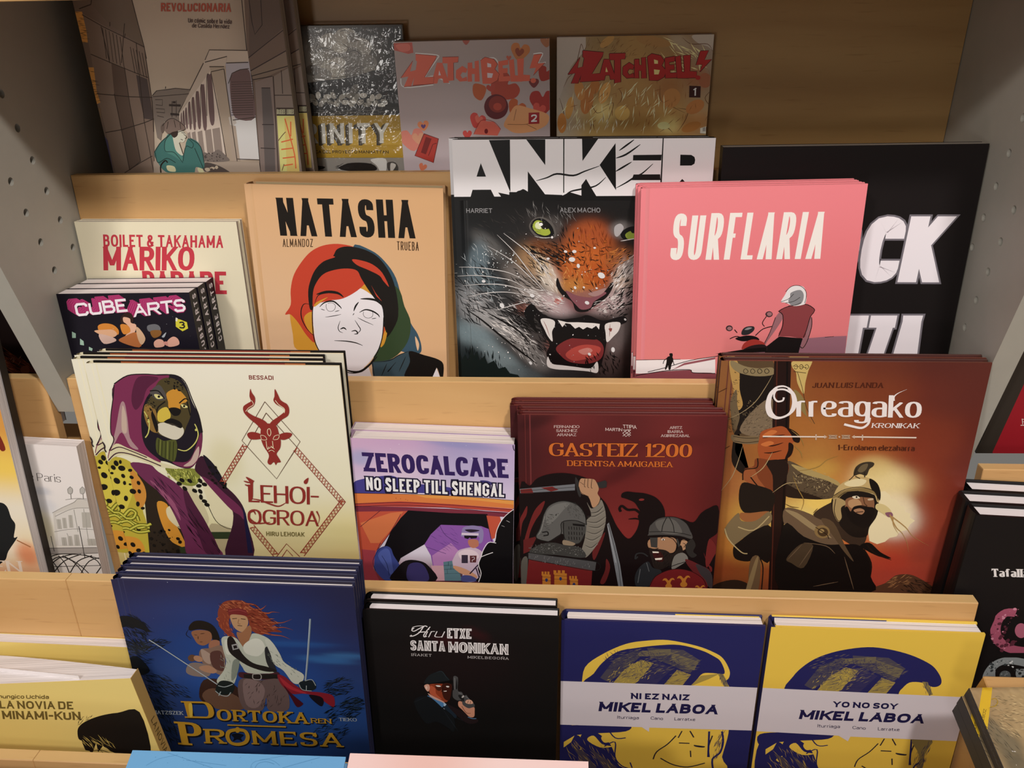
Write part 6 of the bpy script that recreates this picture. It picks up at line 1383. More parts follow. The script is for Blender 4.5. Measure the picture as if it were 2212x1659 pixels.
INK['dort'] = '''F #101a22 70 146 517 144 96 0.70 11.8 117.9 0.70 0.50
F #2c3c48 28 146 517 144 96 0.70 3.9 104.8 0.70 0.40
F #101a22 70 81 854 147 150 0.35 12.0 120.4 0.35 0.50
F #2c3c48 28 81 854 147 150 0.35 4.0 107.0 0.35 0.40
F #101a22 70 232 750 211 57 -0.26 11.9 118.8 -0.26 0.50
F #2c3c48 28 232 750 211 57 -0.26 4.0 105.6 -0.26 0.40
F #101a22 70 316 1237 242 103 0.52 12.1 121.2 0.52 0.50
F #2c3c48 28 316 1237 242 103 0.52 4.0 107.7 0.52 0.40
F #101a22 70 173 1431 205 141 0.87 12.3 123.2 0.87 0.50
F #2c3c48 28 173 1431 205 141 0.87 4.1 109.5 0.87 0.40
F #101a22 70 220 1776 222 164 1.05 12.5 125.1 1.05 0.50
F #2c3c48 28 220 1776 222 164 1.05 4.2 111.2 1.05 0.40
F #101a22 70 2025 1163 143 100 2.79 11.7 117.2 2.79 0.50
F #2c3c48 28 2025 1163 143 100 2.79 3.9 104.2 2.79 0.40
F #101a22 70 2035 1480 185 104 -0.35 11.9 119.1 -0.35 0.50
F #2c3c48 28 2035 1480 185 104 -0.35 4.0 105.9 -0.35 0.40
F #101a22 70 1836 1768 241 142 -0.52 12.1 120.7 -0.52 0.50
F #2c3c48 28 1836 1768 241 142 -0.52 4.0 107.3 -0.52 0.40
F #101a22 70 2136 1373 119 85 -0.17 11.9 119.2 -0.17 0.50
F #2c3c48 28 2136 1373 119 85 -0.17 4.0 105.9 -0.17 0.40
F #101a22 70 73 694 119 148 1.05 11.9 119.2 1.05 0.50
F #2c3c48 28 73 694 119 148 1.05 4.0 105.9 1.05 0.40
S #0f181f -47,448 77,412 195,468 262,590 140,549 39,538 -60,574
S #10181f -48,974 75,887 174,1062 30,1119
D #c9d4e8 12 1034 338 1134 396 0.00 3.8
S #1a1614 651,510 712,445 803,438 885,484 922,575 921,670 858,657 847,563 749,536 656,556
C1 #1a1614 7 645,541 609,606 653,651
C1 #1a1614 7 934,497 993,448
C1 #1a1614 7 902,623 975,651
S #9c6a4c 666,572 748,544 847,563 846,657 770,724 708,712 679,650
C1 #2a1812 6 687,602 718,608
C1 #2a1812 7 746,591 793,581
C1 #2a1812 6 725,687 757,685
C1 #2a1812 7 723,616 717,656
S #a8735a 812,706 858,657 921,670 893,766 814,778
S #8b6f60 724,774 818,754 927,717 951,811 915,1056 860,1076 743,983 695,872
S #b39a8a 724,774 784,804 826,866 787,949 729,903
S #5c3a34 808,818 904,782 931,860 907,1024 809,980
S #8a7a72 576,959 671,938 782,981 751,1098 604,1105 533,1060
S #b5896c 676,987 772,966 841,1027 796,1063 695,1035
S #6b4a36 663,882 646,912 614,926 586,915 579,886 596,856 628,842 656,853
S #b98a6a 720,907 697,926 664,923 639,901 638,871 661,852 694,855 719,878
S #3b2620 690,1151 889,1140 1021,1233 1018,1351 863,1410 709,1453 614,1373
S #6d5040 644,1354 767,1247 994,1335 1038,1494 767,1509
S #8e3f2c 962,311 1021,218 1107,187 1219,194 1296,266 1402,322 1454,411 1528,423 1446,473 1540,531 1425,536 1332,572 1238,514 1229,391 1108,350 1046,430 1054,554 1105,645 1040,648 989,557 947,496 946,419
C2 #8e3f2c 26 1294,281 1370,278 1426,230
C2 #c96f4a 9 1294,281 1370,278 1426,230
C2 #8e3f2c 25 1341,310 1427,321 1473,304 1542,308
C2 #c96f4a 9 1341,310 1427,321 1473,304 1542,308
C2 #8e3f2c 26 1394,384 1464,426 1553,422 1646,380
C2 #c96f4a 9 1394,384 1464,426 1553,422 1646,380
C2 #8e3f2c 25 1370,477 1469,488 1559,476 1645,503
C2 #c96f4a 8 1370,477 1469,488 1559,476 1645,503
C2 #8e3f2c 25 1336,540 1434,567 1535,578 1607,613
C2 #c96f4a 9 1336,540 1434,567 1535,578 1607,613
C2 #8e3f2c 25 957,434 936,404 979,372
C2 #c96f4a 9 957,434 936,404 979,372
C2 #8e3f2c 26 993,619 1031,712 1078,741
C2 #c96f4a 9 993,619 1031,712 1078,741
C2 #8e3f2c 25 1240,223 1326,235 1389,323
C2 #c96f4a 8 1240,223 1326,235 1389,323
F #c8744e 60 1147 258 164 68 0.00 10.1 63.2 0.35 0.80
F #5c2218 60 1193 286 215 92 0.17 7.6 63.3 0.35 0.80
F #5c2218 40 1384 461 127 109 0.35 8.9 76.3 0.35 0.50
F #c8744e 30 1386 445 127 109 0.35 7.6 76.3 0.35 0.50
F #b35c3c 30 1024 493 64 158 0.00 9.0 64.1 1.31 0.50
P #7d2a2c 1054,292 1145,273 1230,292 1240,360 1147,349 1056,360
C0 #a54a48 6 1063,314 1154,295 1227,318
S #c59a72 1069,360 1147,349 1220,368 1229,437 1201,500 1156,549 1103,520 1074,460
S #a57250 1156,549 1231,468 1251,513 1225,608 1156,738 1107,629 1105,551
C0 #3a1e14 7 1083,398 1128,392
C0 #3a1e14 8 1165,394 1209,400
C0 #3a1e14 7 1123,473 1166,478
C0 #8a5a3c 5 1145,402 1132,449 1154,456
S #c6ccbc 945,637 1008,603 1094,630 1156,738 1225,608 1257,560 1332,572 1414,630 1440,724 1357,775 1357,871 1417,1014 1324,1035 1141,1037 1098,965 1068,902 1054,1000 973,1202 853,1209 823,1144 907,1024 950,908 943,780
S #e6e8da 1147,706 1249,623 1324,635 1350,728 1273,827 1160,801
S #e0e3d4 975,651 1035,680 1030,807 965,811
S #8a9488 1016,905 1084,885 1032,1067 969,1136
S #2b2c30 1350,728 1402,726 1409,869 1430,1013 1380,1000 1342,888
S #d4d8ca 1362,633 1424,646 1484,785 1511,880 1593,956 1688,1033 1651,1133 1572,1137 1498,994 1416,917 1394,790
F #7a8478 30 1507 912 195 65 0.79 7.8 52.1 0.87 0.70
F #9aa296 20 949 1006 66 201 0.00 7.9 66.1 1.05 0.70
S #211c1c 1003,634 1057,616 1121,803 1210,911 1347,953 1432,997 1327,1011 1177,961 1060,870 995,777
P #a8a8a8 1032,704 1092,685 1096,748 1036,767
P #211c1c 1046,714 1080,706 1084,738 1048,751
S #4a1f2c 1063,1032 1192,1042 1350,1034 1444,1013 1434,1087 1248,1113 1067,1098
P #1d1a1b 1099,1055 1427,1038 1427,1095 1097,1113
C0 #b5b0aa 9 1191,1050 1263,1047 1262,1104 1215,1115 1184,1100 1191,1050
S #6d5a58 1064,1114 1247,1121 1433,1095 1485,1208 1513,1307 1479,1486 1291,1497 1285,1336 1224,1501 1050,1502 1012,1300
S #8a7472 1088,1130 1232,1139 1283,1252 1189,1460 1073,1432
F #3f3230 40 1265 1287 212 171 0.00 8.0 79.6 1.92 0.50
S #8d2230 1433,1046 1502,1067 1595,1169 1692,1230 1822,1240 1937,1267 1959,1333 1942,1418 1874,1371 1791,1292 1662,1265 1544,1272 1452,1160
S #b5303c 1450,1070 1566,1187 1690,1255 1637,1258 1500,1191
S #4a1522 1476,1175 1555,1288 1625,1368 1641,1401 1577,1438 1526,1306
S #18151f 1713,1279 1817,1290 1851,1339 1824,1416 1757,1361
C0 #9aa6ac 12 235,682 323,754 573,976 827,1202
C0 #d8dde0 4 235,682 574,972 828,1198
C0 #8a9aa6 17 1821,364 1795,535 1743,852 1688,1148
C0 #c8d4dc 5 1817,372 1738,852 1686,1148
S #1a2424 847,1159 928,1146 989,1185 961,1286 889,1324 811,1311 792,1262
C0 #a9b4b6 9 789,1279 835,1327 900,1337 941,1288
C0 #a9b4b6 9 826,1210 890,1223 975,1185
C0 #a9b4b6 9 814,1337 841,1284
S #16232a 1631,1134 1707,1097 1783,1110 1790,1192 1719,1229 1642,1216
C0 #a9b4b6 8 1629,1151 1655,1216 1745,1227
C0 #a9b4b6 8 1693,1106 1760,1086 1791,1159
C0 #a9b4b6 7 1700,1163 1693,1222
T #141824|D|455 1436 283 -7 8 215|t=0.26,th=0.1,serif=0.14,grow=0.03
T #141824|ORTOKA|768 1521 916 -9 -9 148|t=0.24,th=0.12,gap=0.13,serif=0.1,grow=0.03
T #141824|REN|1706 1583 204 -1 -1 62|t=0.22,th=0.12,gap=0.12,serif=0.1,grow=0.03
T #141824|P|345 1707 231 4 -4 307|t=0.24,th=0.1,serif=0.12,grow=0.03
T #141824|R|612 1787 198 -7 -17 193|t=0.24,th=0.12,serif=0.1,grow=0.03
C0 #141824 41 947,1777 861,1804 830,1876 853,1955 926,1974 1006,1941 1040,1864 1020,1791 947,1777
T #141824|MESA|1089 1781 904 -18 -4 184|t=0.23,th=0.12,gap=0.22,serif=0.1,grow=0.03
P #141824 854,1713 1447,1702 1445,1720 852,1730
T #c99a30|D|447 1425 283 -8 9 215|t=0.26,th=0.1,serif=0.14,grow=0
T #c99a30|ORTOKA|760 1510 916 -9 -9 147|t=0.24,th=0.12,gap=0.13,serif=0.1,grow=0
T #c99a30|REN|1698 1572 203 -2 -1 62|t=0.22,th=0.12,gap=0.12,serif=0.1,grow=0
T #c99a30|P|337 1695 231 5 -4 307|t=0.24,th=0.1,serif=0.12,grow=0
T #c99a30|R|604 1775 199 -7 -17 193|t=0.24,th=0.12,serif=0.1,grow=0
C0 #c99a30 41 939,1766 854,1792 823,1864 845,1943 918,1962 998,1929 1032,1852 1012,1779 939,1766
T #c99a30|MESA|1081 1769 903 -18 -4 183|t=0.23,th=0.12,gap=0.22,serif=0.1,grow=0
P #c99a30 847,1701 1439,1691 1437,1708 844,1718
S #e3c04a 492,1465 527,1454 509,1602 479,1621
S #c99a30 965,1768 953,1796 934,1808 919,1798 915,1770 926,1742 945,1730 961,1740
S #141824 868,1835 925,1814 991,1833 958,1874 965,1918 921,1894 869,1924 889,1878
T #b9c4cc|PIATZSZEK|103 1562 315 -7 -3 46|t=0.16,th=0.1,gap=0.14,serif=0.1
T #b9c4cc|TIEKO|1979 1549 177 -4 1 41|t=0.16,th=0.1,gap=0.16,serif=0.1'''
INK['hiru'] = '''C0 #e9e4e4 10 451,279 434,293 472,285 527,242 573,168 604,173
C0 #e9e4e4 9 477,193 454,220 475,232 518,204 573,168
C0 #e9e4e4 10 516,243 580,233
C0 #e9e4e4 9 631,172 602,212 568,266 567,293 594,285
C0 #e9e4e4 6 452,227 466,187 520,168 573,168
T #e9e4e4|i|582 194 23 1 -13 104|t=0.09,th=0.06,slant=0.3
T #e9e4e4|r|619 192 42 0 -13 104|t=0.09,th=0.06,slant=0.3
T #e9e4e4|u|672 189 81 -1 -13 104|t=0.09,th=0.06,slant=0.3
T #e9e4e4|ETXE|791 179 231 -4 -4 120|t=0.24,th=0.22,gap=0.05
T #3a3434|ETXE|800 190 212 -3 -3 96|t=0.055,gap=0.32
T #e9e4e4|SANTA|433 340 334 -5 -2 122|t=0.24,th=0.22,gap=0.05
T #3a3434|SANTA|442 351 315 -3 -1 99|t=0.055,gap=0.32
T #e9e4e4|MONIKAN|796 336 570 1 -2 128|t=0.24,th=0.22,gap=0.05
T #3a3434|MONIKAN|806 348 550 1 -2 104|t=0.055,gap=0.32
T #c9c3c3|IÑAKET|437 497 193 -2 -1 30|t=0.14,th=0.1,gap=0.34,serif=0.1
T #c9c3c3|MIKEL BEGOÑA|977 497 390 -4 0 30|t=0.14,th=0.1,gap=0.34,serif=0.1
S #1c2124 541,864 589,764 667,711 722,695 763,754 794,808 727,853 617,866
C1 #2f3a40 5 667,718 722,701 762,768 788,801
S #0d0c0c 486,867 618,853 794,808 881,789 803,849 661,871
S #8e3d24 596,868 705,854 770,858 802,884 793,989 763,1076 719,1079 654,1040 601,1001 582,917
S #b5573a 600,888 648,914 656,983 709,1051 644,1027 596,980
S #3c1a12 727,853 808,855 805,961 780,1061 731,1036 713,938
S #4e2216 649,886 715,889 702,939 669,940
S #d3a08c 543,885 585,868 596,917 578,960 554,933
S #e8c7b8 572,911 569,926 562,933 556,927 554,912 557,897 564,891 570,896
S #e8e2dc 655,878 693,876 706,889 676,895
S #e8e2dc 759,879 786,880 782,895 761,893
P #e2d9d2 729,944 762,938 759,949 734,952
C1 #150c0a 7 639,865 704,875
C1 #150c0a 7 748,869 797,870
C1 #150c0a 6 726,888 718,938 701,960
S #c9a092 574,981 622,1014 708,1065 735,1092 685,1095 610,1043
S #4f7fae 570,1010 643,1055 729,1100 710,1154 652,1097 593,1051
S #a8c4dc 729,1093 756,1120 738,1149 726,1129
S #1e2a36 716,1151 739,1135 767,1119 846,1243 833,1288 791,1232
P #b9c4cc 713,1165 737,1185 727,1164
S #16191c 431,1096 567,1017 705,1151 822,1288 817,1464 751,1410 642,1343 530,1365
C1 #20262c 6 431,1103 544,1033
C1 #20262c 7 715,1179 788,1320 862,1462
C1 #20262c 7 823,1259 910,1312 1065,1317
S #241a1c 751,1106 827,1144 935,1209 1066,1302 976,1352 867,1271
S #4b4b4c 831,761 871,759 877,803 871,929 909,947 930,995 952,980 983,1035 1026,1089 1025,1132 959,1150 916,1110 906,1053 862,1056 820,1016 822,931 831,917
C0 #7b7b7c 5 844,770 842,916
C0 #7b7b7c 6 876,956 908,969
C0 #7b7b7c 6 940,995 983,1035
S #1f1f20 865,776 867,901 850,902
S #1f1f20 875,985 919,996 928,1066 885,1026
S #b9b4b0 930,990 931,1000 924,1012 914,1019 906,1017 906,1007 913,995 923,988
S #cf9378 873,1070 906,1068 916,1110 970,1149 1025,1132 1029,1189 1022,1254 978,1261 935,1209 903,1168 871,1127
S #dba88e 956,1043 994,1041 1015,1068 1009,1090 965,1093 939,1073
C0 #5a2c20 5 904,1125 946,1208 990,1213
C0 #5a2c20 4 972,1050 960,1086
C0 #5a2c20 4 994,1055 987,1091
C0 #5c86ac 8 961,1262 1005,1280 1044,1277'''
INK['mikb'] = '''S #e6c24e 196,795 232,554 391,391 608,258 806,210 1005,196 1267,251 1431,320 1527,392 1599,531 1601,622 1571,676 1619,753 1639,1104 1659,1325 1623,1640 1619,1845 566,1908 344,1743 169,1636 123,1465 114,907
S #24245a 237,766 316,629 394,494 532,354 711,300 909,261 1108,247 1310,300 1435,366 1510,432 1556,572 1452,572 1352,581 1297,663 1222,746 733,796
P #4a4552 514,437 712,325 793,348 582,617 463,729 379,679
P #4a4552 811,296 1151,306 1320,427 1231,587 1043,491 836,397
P #a08c4a 611,563 757,439 891,477 788,660 700,749 495,754
P #a08c4a 1107,546 1242,600 1161,754 987,744
P #6b6250 753,336 1031,299 1036,375 715,402
P #6b6250 1034,337 1301,441 1268,546 1061,452
P #35315a 899,446 1066,529 896,761 711,757
F #2b2a55 330 884 538 463 197 0.09 5.2 92.7 -0.38 0.25
F #2b2a55 220 800 476 402 157 0.09 5.0 80.5 1.05 0.40
F #9a8a50 150 879 447 461 156 0.09 3.6 72.2 -0.35 0.30
F #c9ae4a 80 684 612 244 132 -0.35 6.1 52.9 -0.87 0.60
P #8a7b4a 1492,575 1543,578 1610,727 1577,742
F #3a3656 26 1549 651 32 95 -0.35 5.0 80.2 1.31 0.20
P #a48f48 1334,608 1512,574 1417,644 1242,745
S #24245a -29,1331 248,1288 670,1265 653,1351 335,1396 101,1438 -28,1473
S #24245a -28,1445 187,1433 232,1574 147,1667 257,1748 218,1929 -46,1945
S #24245a 208,1432 335,1368 488,1503 558,1672 607,1817 740,1898 349,1921 236,1750
P #e6c24e 38,1527 144,1435 113,1523 38,1600
S #e6c24e 412,1449 463,1390 550,1442 655,1408 616,1495 509,1501 445,1511
S #e6c24e 273,1486 336,1425 425,1535 533,1558 405,1579
P #4a4250 125,1580 233,1633 414,1917 305,1924
P #4a4250 297,1585 563,1819 632,1904 479,1913
F #c5a73c 60 322 1715 259 207 0.52 4.3 129.7 1.05 0.30
C0 #24245a 13 460,1305 550,1442 656,1436
C0 #24245a 13 447,1562 552,1499 559,1702 628,1815 716,1855
C0 #24245a 13 713,1766 737,1838
C0 #2a2530 13 1150,1381 1073,1499 973,1605 942,1709
C0 #2a2530 12 1205,1316 1173,1408
C0 #2a2530 13 1282,1311 1326,1394
C0 #2a2530 13 1184,1475 1289,1475
C0 #2a2530 13 1014,1690 1143,1770 1295,1794 1461,1731
C0 #2a2530 12 1305,1572 1315,1658
C0 #2a2530 13 1333,1499 1444,1512
C0 #2a2530 13 1497,1648 1481,1505 1506,1361
C1 #2a2530 21 1338,1507 1440,1518
C0 #24245a 19 1470,1307 1486,1648
C0 #24245a 19 1594,1300 1617,1440 1597,1584 1531,1675 1556,1849
F #3a3656 50 1577 1471 38 229 0.14 5.3 105.7 1.75 0.20
P #d6cfd6 -13,735 1909,729 1895,1273 882,1288 881,1344 808,1286 -8,1296
T #1f1c48|NI EZ NAIZ|684 852 561 -8 1 76|t=0.26,gap=0.16,space=0.45
T #1f1c48|MIKEL LABOA|387 978 1154 -17 -13 122|t=0.26,gap=0.12,space=0.42
T #3a3450|Iturriaga|563 1148 211 -2 -1 39|t=0.14,gap=0.12
T #3a3450|Cano|889 1142 121 2 0 39|t=0.14,gap=0.12
T #3a3450|Larratxe|1120 1142 202 -3 1 38|t=0.14,gap=0.12'''
INK['miky'] = '''P #e6c24e 528,719 1567,674 1746,1821 650,1882
S #24245a 233,759 266,574 361,428 487,321 672,239 898,193 1093,210 1292,265 1458,346 1546,418 1618,530 1624,607 1561,635 1456,588 1340,593 1275,687 1208,768 735,789
P #4a4552 499,435 682,326 762,348 577,613 469,722 384,673
P #4a4552 776,297 1106,309 1277,429 1202,586 1014,491 807,397
P #a08c4a 600,560 734,438 866,477 779,656 700,743 501,747
P #a08c4a 1079,545 1214,598 1146,750 977,739
P #6b6250 722,337 989,302 999,377 691,402
P #6b6250 994,339 1260,442 1236,546 1028,452
P #35315a 871,446 1038,528 890,756 711,751
F #2b2a55 330 863 536 446 196 0.09 5.0 89.3 -0.38 0.25
F #2b2a55 220 777 475 388 155 0.09 4.9 77.7 1.05 0.40
F #9a8a50 150 852 446 444 155 0.09 3.5 69.6 -0.35 0.30
F #c9ae4a 80 675 608 235 131 -0.35 5.9 51.0 -0.87 0.60
P #8a7b4a 1454,575 1503,578 1579,725 1548,740
F #3a3656 26 1514 650 31 94 -0.35 4.8 77.5 1.31 0.20
S #24245a 35,1312 299,1271 706,1251 695,1335 392,1378 168,1417 46,1452
S #24245a 44,1424 250,1413 304,1552 229,1642 341,1723 314,1900 61,1914
S #24245a 271,1412 389,1350 546,1483 626,1650 683,1792 817,1872 441,1893 320,1724
P #e6c24e 113,1505 209,1415 185,1501 119,1576
S #e6c24e 469,1430 515,1372 602,1423 701,1390 670,1476 567,1482 506,1491
S #e6c24e 338,1465 394,1406 488,1514 593,1537 471,1558
P #4a4250 201,1558 309,1609 504,1890 399,1896
P #4a4250 368,1563 641,1794 713,1878 566,1886
F #c5a73c 60 401 1691 248 204 0.52 4.1 124.2 1.05 0.30
C0 #24245a 12 506,1288 602,1423 704,1418
C0 #24245a 12 511,1542 608,1480 629,1679 703,1791 791,1830
C0 #24245a 12 782,1743 811,1814
C0 #2a2530 12 1179,1366 1112,1482 1022,1586 1000,1688
C0 #2a2530 12 1227,1302 1202,1393
C0 #2a2530 12 1301,1299 1349,1380
C0 #2a2530 13 1217,1459 1320,1460
C0 #2a2530 12 1068,1670 1198,1749 1346,1773 1503,1712
C0 #2a2530 12 1341,1555 1357,1640
C0 #2a2530 12 1364,1483 1472,1497
C0 #2a2530 12 1532,1630 1507,1490 1521,1349
C1 #2a2530 20 1369,1491 1468,1503
C0 #24245a 18 1483,1295 1522,1631
C0 #24245a 17 1603,1289 1634,1427 1625,1568 1567,1657 1603,1829
F #3a3656 50 1598 1457 36 228 0.14 5.0 100.3 1.75 0.20
S #8a7b4a 1483,1295 1672,1286 1654,1426 1641,1539 1664,1825 1613,1828 1596,1513
F #24245a 60 1631 1540 40 259 0.14 5.0 120.3 1.75 0.20
P #d6cfd6 -10,724 1913,742 1924,1293 902,1292 887,1354 790,1287 -23,1273
T #1f1c48|YO NO SOY|682 855 597 -3 2 72|t=0.26,gap=0.16,space=0.45
T #1f1c48|MIKEL LABOA|393 978 1170 -8 -10 117|t=0.26,gap=0.12,space=0.42
T #3a3450|Iturriaga|571 1150 213 -1 3 39|t=0.14,gap=0.12
T #3a3450|Cano|902 1154 126 3 4 38|t=0.14,gap=0.12
T #3a3450|Larratxe|1143 1156 203 0 4 39|t=0.14,gap=0.12'''
INK['novi'] = '''T #6b5a2c|nungico Uchida|378 121 528 32 -18 49|t=0.2,gap=0.09,space=0.35
T #6b5a2c|LA NOVIA DE|354 198 768 47 -29 97|t=0.2,gap=0.13,space=0.35
T #6b5a2c|MINAMI-KUN|330 324 822 49 -30 104|t=0.21,gap=0.12
S #1a1613 1032,618 1088,543 1197,480 1357,428 1534,402 1762,404 1698,947 1488,939 1330,899 1242,825 1166,718 1018,730
P #1a1613 1038,679 1251,721 1329,864 1516,940 1374,939 1280,879 1254,791 1153,892 1176,771 1079,916 1067,872 1027,861 1028,783
F #1a1613 40 1179 530 125 107 -0.35 6.9 83.4 -0.70 0.40
F #e9cf70 26 1198 789 155 91 0.17 7.1 112.8 1.13 0.35
C1 #3a3020 9 1095,873 1198,868 1292,918
C1 #3a3020 8 1184,867 1219,930
C0 #b09a52 7 1041,941 1039,1066 1068,1067
C0 #b09a52 7 1148,927 1152,1034
C0 #b09a52 7 1137,936 1487,943
S #d9c47a 1090,925 1144,936 1125,1069 1053,1067
C0 #8a7636 6 688,929 730,877 806,871 854,935 821,1005 740,1006 682,965
C0 #8a7636 6 741,887 697,983
C0 #8a7636 6 781,879 730,993
C0 #8a7636 6 813,889 773,995
C0 #8a7636 6 854,935 898,954 863,989'''
INK['pari'] = '''T #4a4442|de París|680 331 411 4 -5 92|t=0.09,th=0.05,gap=0.1
P #cfcac2 926,795 1161,661 1229,615 1353,632 1359,1181 872,1216
P #dad6d0 953,811 1148,730 1330,718 1338,1174 905,1205
C0 #8d8a84 6 916,804 1044,728 1176,660 1229,615 1347,624
C0 #8d8a84 6 938,846 1147,738 1337,717
C0 #8d8a84 6 1160,746 1153,1021
C0 #8d8a84 6 1268,730 1244,1190
C0 #8d8a84 6 892,1039 1099,990 1357,981
C0 #8d8a84 6 1027,1047 1058,1203
C0 #8d8a84 6 1092,632 1231,607 1350,607
P #b5b1a8 946,879 992,876 984,998 934,1001
C0 #8d8a84 3 969,878 957,999
P #b5b1a8 1011,858 1054,855 1044,985 998,988
C0 #8d8a84 3 1032,857 1019,987
P #b5b1a8 1086,819 1129,816 1114,971 1068,975
C0 #8d8a84 3 1107,817 1090,973
P #b5b1a8 1237,775 1328,769 1308,958 1214,965
C0 #8d8a84 3 1282,772 1259,962
P #b5b1a8 955,1104 1008,1101 1002,1207 946,1210
C0 #8d8a84 3 981,1102 973,1209
P #b5b1a8 1028,1082 1074,1079 1066,1202 1016,1206
C0 #8d8a84 3 1051,1080 1039,1204
P #b5b1a8 1101,1059 1153,1056 1142,1197 1086,1201
C0 #8d8a84 3 1127,1057 1112,1199
P #b5b1a8 1237,1102 1329,1096 1329,1180 1233,1187
C0 #8d8a84 3 1283,1099 1280,1184
C0 #6b6862 7 1173,469 1156,620
S #b9b6b0 1139,504 1171,477 1193,501 1175,552 1139,554
C0 #6b6862 5 1139,504 1171,477 1193,501 1175,552 1139,554 1139,504
C0 #6b6862 7 1303,461 1287,611
S #b9b6b0 1270,496 1301,469 1323,492 1305,543 1269,546
C0 #6b6862 4 1270,496 1301,469 1323,492 1305,543 1269,546 1270,496
P #a8a29c 711,1254 1364,1199 1364,1270 741,1332
C0 #4a4643 6 710,1259 1363,1202
C0 #4a4643 6 741,1332 1366,1273
C0 #3a3634 8 1174,950 1174,1072 1167,1355
C0 #3a3634 7 843,1094 842,1289
C0 #2a2624 11 730,1386 882,1322 1038,1311 1190,1318 1366,1359
C0 #2a2624 11 731,1458 874,1358 1020,1401 1115,1557
C0 #2a2624 10 1373,1322 1208,1388 1083,1560
C0 #2a2624 11 957,1569 1083,1397 1252,1313
C0 #2a2624 11 878,1340 935,1444 957,1569
C0 #2a2624 11 765,1366 821,1470 847,1577
C0 #2a2624 11 1162,1302 1301,1381 1342,1541
C0 #2a2624 11 700,1533 871,1376 1038,1311
C0 #2a2624 11 1256,1547 1357,1413
C0 #2a2624 11 925,1336 1076,1433 1177,1553
C0 #2a2624 11 768,1583 926,1408 1131,1304
C0 #3a3634 7 723,1495 1361,1431'''
INK['oran'] = '''S #1b1e20 1744,1897 1870,1856 1933,1901 1947,2032 1973,2114 1923,2269 1961,2267 1824,2447 1750,2574 1573,2621
S #7d2a1c 2018,1031 2054,1120 2068,1241 2011,1244
C0 #a87048 15 1946,2302 2078,2378
T #e9dccb|EN|1614 2574 316 -13 -5 151|t=0.22,th=0.07,serif=0.12,gap=0.1'''
INK['hair'] = '''F #8a4a2c 50 1966 2675 267 118 0.52 9.4 251.4 0.52 0.30
F #5c2c1c 60 1962 2691 268 101 0.52 12.6 252.4 0.44 0.30
S #7d4a34 2087,2720 2063,2755 2021,2771 1987,2758 1979,2723 2003,2688 2044,2672 2079,2685
F #d0a080 6 1918 2611 126 67 0.00 4.7 94.5 -0.87 0.30'''
INK['tafa'] = '''T #e6e1e0|Tafalla|271 560 330 -17 28 89|t=0.24,th=0.09,gap=0.06,serif=0.08
C0 #a5546c 93 615,1040 523,1047 475,1131 479,1253 536,1372 635,1447 728,1475 880,1483
C0 #8d9496 87 567,1938 541,1809 567,1692 636,1623 740,1607 864,1625
D #5a2a38 60 594 1244 156 251 0.00 27.1
D #d08aa0 30 594 1244 135 265 0.00 18.7
S #171415 584,1204 622,1107 718,1072 784,1161 826,1322 708,1358 611,1311
S #b0647a 772,1237 772,1300 738,1329 691,1306 658,1246 659,1183 692,1155 739,1177
S #171415 415,1082 425,1196 392,1246 337,1203 291,1092 282,979 315,930 370,972
S #171415 263,934 376,965 439,1094 437,1298 554,1510 511,1598 362,1610 233,1069
D #3a4042 50 652 1728 138 130 0.00 23.4
D #d8dcdc 30 649 1714 138 130 0.00 14.9
P #8d9496 513,1826 599,1733 659,1930 541,1940
P #8d9496 787,1703 924,1691 980,1902 831,1915
D #2a2e30 40 844 1798 85 102 0.00 19.2
S #171415 606,1718 670,1670 765,1704 841,1914 680,1928 620,1817
S #5c6264 760,1791 756,1837 723,1859 681,1844 654,1800 658,1754 691,1732 733,1747
D #8d9496 12 707 1795 43 52 0.00 10.8
P #171415 325,1543 831,1501 846,1556 338,1598'''
INK['redb'] = '''P #352f29 -50,1027 78,1028 159,1264 160,2401 172,2441 -16,2442 -49,2331
C0 #e9dfd9 10 308,2026 398,2025
C0 #e9dfd9 6 293,1936 324,2013
C0 #e9dfd9 6 292,1947 334,1943
C0 #e9dfd9 5 313,1978 344,1974'''
INK['wrap'] = '''P #dcb62e 115,-11 198,-9 -126,601 -135,434
F #7a6a4c 60 237 199 149 127 0.00 6.5 55.9 0.09 0.40
F #4a4436 50 89 457 145 198 0.52 6.3 81.6 1.05 0.40
F #d3bb8c 40 262 249 149 207 0.35 7.5 65.2 0.35 0.50
T #6b5620|ZORTEGIA|64 191 -117 188 -20 -5|t=0.16,gap=0.16
C0 #a8892a 7 140,107 177,98 183,128 149,163 103,172
C0 #8a7020 3 33,206 -59,360'''
INK['blue'] = '''C0 #4f86b4 3 1008,111 1018,70 1077,47 1163,44 1239,84
C0 #4f86b4 4 1045,110 1062,74 1123,58 1193,75
C0 #4f86b4 3 294,12 706,121
C0 #4f86b4 3 1304,-3 1066,47
C0 #4f86b4 3 468,66 807,98
C0 #4f86b4 3 156,118 245,62 387,26
C0 #4f86b4 4 1547,11 1266,103
D #4a7fae 26 798 66 756 43 0.00 4.3'''
INK['pink'] = ''''''
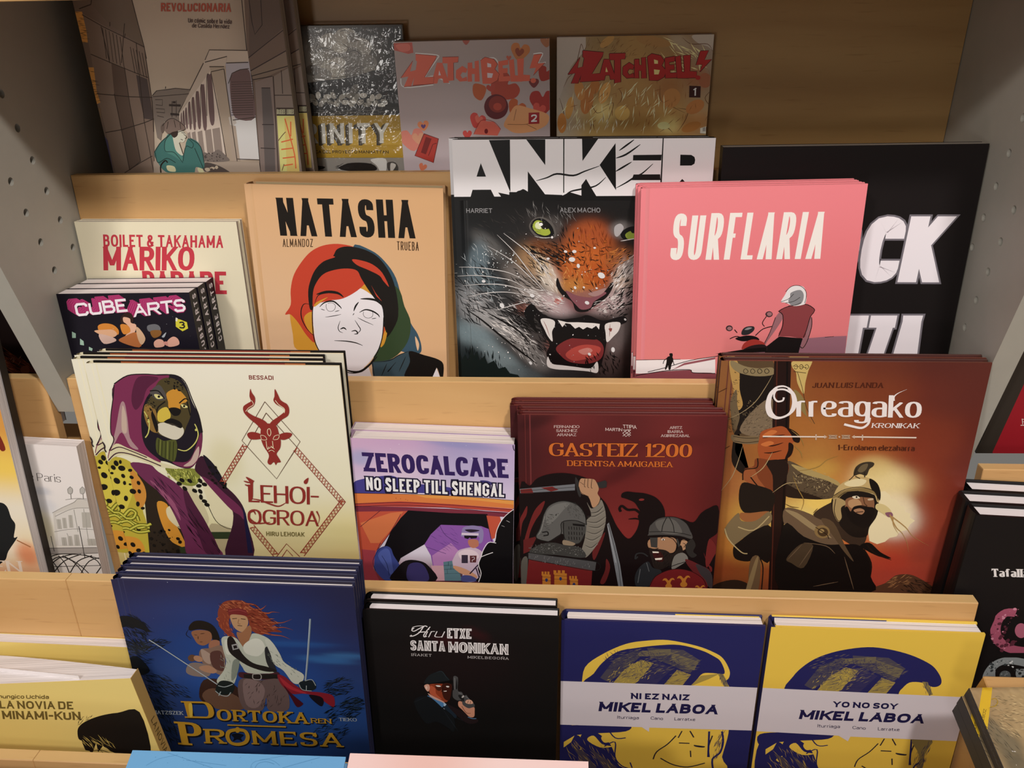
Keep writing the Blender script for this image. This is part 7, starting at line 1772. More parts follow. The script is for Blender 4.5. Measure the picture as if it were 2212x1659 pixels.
INK['revo'] = '''P #544840 114,469 696,481 588,967 605,1392 569,1978 447,2589 -7,2587 -31,1888 69,1059 38,957
P #5e5148 65,1072 605,1392 578,1673 554,1978 432,2589 24,2587 26,2144 21,1804 57,1437
P #463a33 243,1520 363,1575 339,1891 319,2469 181,2558 190,2102 202,1806
P #51463d 153,959 588,967 608,1379 313,1179
P #3a3230 468,1631 570,1673 550,2062 454,2047 453,1823
P #b0703c -4,1058 69,1059 68,1227 55,1331 -4,1331 -2,1213
P #b0703c -12,1557 55,1558 28,1777 38,1888 -38,1916 -32,1776
F #3a2a22 24 31 1200 44 148 0.00 5.9 73.4 0.09 0.10
F #3a2a22 24 9 1735 45 172 0.00 6.0 75.0 0.09 0.10
P #35324a -28,2144 20,2260 1,2587 -70,2587 -49,2318
P #5c4c3c -38,1916 31,1944 -13,2115 -44,2057
L0 #2a231f 7 62,1085 238,1191 608,1379 606,1485
L0 #2a231f 8 46,1034 172,998 189,960
L0 #2a231f 7 57,1437 243,1520 472,1617 581,1659
L0 #2a231f 7 223,1190 228,1520
L0 #2a231f 7 461,1168 346,1521
L0 #2a231f 8 21,1804 198,1820 345,1836 591,1845
L0 #2a231f 8 17,2180 193,2153 437,2090 561,2048
L0 #2a231f 7 581,966 608,1379 573,1894 524,2177
L0 #2a231f 7 320,1153 310,1192
L0 #2a231f 7 447,1258 430,1297
L0 #2a231f 7 537,1338 501,1618 448,2076 432,2589
L0 #2a231f 7 366,1562 339,1891 319,2469 181,2558
L0 #2a231f 7 202,1806 181,2558
L0 #2a231f 7 119,2588 315,2483 455,2417
L0 #2a231f 6 234,1203 206,1479
L0 #2a231f 6 260,1217 232,1493
L0 #2a231f 5 293,1233 265,1510
L0 #2a231f 6 325,1250 297,1527
L0 #2a231f 6 357,1266 330,1544
L0 #2a231f 6 389,1284 363,1562
L0 #2a231f 6 469,1377 460,1617
L0 #2a231f 6 495,1390 487,1628
L0 #2a231f 5 522,1404 514,1640
L0 #2a231f 6 548,1417 541,1651
L0 #2a231f 6 574,1431 568,1662
P #50443d 1704,619 2236,630 2143,1245 2051,1543 1992,2596 1563,2594 1622,1685 1610,1497
P #463c37 1711,985 2102,992 2074,1180 1624,1498
P #5c5148 1619,1617 2055,1411 2056,1556 1647,1712
P #3a3434 1699,1754 1801,1755 1716,2595 1594,2595
P #5e5450 1647,1712 1830,1660 1747,2595 1563,2594
P #45403f 1704,1767 1792,1768 1775,2115 1719,2580 1611,2580
P #5f5650 1845,1660 2063,1556 1992,2596 1762,2595
L0 #262020 7 1641,984 1610,1497 1622,1685 1563,2594
L0 #262020 7 1610,1497 2087,1193
L0 #262020 8 1604,1617 2071,1398
L0 #262020 8 1619,1658 2056,1556
L0 #262020 8 1628,1692 1830,1660
L0 #262020 7 1704,1767 1792,1768
L0 #262020 7 1711,985 1707,1174 1718,1283 1802,1201 1823,987
L0 #262020 7 1838,1660 1747,2595
L0 #262020 7 1926,1608 1908,1824
L0 #262020 7 1818,1837 2038,1839
L0 #262020 7 2080,1543 1999,2596
L0 #262020 8 1655,2114 1775,2115
L0 #262020 8 1603,2344 1754,2352
L0 #262020 7 2102,992 2041,1411
P #cbb060 1818,2031 1995,2033 1971,2581 1772,2580
P #c98a52 1890,2046 1995,2033 1971,2581 1841,2581
P #2f2724 1822,1954 2006,1956 1998,2033 1815,2031
C0 #9c4a2c 12 1895,2060 1914,2188 1943,2404 1937,2551
C0 #9c4a2c 12 1824,2287 1948,2259
C0 #9c4a2c 12 1813,2360 1943,2346
C0 #9c4a2c 12 1815,2447 1938,2434
C0 #9c4a2c 12 1819,2521 1913,2507
C0 #9c4a2c 12 1950,2089 1930,2231
C0 #4a3428 7 1796,2273 1850,2216 1884,2187
C0 #4a3428 7 1789,2573 1821,2506
T #b39a80|MUJERES LIBRES|1827 1968 170 2 -7 49|t=0.12,gap=0.1,space=0.3
P #8a8076 1190,1492 1248,1414 1622,1425 1620,1524 1394,1528 1357,1614 1307,2474 1233,2459 1234,2040 1225,1613 811,2008 866,1924 1167,1532
P #998f86 808,2022 1228,1599 1234,2040 1225,2459 983,2398 874,2180 810,2122
P #7d7266 1221,1559 1381,1561 1322,2474 1230,2474 1243,1831
P #7d7a80 1386,1534 1620,1524 1618,1712 1600,2043 1348,2069 1359,1763
P #aaa6b0 1363,2069 1600,2043 1569,2461 1355,2460
S #4f4040 1398,1709 1442,1629 1520,1596 1607,1604 1609,1766 1591,2050 1397,2049 1378,1901
P #8a8580 1324,2041 1386,2027 1396,2098 1353,2126 1326,2112
P #7d7268 1311,2112 1383,2126 1368,2474 1291,2474
L0 #2f2824 7 1187,1505 1248,1414 1622,1425
L0 #2f2824 8 1183,1525 1411,1475 1393,1535 1612,1531
L0 #2f2824 8 1167,1532 811,2008
L0 #2f2824 7 1225,1613 1361,1588
L0 #2f2824 7 1225,1613 1234,2040 1233,2459
L0 #2f2824 8 1361,1588 1337,2474
L0 #2f2824 7 1381,1723 1434,1629 1520,1596 1609,1588
L0 #2f2824 8 1363,2069 1600,2043
L0 #2f2824 8 1341,2452 1569,2461
L0 #2f2824 8 1219,1566 1365,1568
L0 #2f2824 4 1413,1710 1633,1707
L0 #2f2824 4 1409,1731 1630,1728
L0 #2f2824 4 1405,1753 1626,1750
L0 #2f2824 4 1401,1775 1622,1772
L0 #2f2824 5 1397,1797 1619,1794
L0 #2f2824 5 1393,1819 1615,1816
L0 #2f2824 5 1389,1841 1612,1837
L0 #2f2824 5 1385,1863 1608,1859
L0 #2f2824 5 1381,1885 1604,1882
L0 #2f2824 5 1377,1907 1601,1904
L0 #2f2824 5 1373,1929 1597,1926
L0 #2f2824 5 1369,1951 1593,1948
L0 #2f2824 5 1365,1974 1589,1970
L0 #2f2824 5 1361,1996 1586,1993
L0 #2f2824 5 1357,2019 1582,2015
S #4f4040 1177,1666 1205,1640 1224,1667 1177,2068 1128,2075
C0 #2f2824 5 1107,2025 1173,1669 1206,1637
S #4f4040 1096,1761 1121,1734 1133,1761 1087,2124 1048,2131
C0 #2f2824 5 1032,2085 1093,1763 1121,1731
S #4f4040 1035,1822 1057,1795 1066,1822 1028,2116 995,2123
C0 #2f2824 4 983,2085 1033,1825 1057,1792
S #4f4040 984,1877 1001,1849 1008,1877 972,2130 947,2137
C0 #2f2824 5 938,2103 982,1879 1002,1846
S #4f4040 940,1918 956,1890 959,1918 928,2130 907,2137
C0 #2f2824 5 901,2107 938,1921 956,1888
S #4f4040 895,1974 910,1946 912,1974 889,2129 872,2137
C0 #2f2824 4 867,2112 895,1976 911,1943
S #4f4040 867,2002 879,1974 879,2002 860,2129 847,2136
C0 #2f2824 5 843,2115 865,2004 879,1971
S #4f4040 840,2022 852,1994 850,2023 836,2122 824,2129
C0 #2f2824 4 822,2110 839,2025 852,1992
P #6a605a 1137,2153 1215,2139 1200,2385 1121,2370
P #6a605a 1059,2167 1122,2153 1106,2399 1041,2384
P #6a605a 980,2180 1029,2166 1011,2413 962,2398
P #6a605a 918,2187 958,2173 939,2420 899,2405
P #6a605a 871,2194 902,2180 882,2427 851,2412
P #5c544e 588,1824 626,1790 840,1765 987,1773 964,1814 825,1980 813,2107 653,2078 581,2264 549,2235 556,2034
L0 #2a2422 6 587,1831 642,1783 841,1762 986,1776
L0 #2a2422 6 593,1838 964,1814
L0 #2a2422 6 736,1764 743,1743
L0 #2a2422 6 609,1866 684,1867 671,1922 605,1915
L0 #2a2422 6 598,1950 686,1958 679,1993 597,1985
L0 #2a2422 6 597,2020 662,2035
L0 #2a2422 6 778,1882 745,2036
L0 #2a2422 6 824,1875 790,2036
L0 #2a2422 6 739,1923 859,1924
L0 #2a2422 6 736,2007 826,2008
P #2a2422 742,1909 861,1913 857,1935 738,1929
P #2a2422 739,1993 828,2001 823,2022 734,2016
P #2a2422 785,1882 815,1882 811,1903 781,1903
P #7a7066 459,2469 1245,2474 1564,2490 1563,2594 432,2589
S #57504c 1001,2384 1075,2399 1160,2356 1226,2415 1245,2474 984,2472
D #3a3432 50 1100 2429 123 44 0.00 12.3
S #3a3432 997,2487 1116,2510 1214,2563 1224,2593 979,2577
D #8d8374 14 1047 2547 93 30 0.00 21.7
S #2f5350 486,2381 578,2279 667,2221 734,2265 781,2412 859,2252 948,2267 987,2340 992,2472 970,2547 895,2531 849,2606 694,2605 560,2575 502,2484
S #3a625c 630,2250 695,2200 759,2368 768,2471 673,2411 605,2367
C0 #1a2a28 7 695,2200 627,2264 605,2367 694,2382 765,2486
C0 #1a2a28 7 869,2244 912,2296 888,2339 829,2324 768,2471
C0 #1a2a28 8 494,2381 502,2484 605,2440 688,2485
C0 #1a2a28 8 918,2339 944,2442 970,2547
C0 #1a2a28 8 486,2381 578,2279 695,2200
C0 #1a2a28 8 891,2245 982,2325 989,2487
S #c9b08c 737,2178 816,2165 848,2194 852,2230 815,2280 768,2287 781,2412 720,2367 711,2265 716,2207
C0 #2a1f1a 6 812,2186 844,2191
C0 #2a1f1a 6 832,2201 856,2230 834,2244
C0 #2a1f1a 6 791,2251 812,2259
C0 #2a1f1a 6 768,2287 784,2397
S #2a211d 692,2178 774,2150 769,2208 725,2236 701,2207
S #5a4e48 628,2120 703,2057 778,2057 839,2093 862,2151 801,2165 722,2178 672,2200 642,2163
S #4a403b 613,2120 650,2092 645,2149 612,2192 604,2163
C0 #241d1a 6 628,2120 703,2057 778,2057 862,2151 672,2200
C0 #241d1a 6 698,2078 668,2149
C0 #241d1a 6 762,2064 762,2136
C0 #241d1a 6 816,2093 812,2150
S #b59c7c 588,2515 664,2523 669,2575 593,2567
S #b59c7c 909,2539 954,2547 969,2592 916,2584
C0 #17120f 14 510,2589 526,2514 584,2463 603,2485
T #7a3e33|REVOLUCIONARIA|860 996 677 16 -16 73|t=0.2,gap=0.1
T #7a3e33|LA|887 872 126 5 -16 74|t=0.2,gap=0.1
T #3a3030|Un cómic sobre la vida|1096 1129 421 19 -8 41|t=0.15,gap=0.09,space=0.35
T #3a3030|de Casilda Hernáez|1125 1176 363 15 -8 38|t=0.15,gap=0.09,space=0.35'''
INK['trin'] = '''S #85827a 682,146 643,201 559,223 481,199 455,143 495,89 578,67 655,91
S #8a877e 839,102 800,156 717,178 639,155 612,99 652,45 734,24 811,47
S #7d7a72 979,207 932,275 830,302 735,273 701,204 749,137 850,111 945,140
S #6a6761 1017,348 978,404 894,427 815,402 788,346 827,290 910,268 989,292
S #75726a 561,320 516,382 422,407 334,380 305,317 350,255 444,230 531,257
S #8d8a80 729,416 675,492 562,522 457,490 421,413 475,338 587,308 692,340
S #625f59 882,300 829,374 717,404 612,372 576,296 630,222 740,193 845,225
S #95928a 698,345 672,382 616,397 563,381 545,343 572,306 628,291 680,307
S #6f6c66 544,462 507,513 432,533 361,511 337,460 374,410 449,390 520,411
S #5c5954 906,442 866,498 782,521 703,497 675,439 715,383 799,361 878,385
S #5c5954 434,413 406,451 349,466 297,450 279,412 307,374 363,359 416,375
S #918e84 739,205 713,241 657,256 605,240 587,203 614,166 669,152 721,168
S #5f5c56 863,114 841,144 795,156 752,143 737,112 758,82 804,70 847,83
S #75726a 997,419 976,450 929,463 885,449 870,418 892,386 938,374 982,387
C1 #3a3834 8 403,248 486,202 572,226
C1 #3a3834 7 654,65 732,43 802,90
C1 #3a3834 8 734,251 813,229 859,276
C1 #3a3834 8 491,366 571,343 642,392 608,463
C1 #3a3834 7 848,137 944,184 984,289 961,395
C1 #3a3834 8 528,486 684,475 789,453
C1 #3a3834 8 668,158 739,205 707,263
C1 #3a3834 7 455,143 406,224 434,307
P #232120 276,532 473,509 708,488 814,465 972,419 1150,420 1219,516 1197,784 243,777
S #55524c 703,657 738,572 792,549 814,585 768,658 788,707 709,718
S #a09d95 319,703 305,720 276,727 249,720 240,702 254,685 283,678 310,685
S #75726b 347,685 327,694 300,687 282,668 284,647 305,638 332,645 349,664
S #8a877f 356,754 334,753 316,734 312,707 324,689 346,690 364,709 368,736
S #a09d95 375,691 358,680 354,654 365,628 385,618 402,629 406,655 395,680
S #75726b 377,773 369,754 379,728 402,709 424,709 432,727 422,753 399,772
S #8a877f 400,722 403,702 426,682 455,676 473,686 469,706 447,725 418,732
S #a09d95 433,667 447,650 475,643 502,650 511,668 498,685 469,692 443,684
S #75726b 465,704 486,695 513,702 530,721 529,742 508,751 481,744 463,725
S #8a877f 521,624 542,625 560,644 564,670 552,688 530,687 512,668 508,642
S #a09d95 562,705 579,716 584,742 573,768 553,779 536,768 531,742 542,715
S #75726b 616,673 625,691 614,718 592,736 570,737 562,719 572,693 595,674
S #8a877f 664,651 661,671 639,690 611,696 593,687 596,666 618,647 646,641
S #a09d95 693,724 679,742 651,749 624,741 615,724 628,706 656,699 683,707
S #75726b 724,675 704,685 677,678 659,659 661,638 681,629 708,636 726,655
S #8a877f 730,775 709,774 690,755 686,729 698,711 720,712 738,731 743,757
S #a09d95 746,743 728,732 723,706 734,680 753,670 771,680 775,707 765,733
S #75726b 762,701 753,683 763,657 786,639 807,638 816,656 806,682 783,701
S #8a877f 774,743 777,723 799,704 828,697 846,707 843,727 821,747 792,753
S #a09d95 809,658 822,641 850,634 877,641 887,658 874,676 846,683 819,675
S #75726b 837,738 857,728 884,735 903,755 901,775 881,785 854,778 836,758
S #8a877f 888,688 909,689 928,708 933,734 921,752 899,751 880,732 876,706
S #a09d95 942,647 960,658 965,684 955,709 935,720 918,709 913,683 923,657
S #75726b 987,707 996,725 986,751 964,770 942,771 934,752 943,726 966,707
S #8a877f 1037,654 1035,674 1013,693 985,699 967,690 969,669 991,650 1019,644
S #a09d95 1064,758 1051,775 1023,782 996,775 986,757 999,740 1028,733 1055,740
S #75726b 1092,740 1072,749 1045,742 1027,723 1028,702 1048,693 1075,700 1093,719
F #1d1b1a 40 628 742 417 62 0.00 7.8 52.1 0.35 0.80
P #2a2826 252,764 1211,771 1217,864 239,858
F #6a6761 30 725 811 444 31 0.00 5.2 156.7 0.00 0.10
P #8f7427 167,857 1296,852 1263,1285 109,1281
P #9c8133 145,1015 1284,1009 1274,1149 126,1156
T #2a2620|TRINITY|-37 950 1082 2 -16 205|t=0.19,th=0.17,gap=0.24
T #3a352b|TRINITY|-25 943 1081 1 -17 205|t=0.19,th=0.17,gap=0.24
T #4a4437|TRINITY|-11 935 1081 2 -16 205|t=0.19,th=0.17,gap=0.24
T #b3ada6|TRINITY|4 928 1079 2 -16 204|t=0.19,th=0.17,gap=0.24
T #1d1a14|GRAFICA DEL PROYECTO MANHATTAN|133 1203 926 6 -2 31|t=0.18,gap=0.17,space=0.5
P #77746f 108,1284 1263,1285 1251,1448 86,1445
S #1d1b1a 501,1393 615,1341 777,1335 883,1355 918,1407 794,1434 606,1420
S #1d1b1a 190,1379 287,1366 367,1379 309,1406 201,1405
F #1d1b1a 40 692 1374 216 39 0.00 8.1 94.5 -0.17 0.30
S #b3b0aa 861,1302 1022,1296 1010,1434 956,1434 922,1368
S #3a3835 1032,1342 1113,1329 1149,1382 1131,1434 1051,1434
S #a3a09a 1072,1342 1124,1355 1108,1395 1064,1434'''
INK['zat2'] = '''P #8f4238 -3,11 182,7 187,100 136,110 -3,73
S #a0554a 20,28 144,20 152,77 64,86
S #7d4238 707,41 676,9 681,-14 699,-17 710,-2 720,-16 738,-13 741,10
S #8f5a35 1210,194 1142,94 1164,37 1216,38 1234,80 1270,48 1317,65 1315,126
S #6b3526 1213,156 1181,109 1192,81 1216,81 1225,102 1242,86 1264,94 1263,123
S #7a5038 1484,80 1429,25 1435,-13 1467,-18 1484,7 1502,-17 1533,-11 1539,27
S #7a2a22 1430,385 1405,284 1440,245 1480,259 1483,299 1521,282 1554,309 1533,358
S #5c2a2a 1357,448 1311,400 1317,367 1344,363 1358,384 1373,364 1400,369 1405,402
S #7d2a26 1441,704 1319,577 1333,491 1404,479 1443,535 1482,480 1552,495 1564,581
S #8a2e28 979,631 933,582 939,549 967,545 981,566 997,545 1024,550 1028,584
S #86382c 942,531 972,337 1062,287 1125,338 1101,411 1180,403 1219,473 1148,547
S #8a3a30 949,479 894,452 889,422 912,411 930,425 937,403 962,399 976,426
S #b5685c 117,1042 -12,941 -9,856 59,834 102,881 134,823 202,824 223,905
S #bf7a62 172,971 112,915 118,874 152,866 171,891 189,863 223,866 230,908
S #b86a48 238,842 178,797 180,759 210,748 231,769 244,744 276,744 286,780
S #4a3560 231,819 209,796 213,780 226,778 233,788 240,778 253,781 254,797
S #a03c38 753,822 712,722 742,674 786,682 794,722 831,698 869,721 856,774
S #b0564a 782,773 761,723 776,699 798,703 802,724 820,712 840,723 832,750
S #a03c38 673,927 631,882 638,850 664,846 677,866 690,847 716,851 719,883
S #b3624a 177,1243 157,1190 174,1164 196,1168 199,1190 219,1178 239,1189 230,1218
S #8f4a2c 1132,708 1105,591 1147,544 1194,562 1195,608 1239,588 1277,619 1252,677
S #8f4a3a 1117,188 1095,165 1097,149 1111,147 1118,157 1126,147 1139,150 1141,166
S #9a4038 1381,708 1346,629 1368,590 1404,596 1412,629 1440,610 1471,627 1462,670
S #4a1c20 1100,621 1062,706 975,740 890,703 858,617 897,533 983,500 1067,536
S #6b2a24 1080,597 1053,652 990,675 928,650 905,594 933,538 995,516 1056,541
S #8a3a2e 1034,620 1021,645 990,655 961,644 949,618 962,593 993,583 1023,594
S #a87a55 1049,790 1115,681 1180,610 1305,637 1491,700 1491,785 1427,833 1326,868 1173,878 1086,839
C0 #6b4630 5 1087,790 1277,793 1315,758
C0 #6b4630 5 1277,793 1377,844
C0 #6b4630 5 1179,646 1151,755
S #8f4a2c 763,401 862,415 885,462 831,556 758,507
P #b5564a 740,883 822,749 949,764 1016,838 982,900
S #5c1f22 887,855 881,872 868,879 855,872 851,854 857,837 870,830 882,837
C0 #7a3028 5 740,883 822,749 949,764 1016,838
P #b5564a 651,1108 730,1084 778,1173 698,1211
P #8a2f28 233,869 378,921 309,1161 121,1088
L0 #4a1616 7 233,869 378,921 309,1161 121,1088 233,869
L0 #4a1616 7 262,913 200,1051
L0 #4a1616 6 262,1090 316,977 355,965
P #5c1c1a 250,901 307,920 237,1077 186,1057
C0 #d9d0ce 11 205,106 420,128 406,173 287,324 381,321 527,391
C0 #d9d0ce 11 42,335 72,418 363,399
C0 #d9d0ce 11 842,177 971,164 1018,220
C0 #d9d0ce 11 1356,136 1447,133 1404,217 1476,214
P #a6503f 208,112 413,133 398,167 281,327 375,326 364,391 156,401 196,262 217,181 204,169
P #a6503f 43,329 175,174 141,272 211,256 136,413 66,414 119,318
P #a6503f 412,196 464,198 521,385 464,384 457,343 417,345 402,388 341,391
P #a6503f 470,146 628,146 620,195 575,200 568,362 506,367 516,204 466,203
P #a6503f 596,270 660,230 708,260 694,295 657,288 637,317 654,346 698,330 702,371 627,375 590,339
P #a6503f 714,203 758,201 758,255 782,256 783,190 823,184 824,379 774,378 778,308 749,307 749,377 705,377
P #a6503f 841,182 886,155 971,174 1006,220 979,266 1021,313 1000,371 937,402 853,400
P #a6503f 1013,197 1111,182 1110,228 1054,235 1056,261 1103,259 1101,303 1058,305 1061,337 1125,332 1126,379 1012,382
P #a6503f 1117,188 1166,178 1175,327 1242,334 1241,387 1130,385
P #a6503f 1197,178 1264,174 1255,323 1322,328 1319,382 1204,386
P #a6503f 1362,142 1441,138 1397,222 1468,218 1353,331 1379,262 1317,267
S #a6503f 1379,380 1371,396 1352,403 1333,396 1325,379 1333,363 1353,356 1372,364
L0 #6b2c24 5 208,112 413,133 398,167 281,327 375,326 364,391 156,401
L0 #6b2c24 5 43,329 175,174
L0 #6b2c24 5 66,414 364,391
L0 #6b2c24 5 470,146 628,146 620,195 575,200 568,362
L0 #6b2c24 5 841,182 886,155 971,174 1006,220 979,266 1021,313 1000,371 937,402
L0 #6b2c24 5 1362,142 1441,138 1397,222 1468,218 1353,331
P #a89fa6 429,266 444,313 419,313
P #a89fa6 905,207 944,219 943,248 906,247
P #a89fa6 902,299 959,306 946,346 902,345
P #7a2226 1301,682 1408,680 1406,789 1299,791
T #d3cacc|2|1326 700 58 -2 -1 72|t=0.2'''
INK['zat1'] = '''P #8d857c 0,6 280,5 282,90 259,147 198,203 137,272 89,400 65,471 27,566 5,578
S #8b8378 1304,5 1518,-3 1525,143 1456,108 1358,73
C1 #4a2f1c 6 65,471 89,424 114,377 175,307 222,123 239,66 270,124 317,11
C1 #4a2f1c 6 230,666 278,545 343,618 408,716 507,669
C1 #4a2f1c 7 27,566 66,688 80,811 29,910
C1 #4a2f1c 6 390,12 465,104 547,15
C1 #4a2f1c 6 1020,460 1041,603 1157,664 1286,726
C1 #4a2f1c 6 1210,25 1298,83 1454,86 1508,154
C1 #4a2f1c 7 1207,677 1309,702 1291,799 1224,909
C1 #4a2f1c 6 1487,326 1526,490 1472,584 1530,681 1491,801
C1 #4a2f1c 6 457,668 568,621 535,754 511,791
C1 #4a2f1c 7 336,913 360,814 387,889
C1 #4a2f1c 6 1047,907 1120,871 1174,915
C1 #4a2f1c 6 613,478 653,550 631,622
S #8a5a30 366,605 333,694 283,725 245,678 242,583 276,494 326,465 363,510
S #94683a 277,489 276,558 246,592 206,569 178,505 180,436 209,403 249,425
S #8a5a2e 426,472 403,519 365,533 334,507 327,454 350,408 388,393 419,420
S #a07a44 525,541 486,607 442,625 419,583 430,507 469,441 513,424 536,465
S #9a7440 167,671 142,746 110,773 89,736 92,658 116,584 148,557 169,593
S #9c6a38 100,811 87,881 55,910 22,881 8,810 21,741 54,712 86,741
S #8a6a3c 551,-2 550,31 512,74 460,102 424,98 426,64 464,21 516,-6
S #7a5c36 1104,85 1051,108 930,99 813,65 768,25 821,2 942,11 1058,45
S #8a6238 1217,623 1163,669 1095,663 1052,608 1061,537 1115,492 1183,498 1225,552
S #8a5c34 1462,620 1463,671 1416,719 1347,738 1298,714 1297,663 1345,614 1414,597
S #8f6234 1450,829 1436,868 1377,903 1306,914 1266,894 1280,855 1340,819 1410,809
S #7a4c34 1520,419 1506,469 1464,489 1419,468 1397,418 1411,368 1453,349 1497,370
S #c0b47a 1144,847 1127,873 1083,883 1038,872 1018,845 1035,820 1079,809 1124,820
S #9c824a 727,756 682,790 624,782 588,737 593,682 638,649 695,656 732,701
F #c2b78a 70 657 658 599 233 0.00 11.2 137.3 -1.22 0.60
F #6b4526 70 780 600 695 280 0.00 7.4 99.3 -1.05 0.80
F #b3a478 50 1186 195 290 173 0.00 12.1 145.0 0.70 0.70
F #5c4024 40 636 107 363 91 0.00 6.1 84.7 -0.70 0.60
F #cfc79a 30 347 839 305 62 0.00 10.2 89.0 -1.40 0.50
L0 #2f1210 11 253,126 456,146 445,180 345,341 437,339 433,405 229,416 255,276 269,195 254,183 253,126
L0 #2f1210 11 111,344 226,189 203,287 270,270 211,428 143,429 185,333 111,344
L0 #2f1210 11 462,209 513,210 587,397 531,397 520,355 481,358 470,402 411,405 462,209
L0 #2f1210 11 514,158 669,157 666,207 623,212 633,422 572,433 564,217 516,216 514,158
L0 #2f1210 11 650,282 709,242 759,272 748,306 711,300 694,329 714,358 756,341 764,382 691,387 650,351 650,282
L0 #2f1210 11 759,214 802,212 807,266 832,267 826,201 865,195 884,390 835,389 832,319 804,319 811,389 767,388 759,214
L0 #2f1210 11 883,193 923,165 1009,183 1048,230 1027,275 1072,322 1057,380 998,412 915,411 883,193
L0 #2f1210 11 1053,207 1148,191 1151,237 1097,244 1101,271 1147,268 1150,312 1108,315 1114,346 1176,341 1182,388 1070,392 1053,207
L0 #2f1210 11 1154,197 1202,186 1225,336 1292,343 1296,395 1186,394 1154,197
L0 #2f1210 11 1232,187 1298,182 1303,331 1370,336 1372,391 1259,395 1232,187
L0 #2f1210 11 1391,149 1468,145 1434,230 1503,225 1400,339 1419,270 1359,274 1391,149
P #80201e 253,126 456,146 445,180 345,341 437,339 433,405 229,416 255,276 269,195 254,183
P #80201e 111,344 226,189 203,287 270,270 211,428 143,429 185,333
P #80201e 462,209 513,210 587,397 531,397 520,355 481,358 470,402 411,405
P #80201e 514,158 669,157 666,207 623,212 633,422 572,433 564,217 516,216
P #80201e 650,282 709,242 759,272 748,306 711,300 694,329 714,358 756,341 764,382 691,387 650,351
P #80201e 759,214 802,212 807,266 832,267 826,201 865,195 884,390 835,389 832,319 804,319 811,389 767,388
P #80201e 883,193 923,165 1009,183 1048,230 1027,275 1072,322 1057,380 998,412 915,411
P #80201e 1053,207 1148,191 1151,237 1097,244 1101,271 1147,268 1150,312 1108,315 1114,346 1176,341 1182,388 1070,392
P #80201e 1154,197 1202,186 1225,336 1292,343 1296,395 1186,394
P #80201e 1232,187 1298,182 1303,331 1370,336 1372,391 1259,395
P #80201e 1391,149 1468,145 1434,230 1503,225 1400,339 1419,270 1359,274
S #80201e 1411,392 1405,407 1389,413 1371,407 1362,392 1368,377 1385,371 1403,377
P #b3a06a 485,279 504,326 480,326
P #b3a06a 948,217 987,229 989,258 953,257
P #b3a06a 953,309 1011,316 1001,356 958,356
P #2a1210 1309,466 1420,472 1425,579 1314,576
T #d3cacc|1|1344 488 37 0 3 73|t=0.18
P #b5aca0 1447,874 1532,851 1533,931 1451,924
L0 #2a2420 6 1478,869 1481,906
L0 #2a2420 6 1491,865 1495,906
L0 #2a2420 7 1508,863 1510,906'''

def ink(key, name, top, mat, parent, h, gain=1.0):
    a = Art(gain, B[key][1] * 1000 - .2, h * 1000)
    for ln in INK.get(key, '').split('\n'):
        if not ln: continue
        if ln[0] == 'T':
            col, s, q, kw = ln[2:].split('|')
            q = [float(v) / 10 for v in q.split()]
            kw = {k: float(v) for k, v in (x.split('=') for x in kw.split(',') if x)}
            text(a, s, col, q[0:2], q[2:4], q[4:6], **kw); continue
        p = ln.split(' ')
        if p[0] in ('F', 'D'):   # scattered pen strokes / dots inside an ellipse
            n = int(p[2]); q = [float(v) for v in p[3:]]
            cx, cy, rx, ry, ro = q[0] / 10, q[1] / 10, q[2] / 10, q[3] / 10, q[4]; polys = []
            for _ in range(n):
                rr = math.sqrt(random.random()); th = random.uniform(0, 2 * math.pi)
                x, y = rr * rx * math.cos(th), rr * ry * math.sin(th); x, y = cx + x * math.cos(ro) - y * math.sin(ro), cy + x * math.sin(ro) + y * math.cos(ro)
                if p[0] == 'D': k = random.uniform(.3, 1) ** 2 * q[5] / 10; polys.append(ell(x, y, k, k * random.uniform(.6, 1), random.random() * 3, 7))
                else:
                    an = q[7] + random.uniform(-q[8], q[8]); ln = q[6] / 10 * random.uniform(.5, 1); wd = q[5] / 10 * random.uniform(.5, 1); dx, dy = math.cos(an), math.sin(an)
                    polys.append([(x - dx * ln / 2, y - dy * ln / 2), (x - dy * wd / 2, y + dx * wd / 2), (x + dx * ln / 2, y + dy * ln / 2), (x + dy * wd / 2, y - dx * wd / 2)])
            a.many(p[1], polys)
        elif p[0] in ('P', 'S'):
            pts = [tuple(int(v) / 10 for v in q.split(',')) for q in p[2:]]
            a.poly(p[1], smooth(pts) if p[0] == 'S' else pts)
        else:
            pts = [tuple(int(v) / 10 for v in q.split(',')) for q in p[3:]]
            if p[0][0] == 'C': pts = smooth(pts, False)
            a.line(p[1], int(p[2]) / 10, pts, int(p[0][1]))
    if a.f: return a.build(name, h, top, mat, parent)

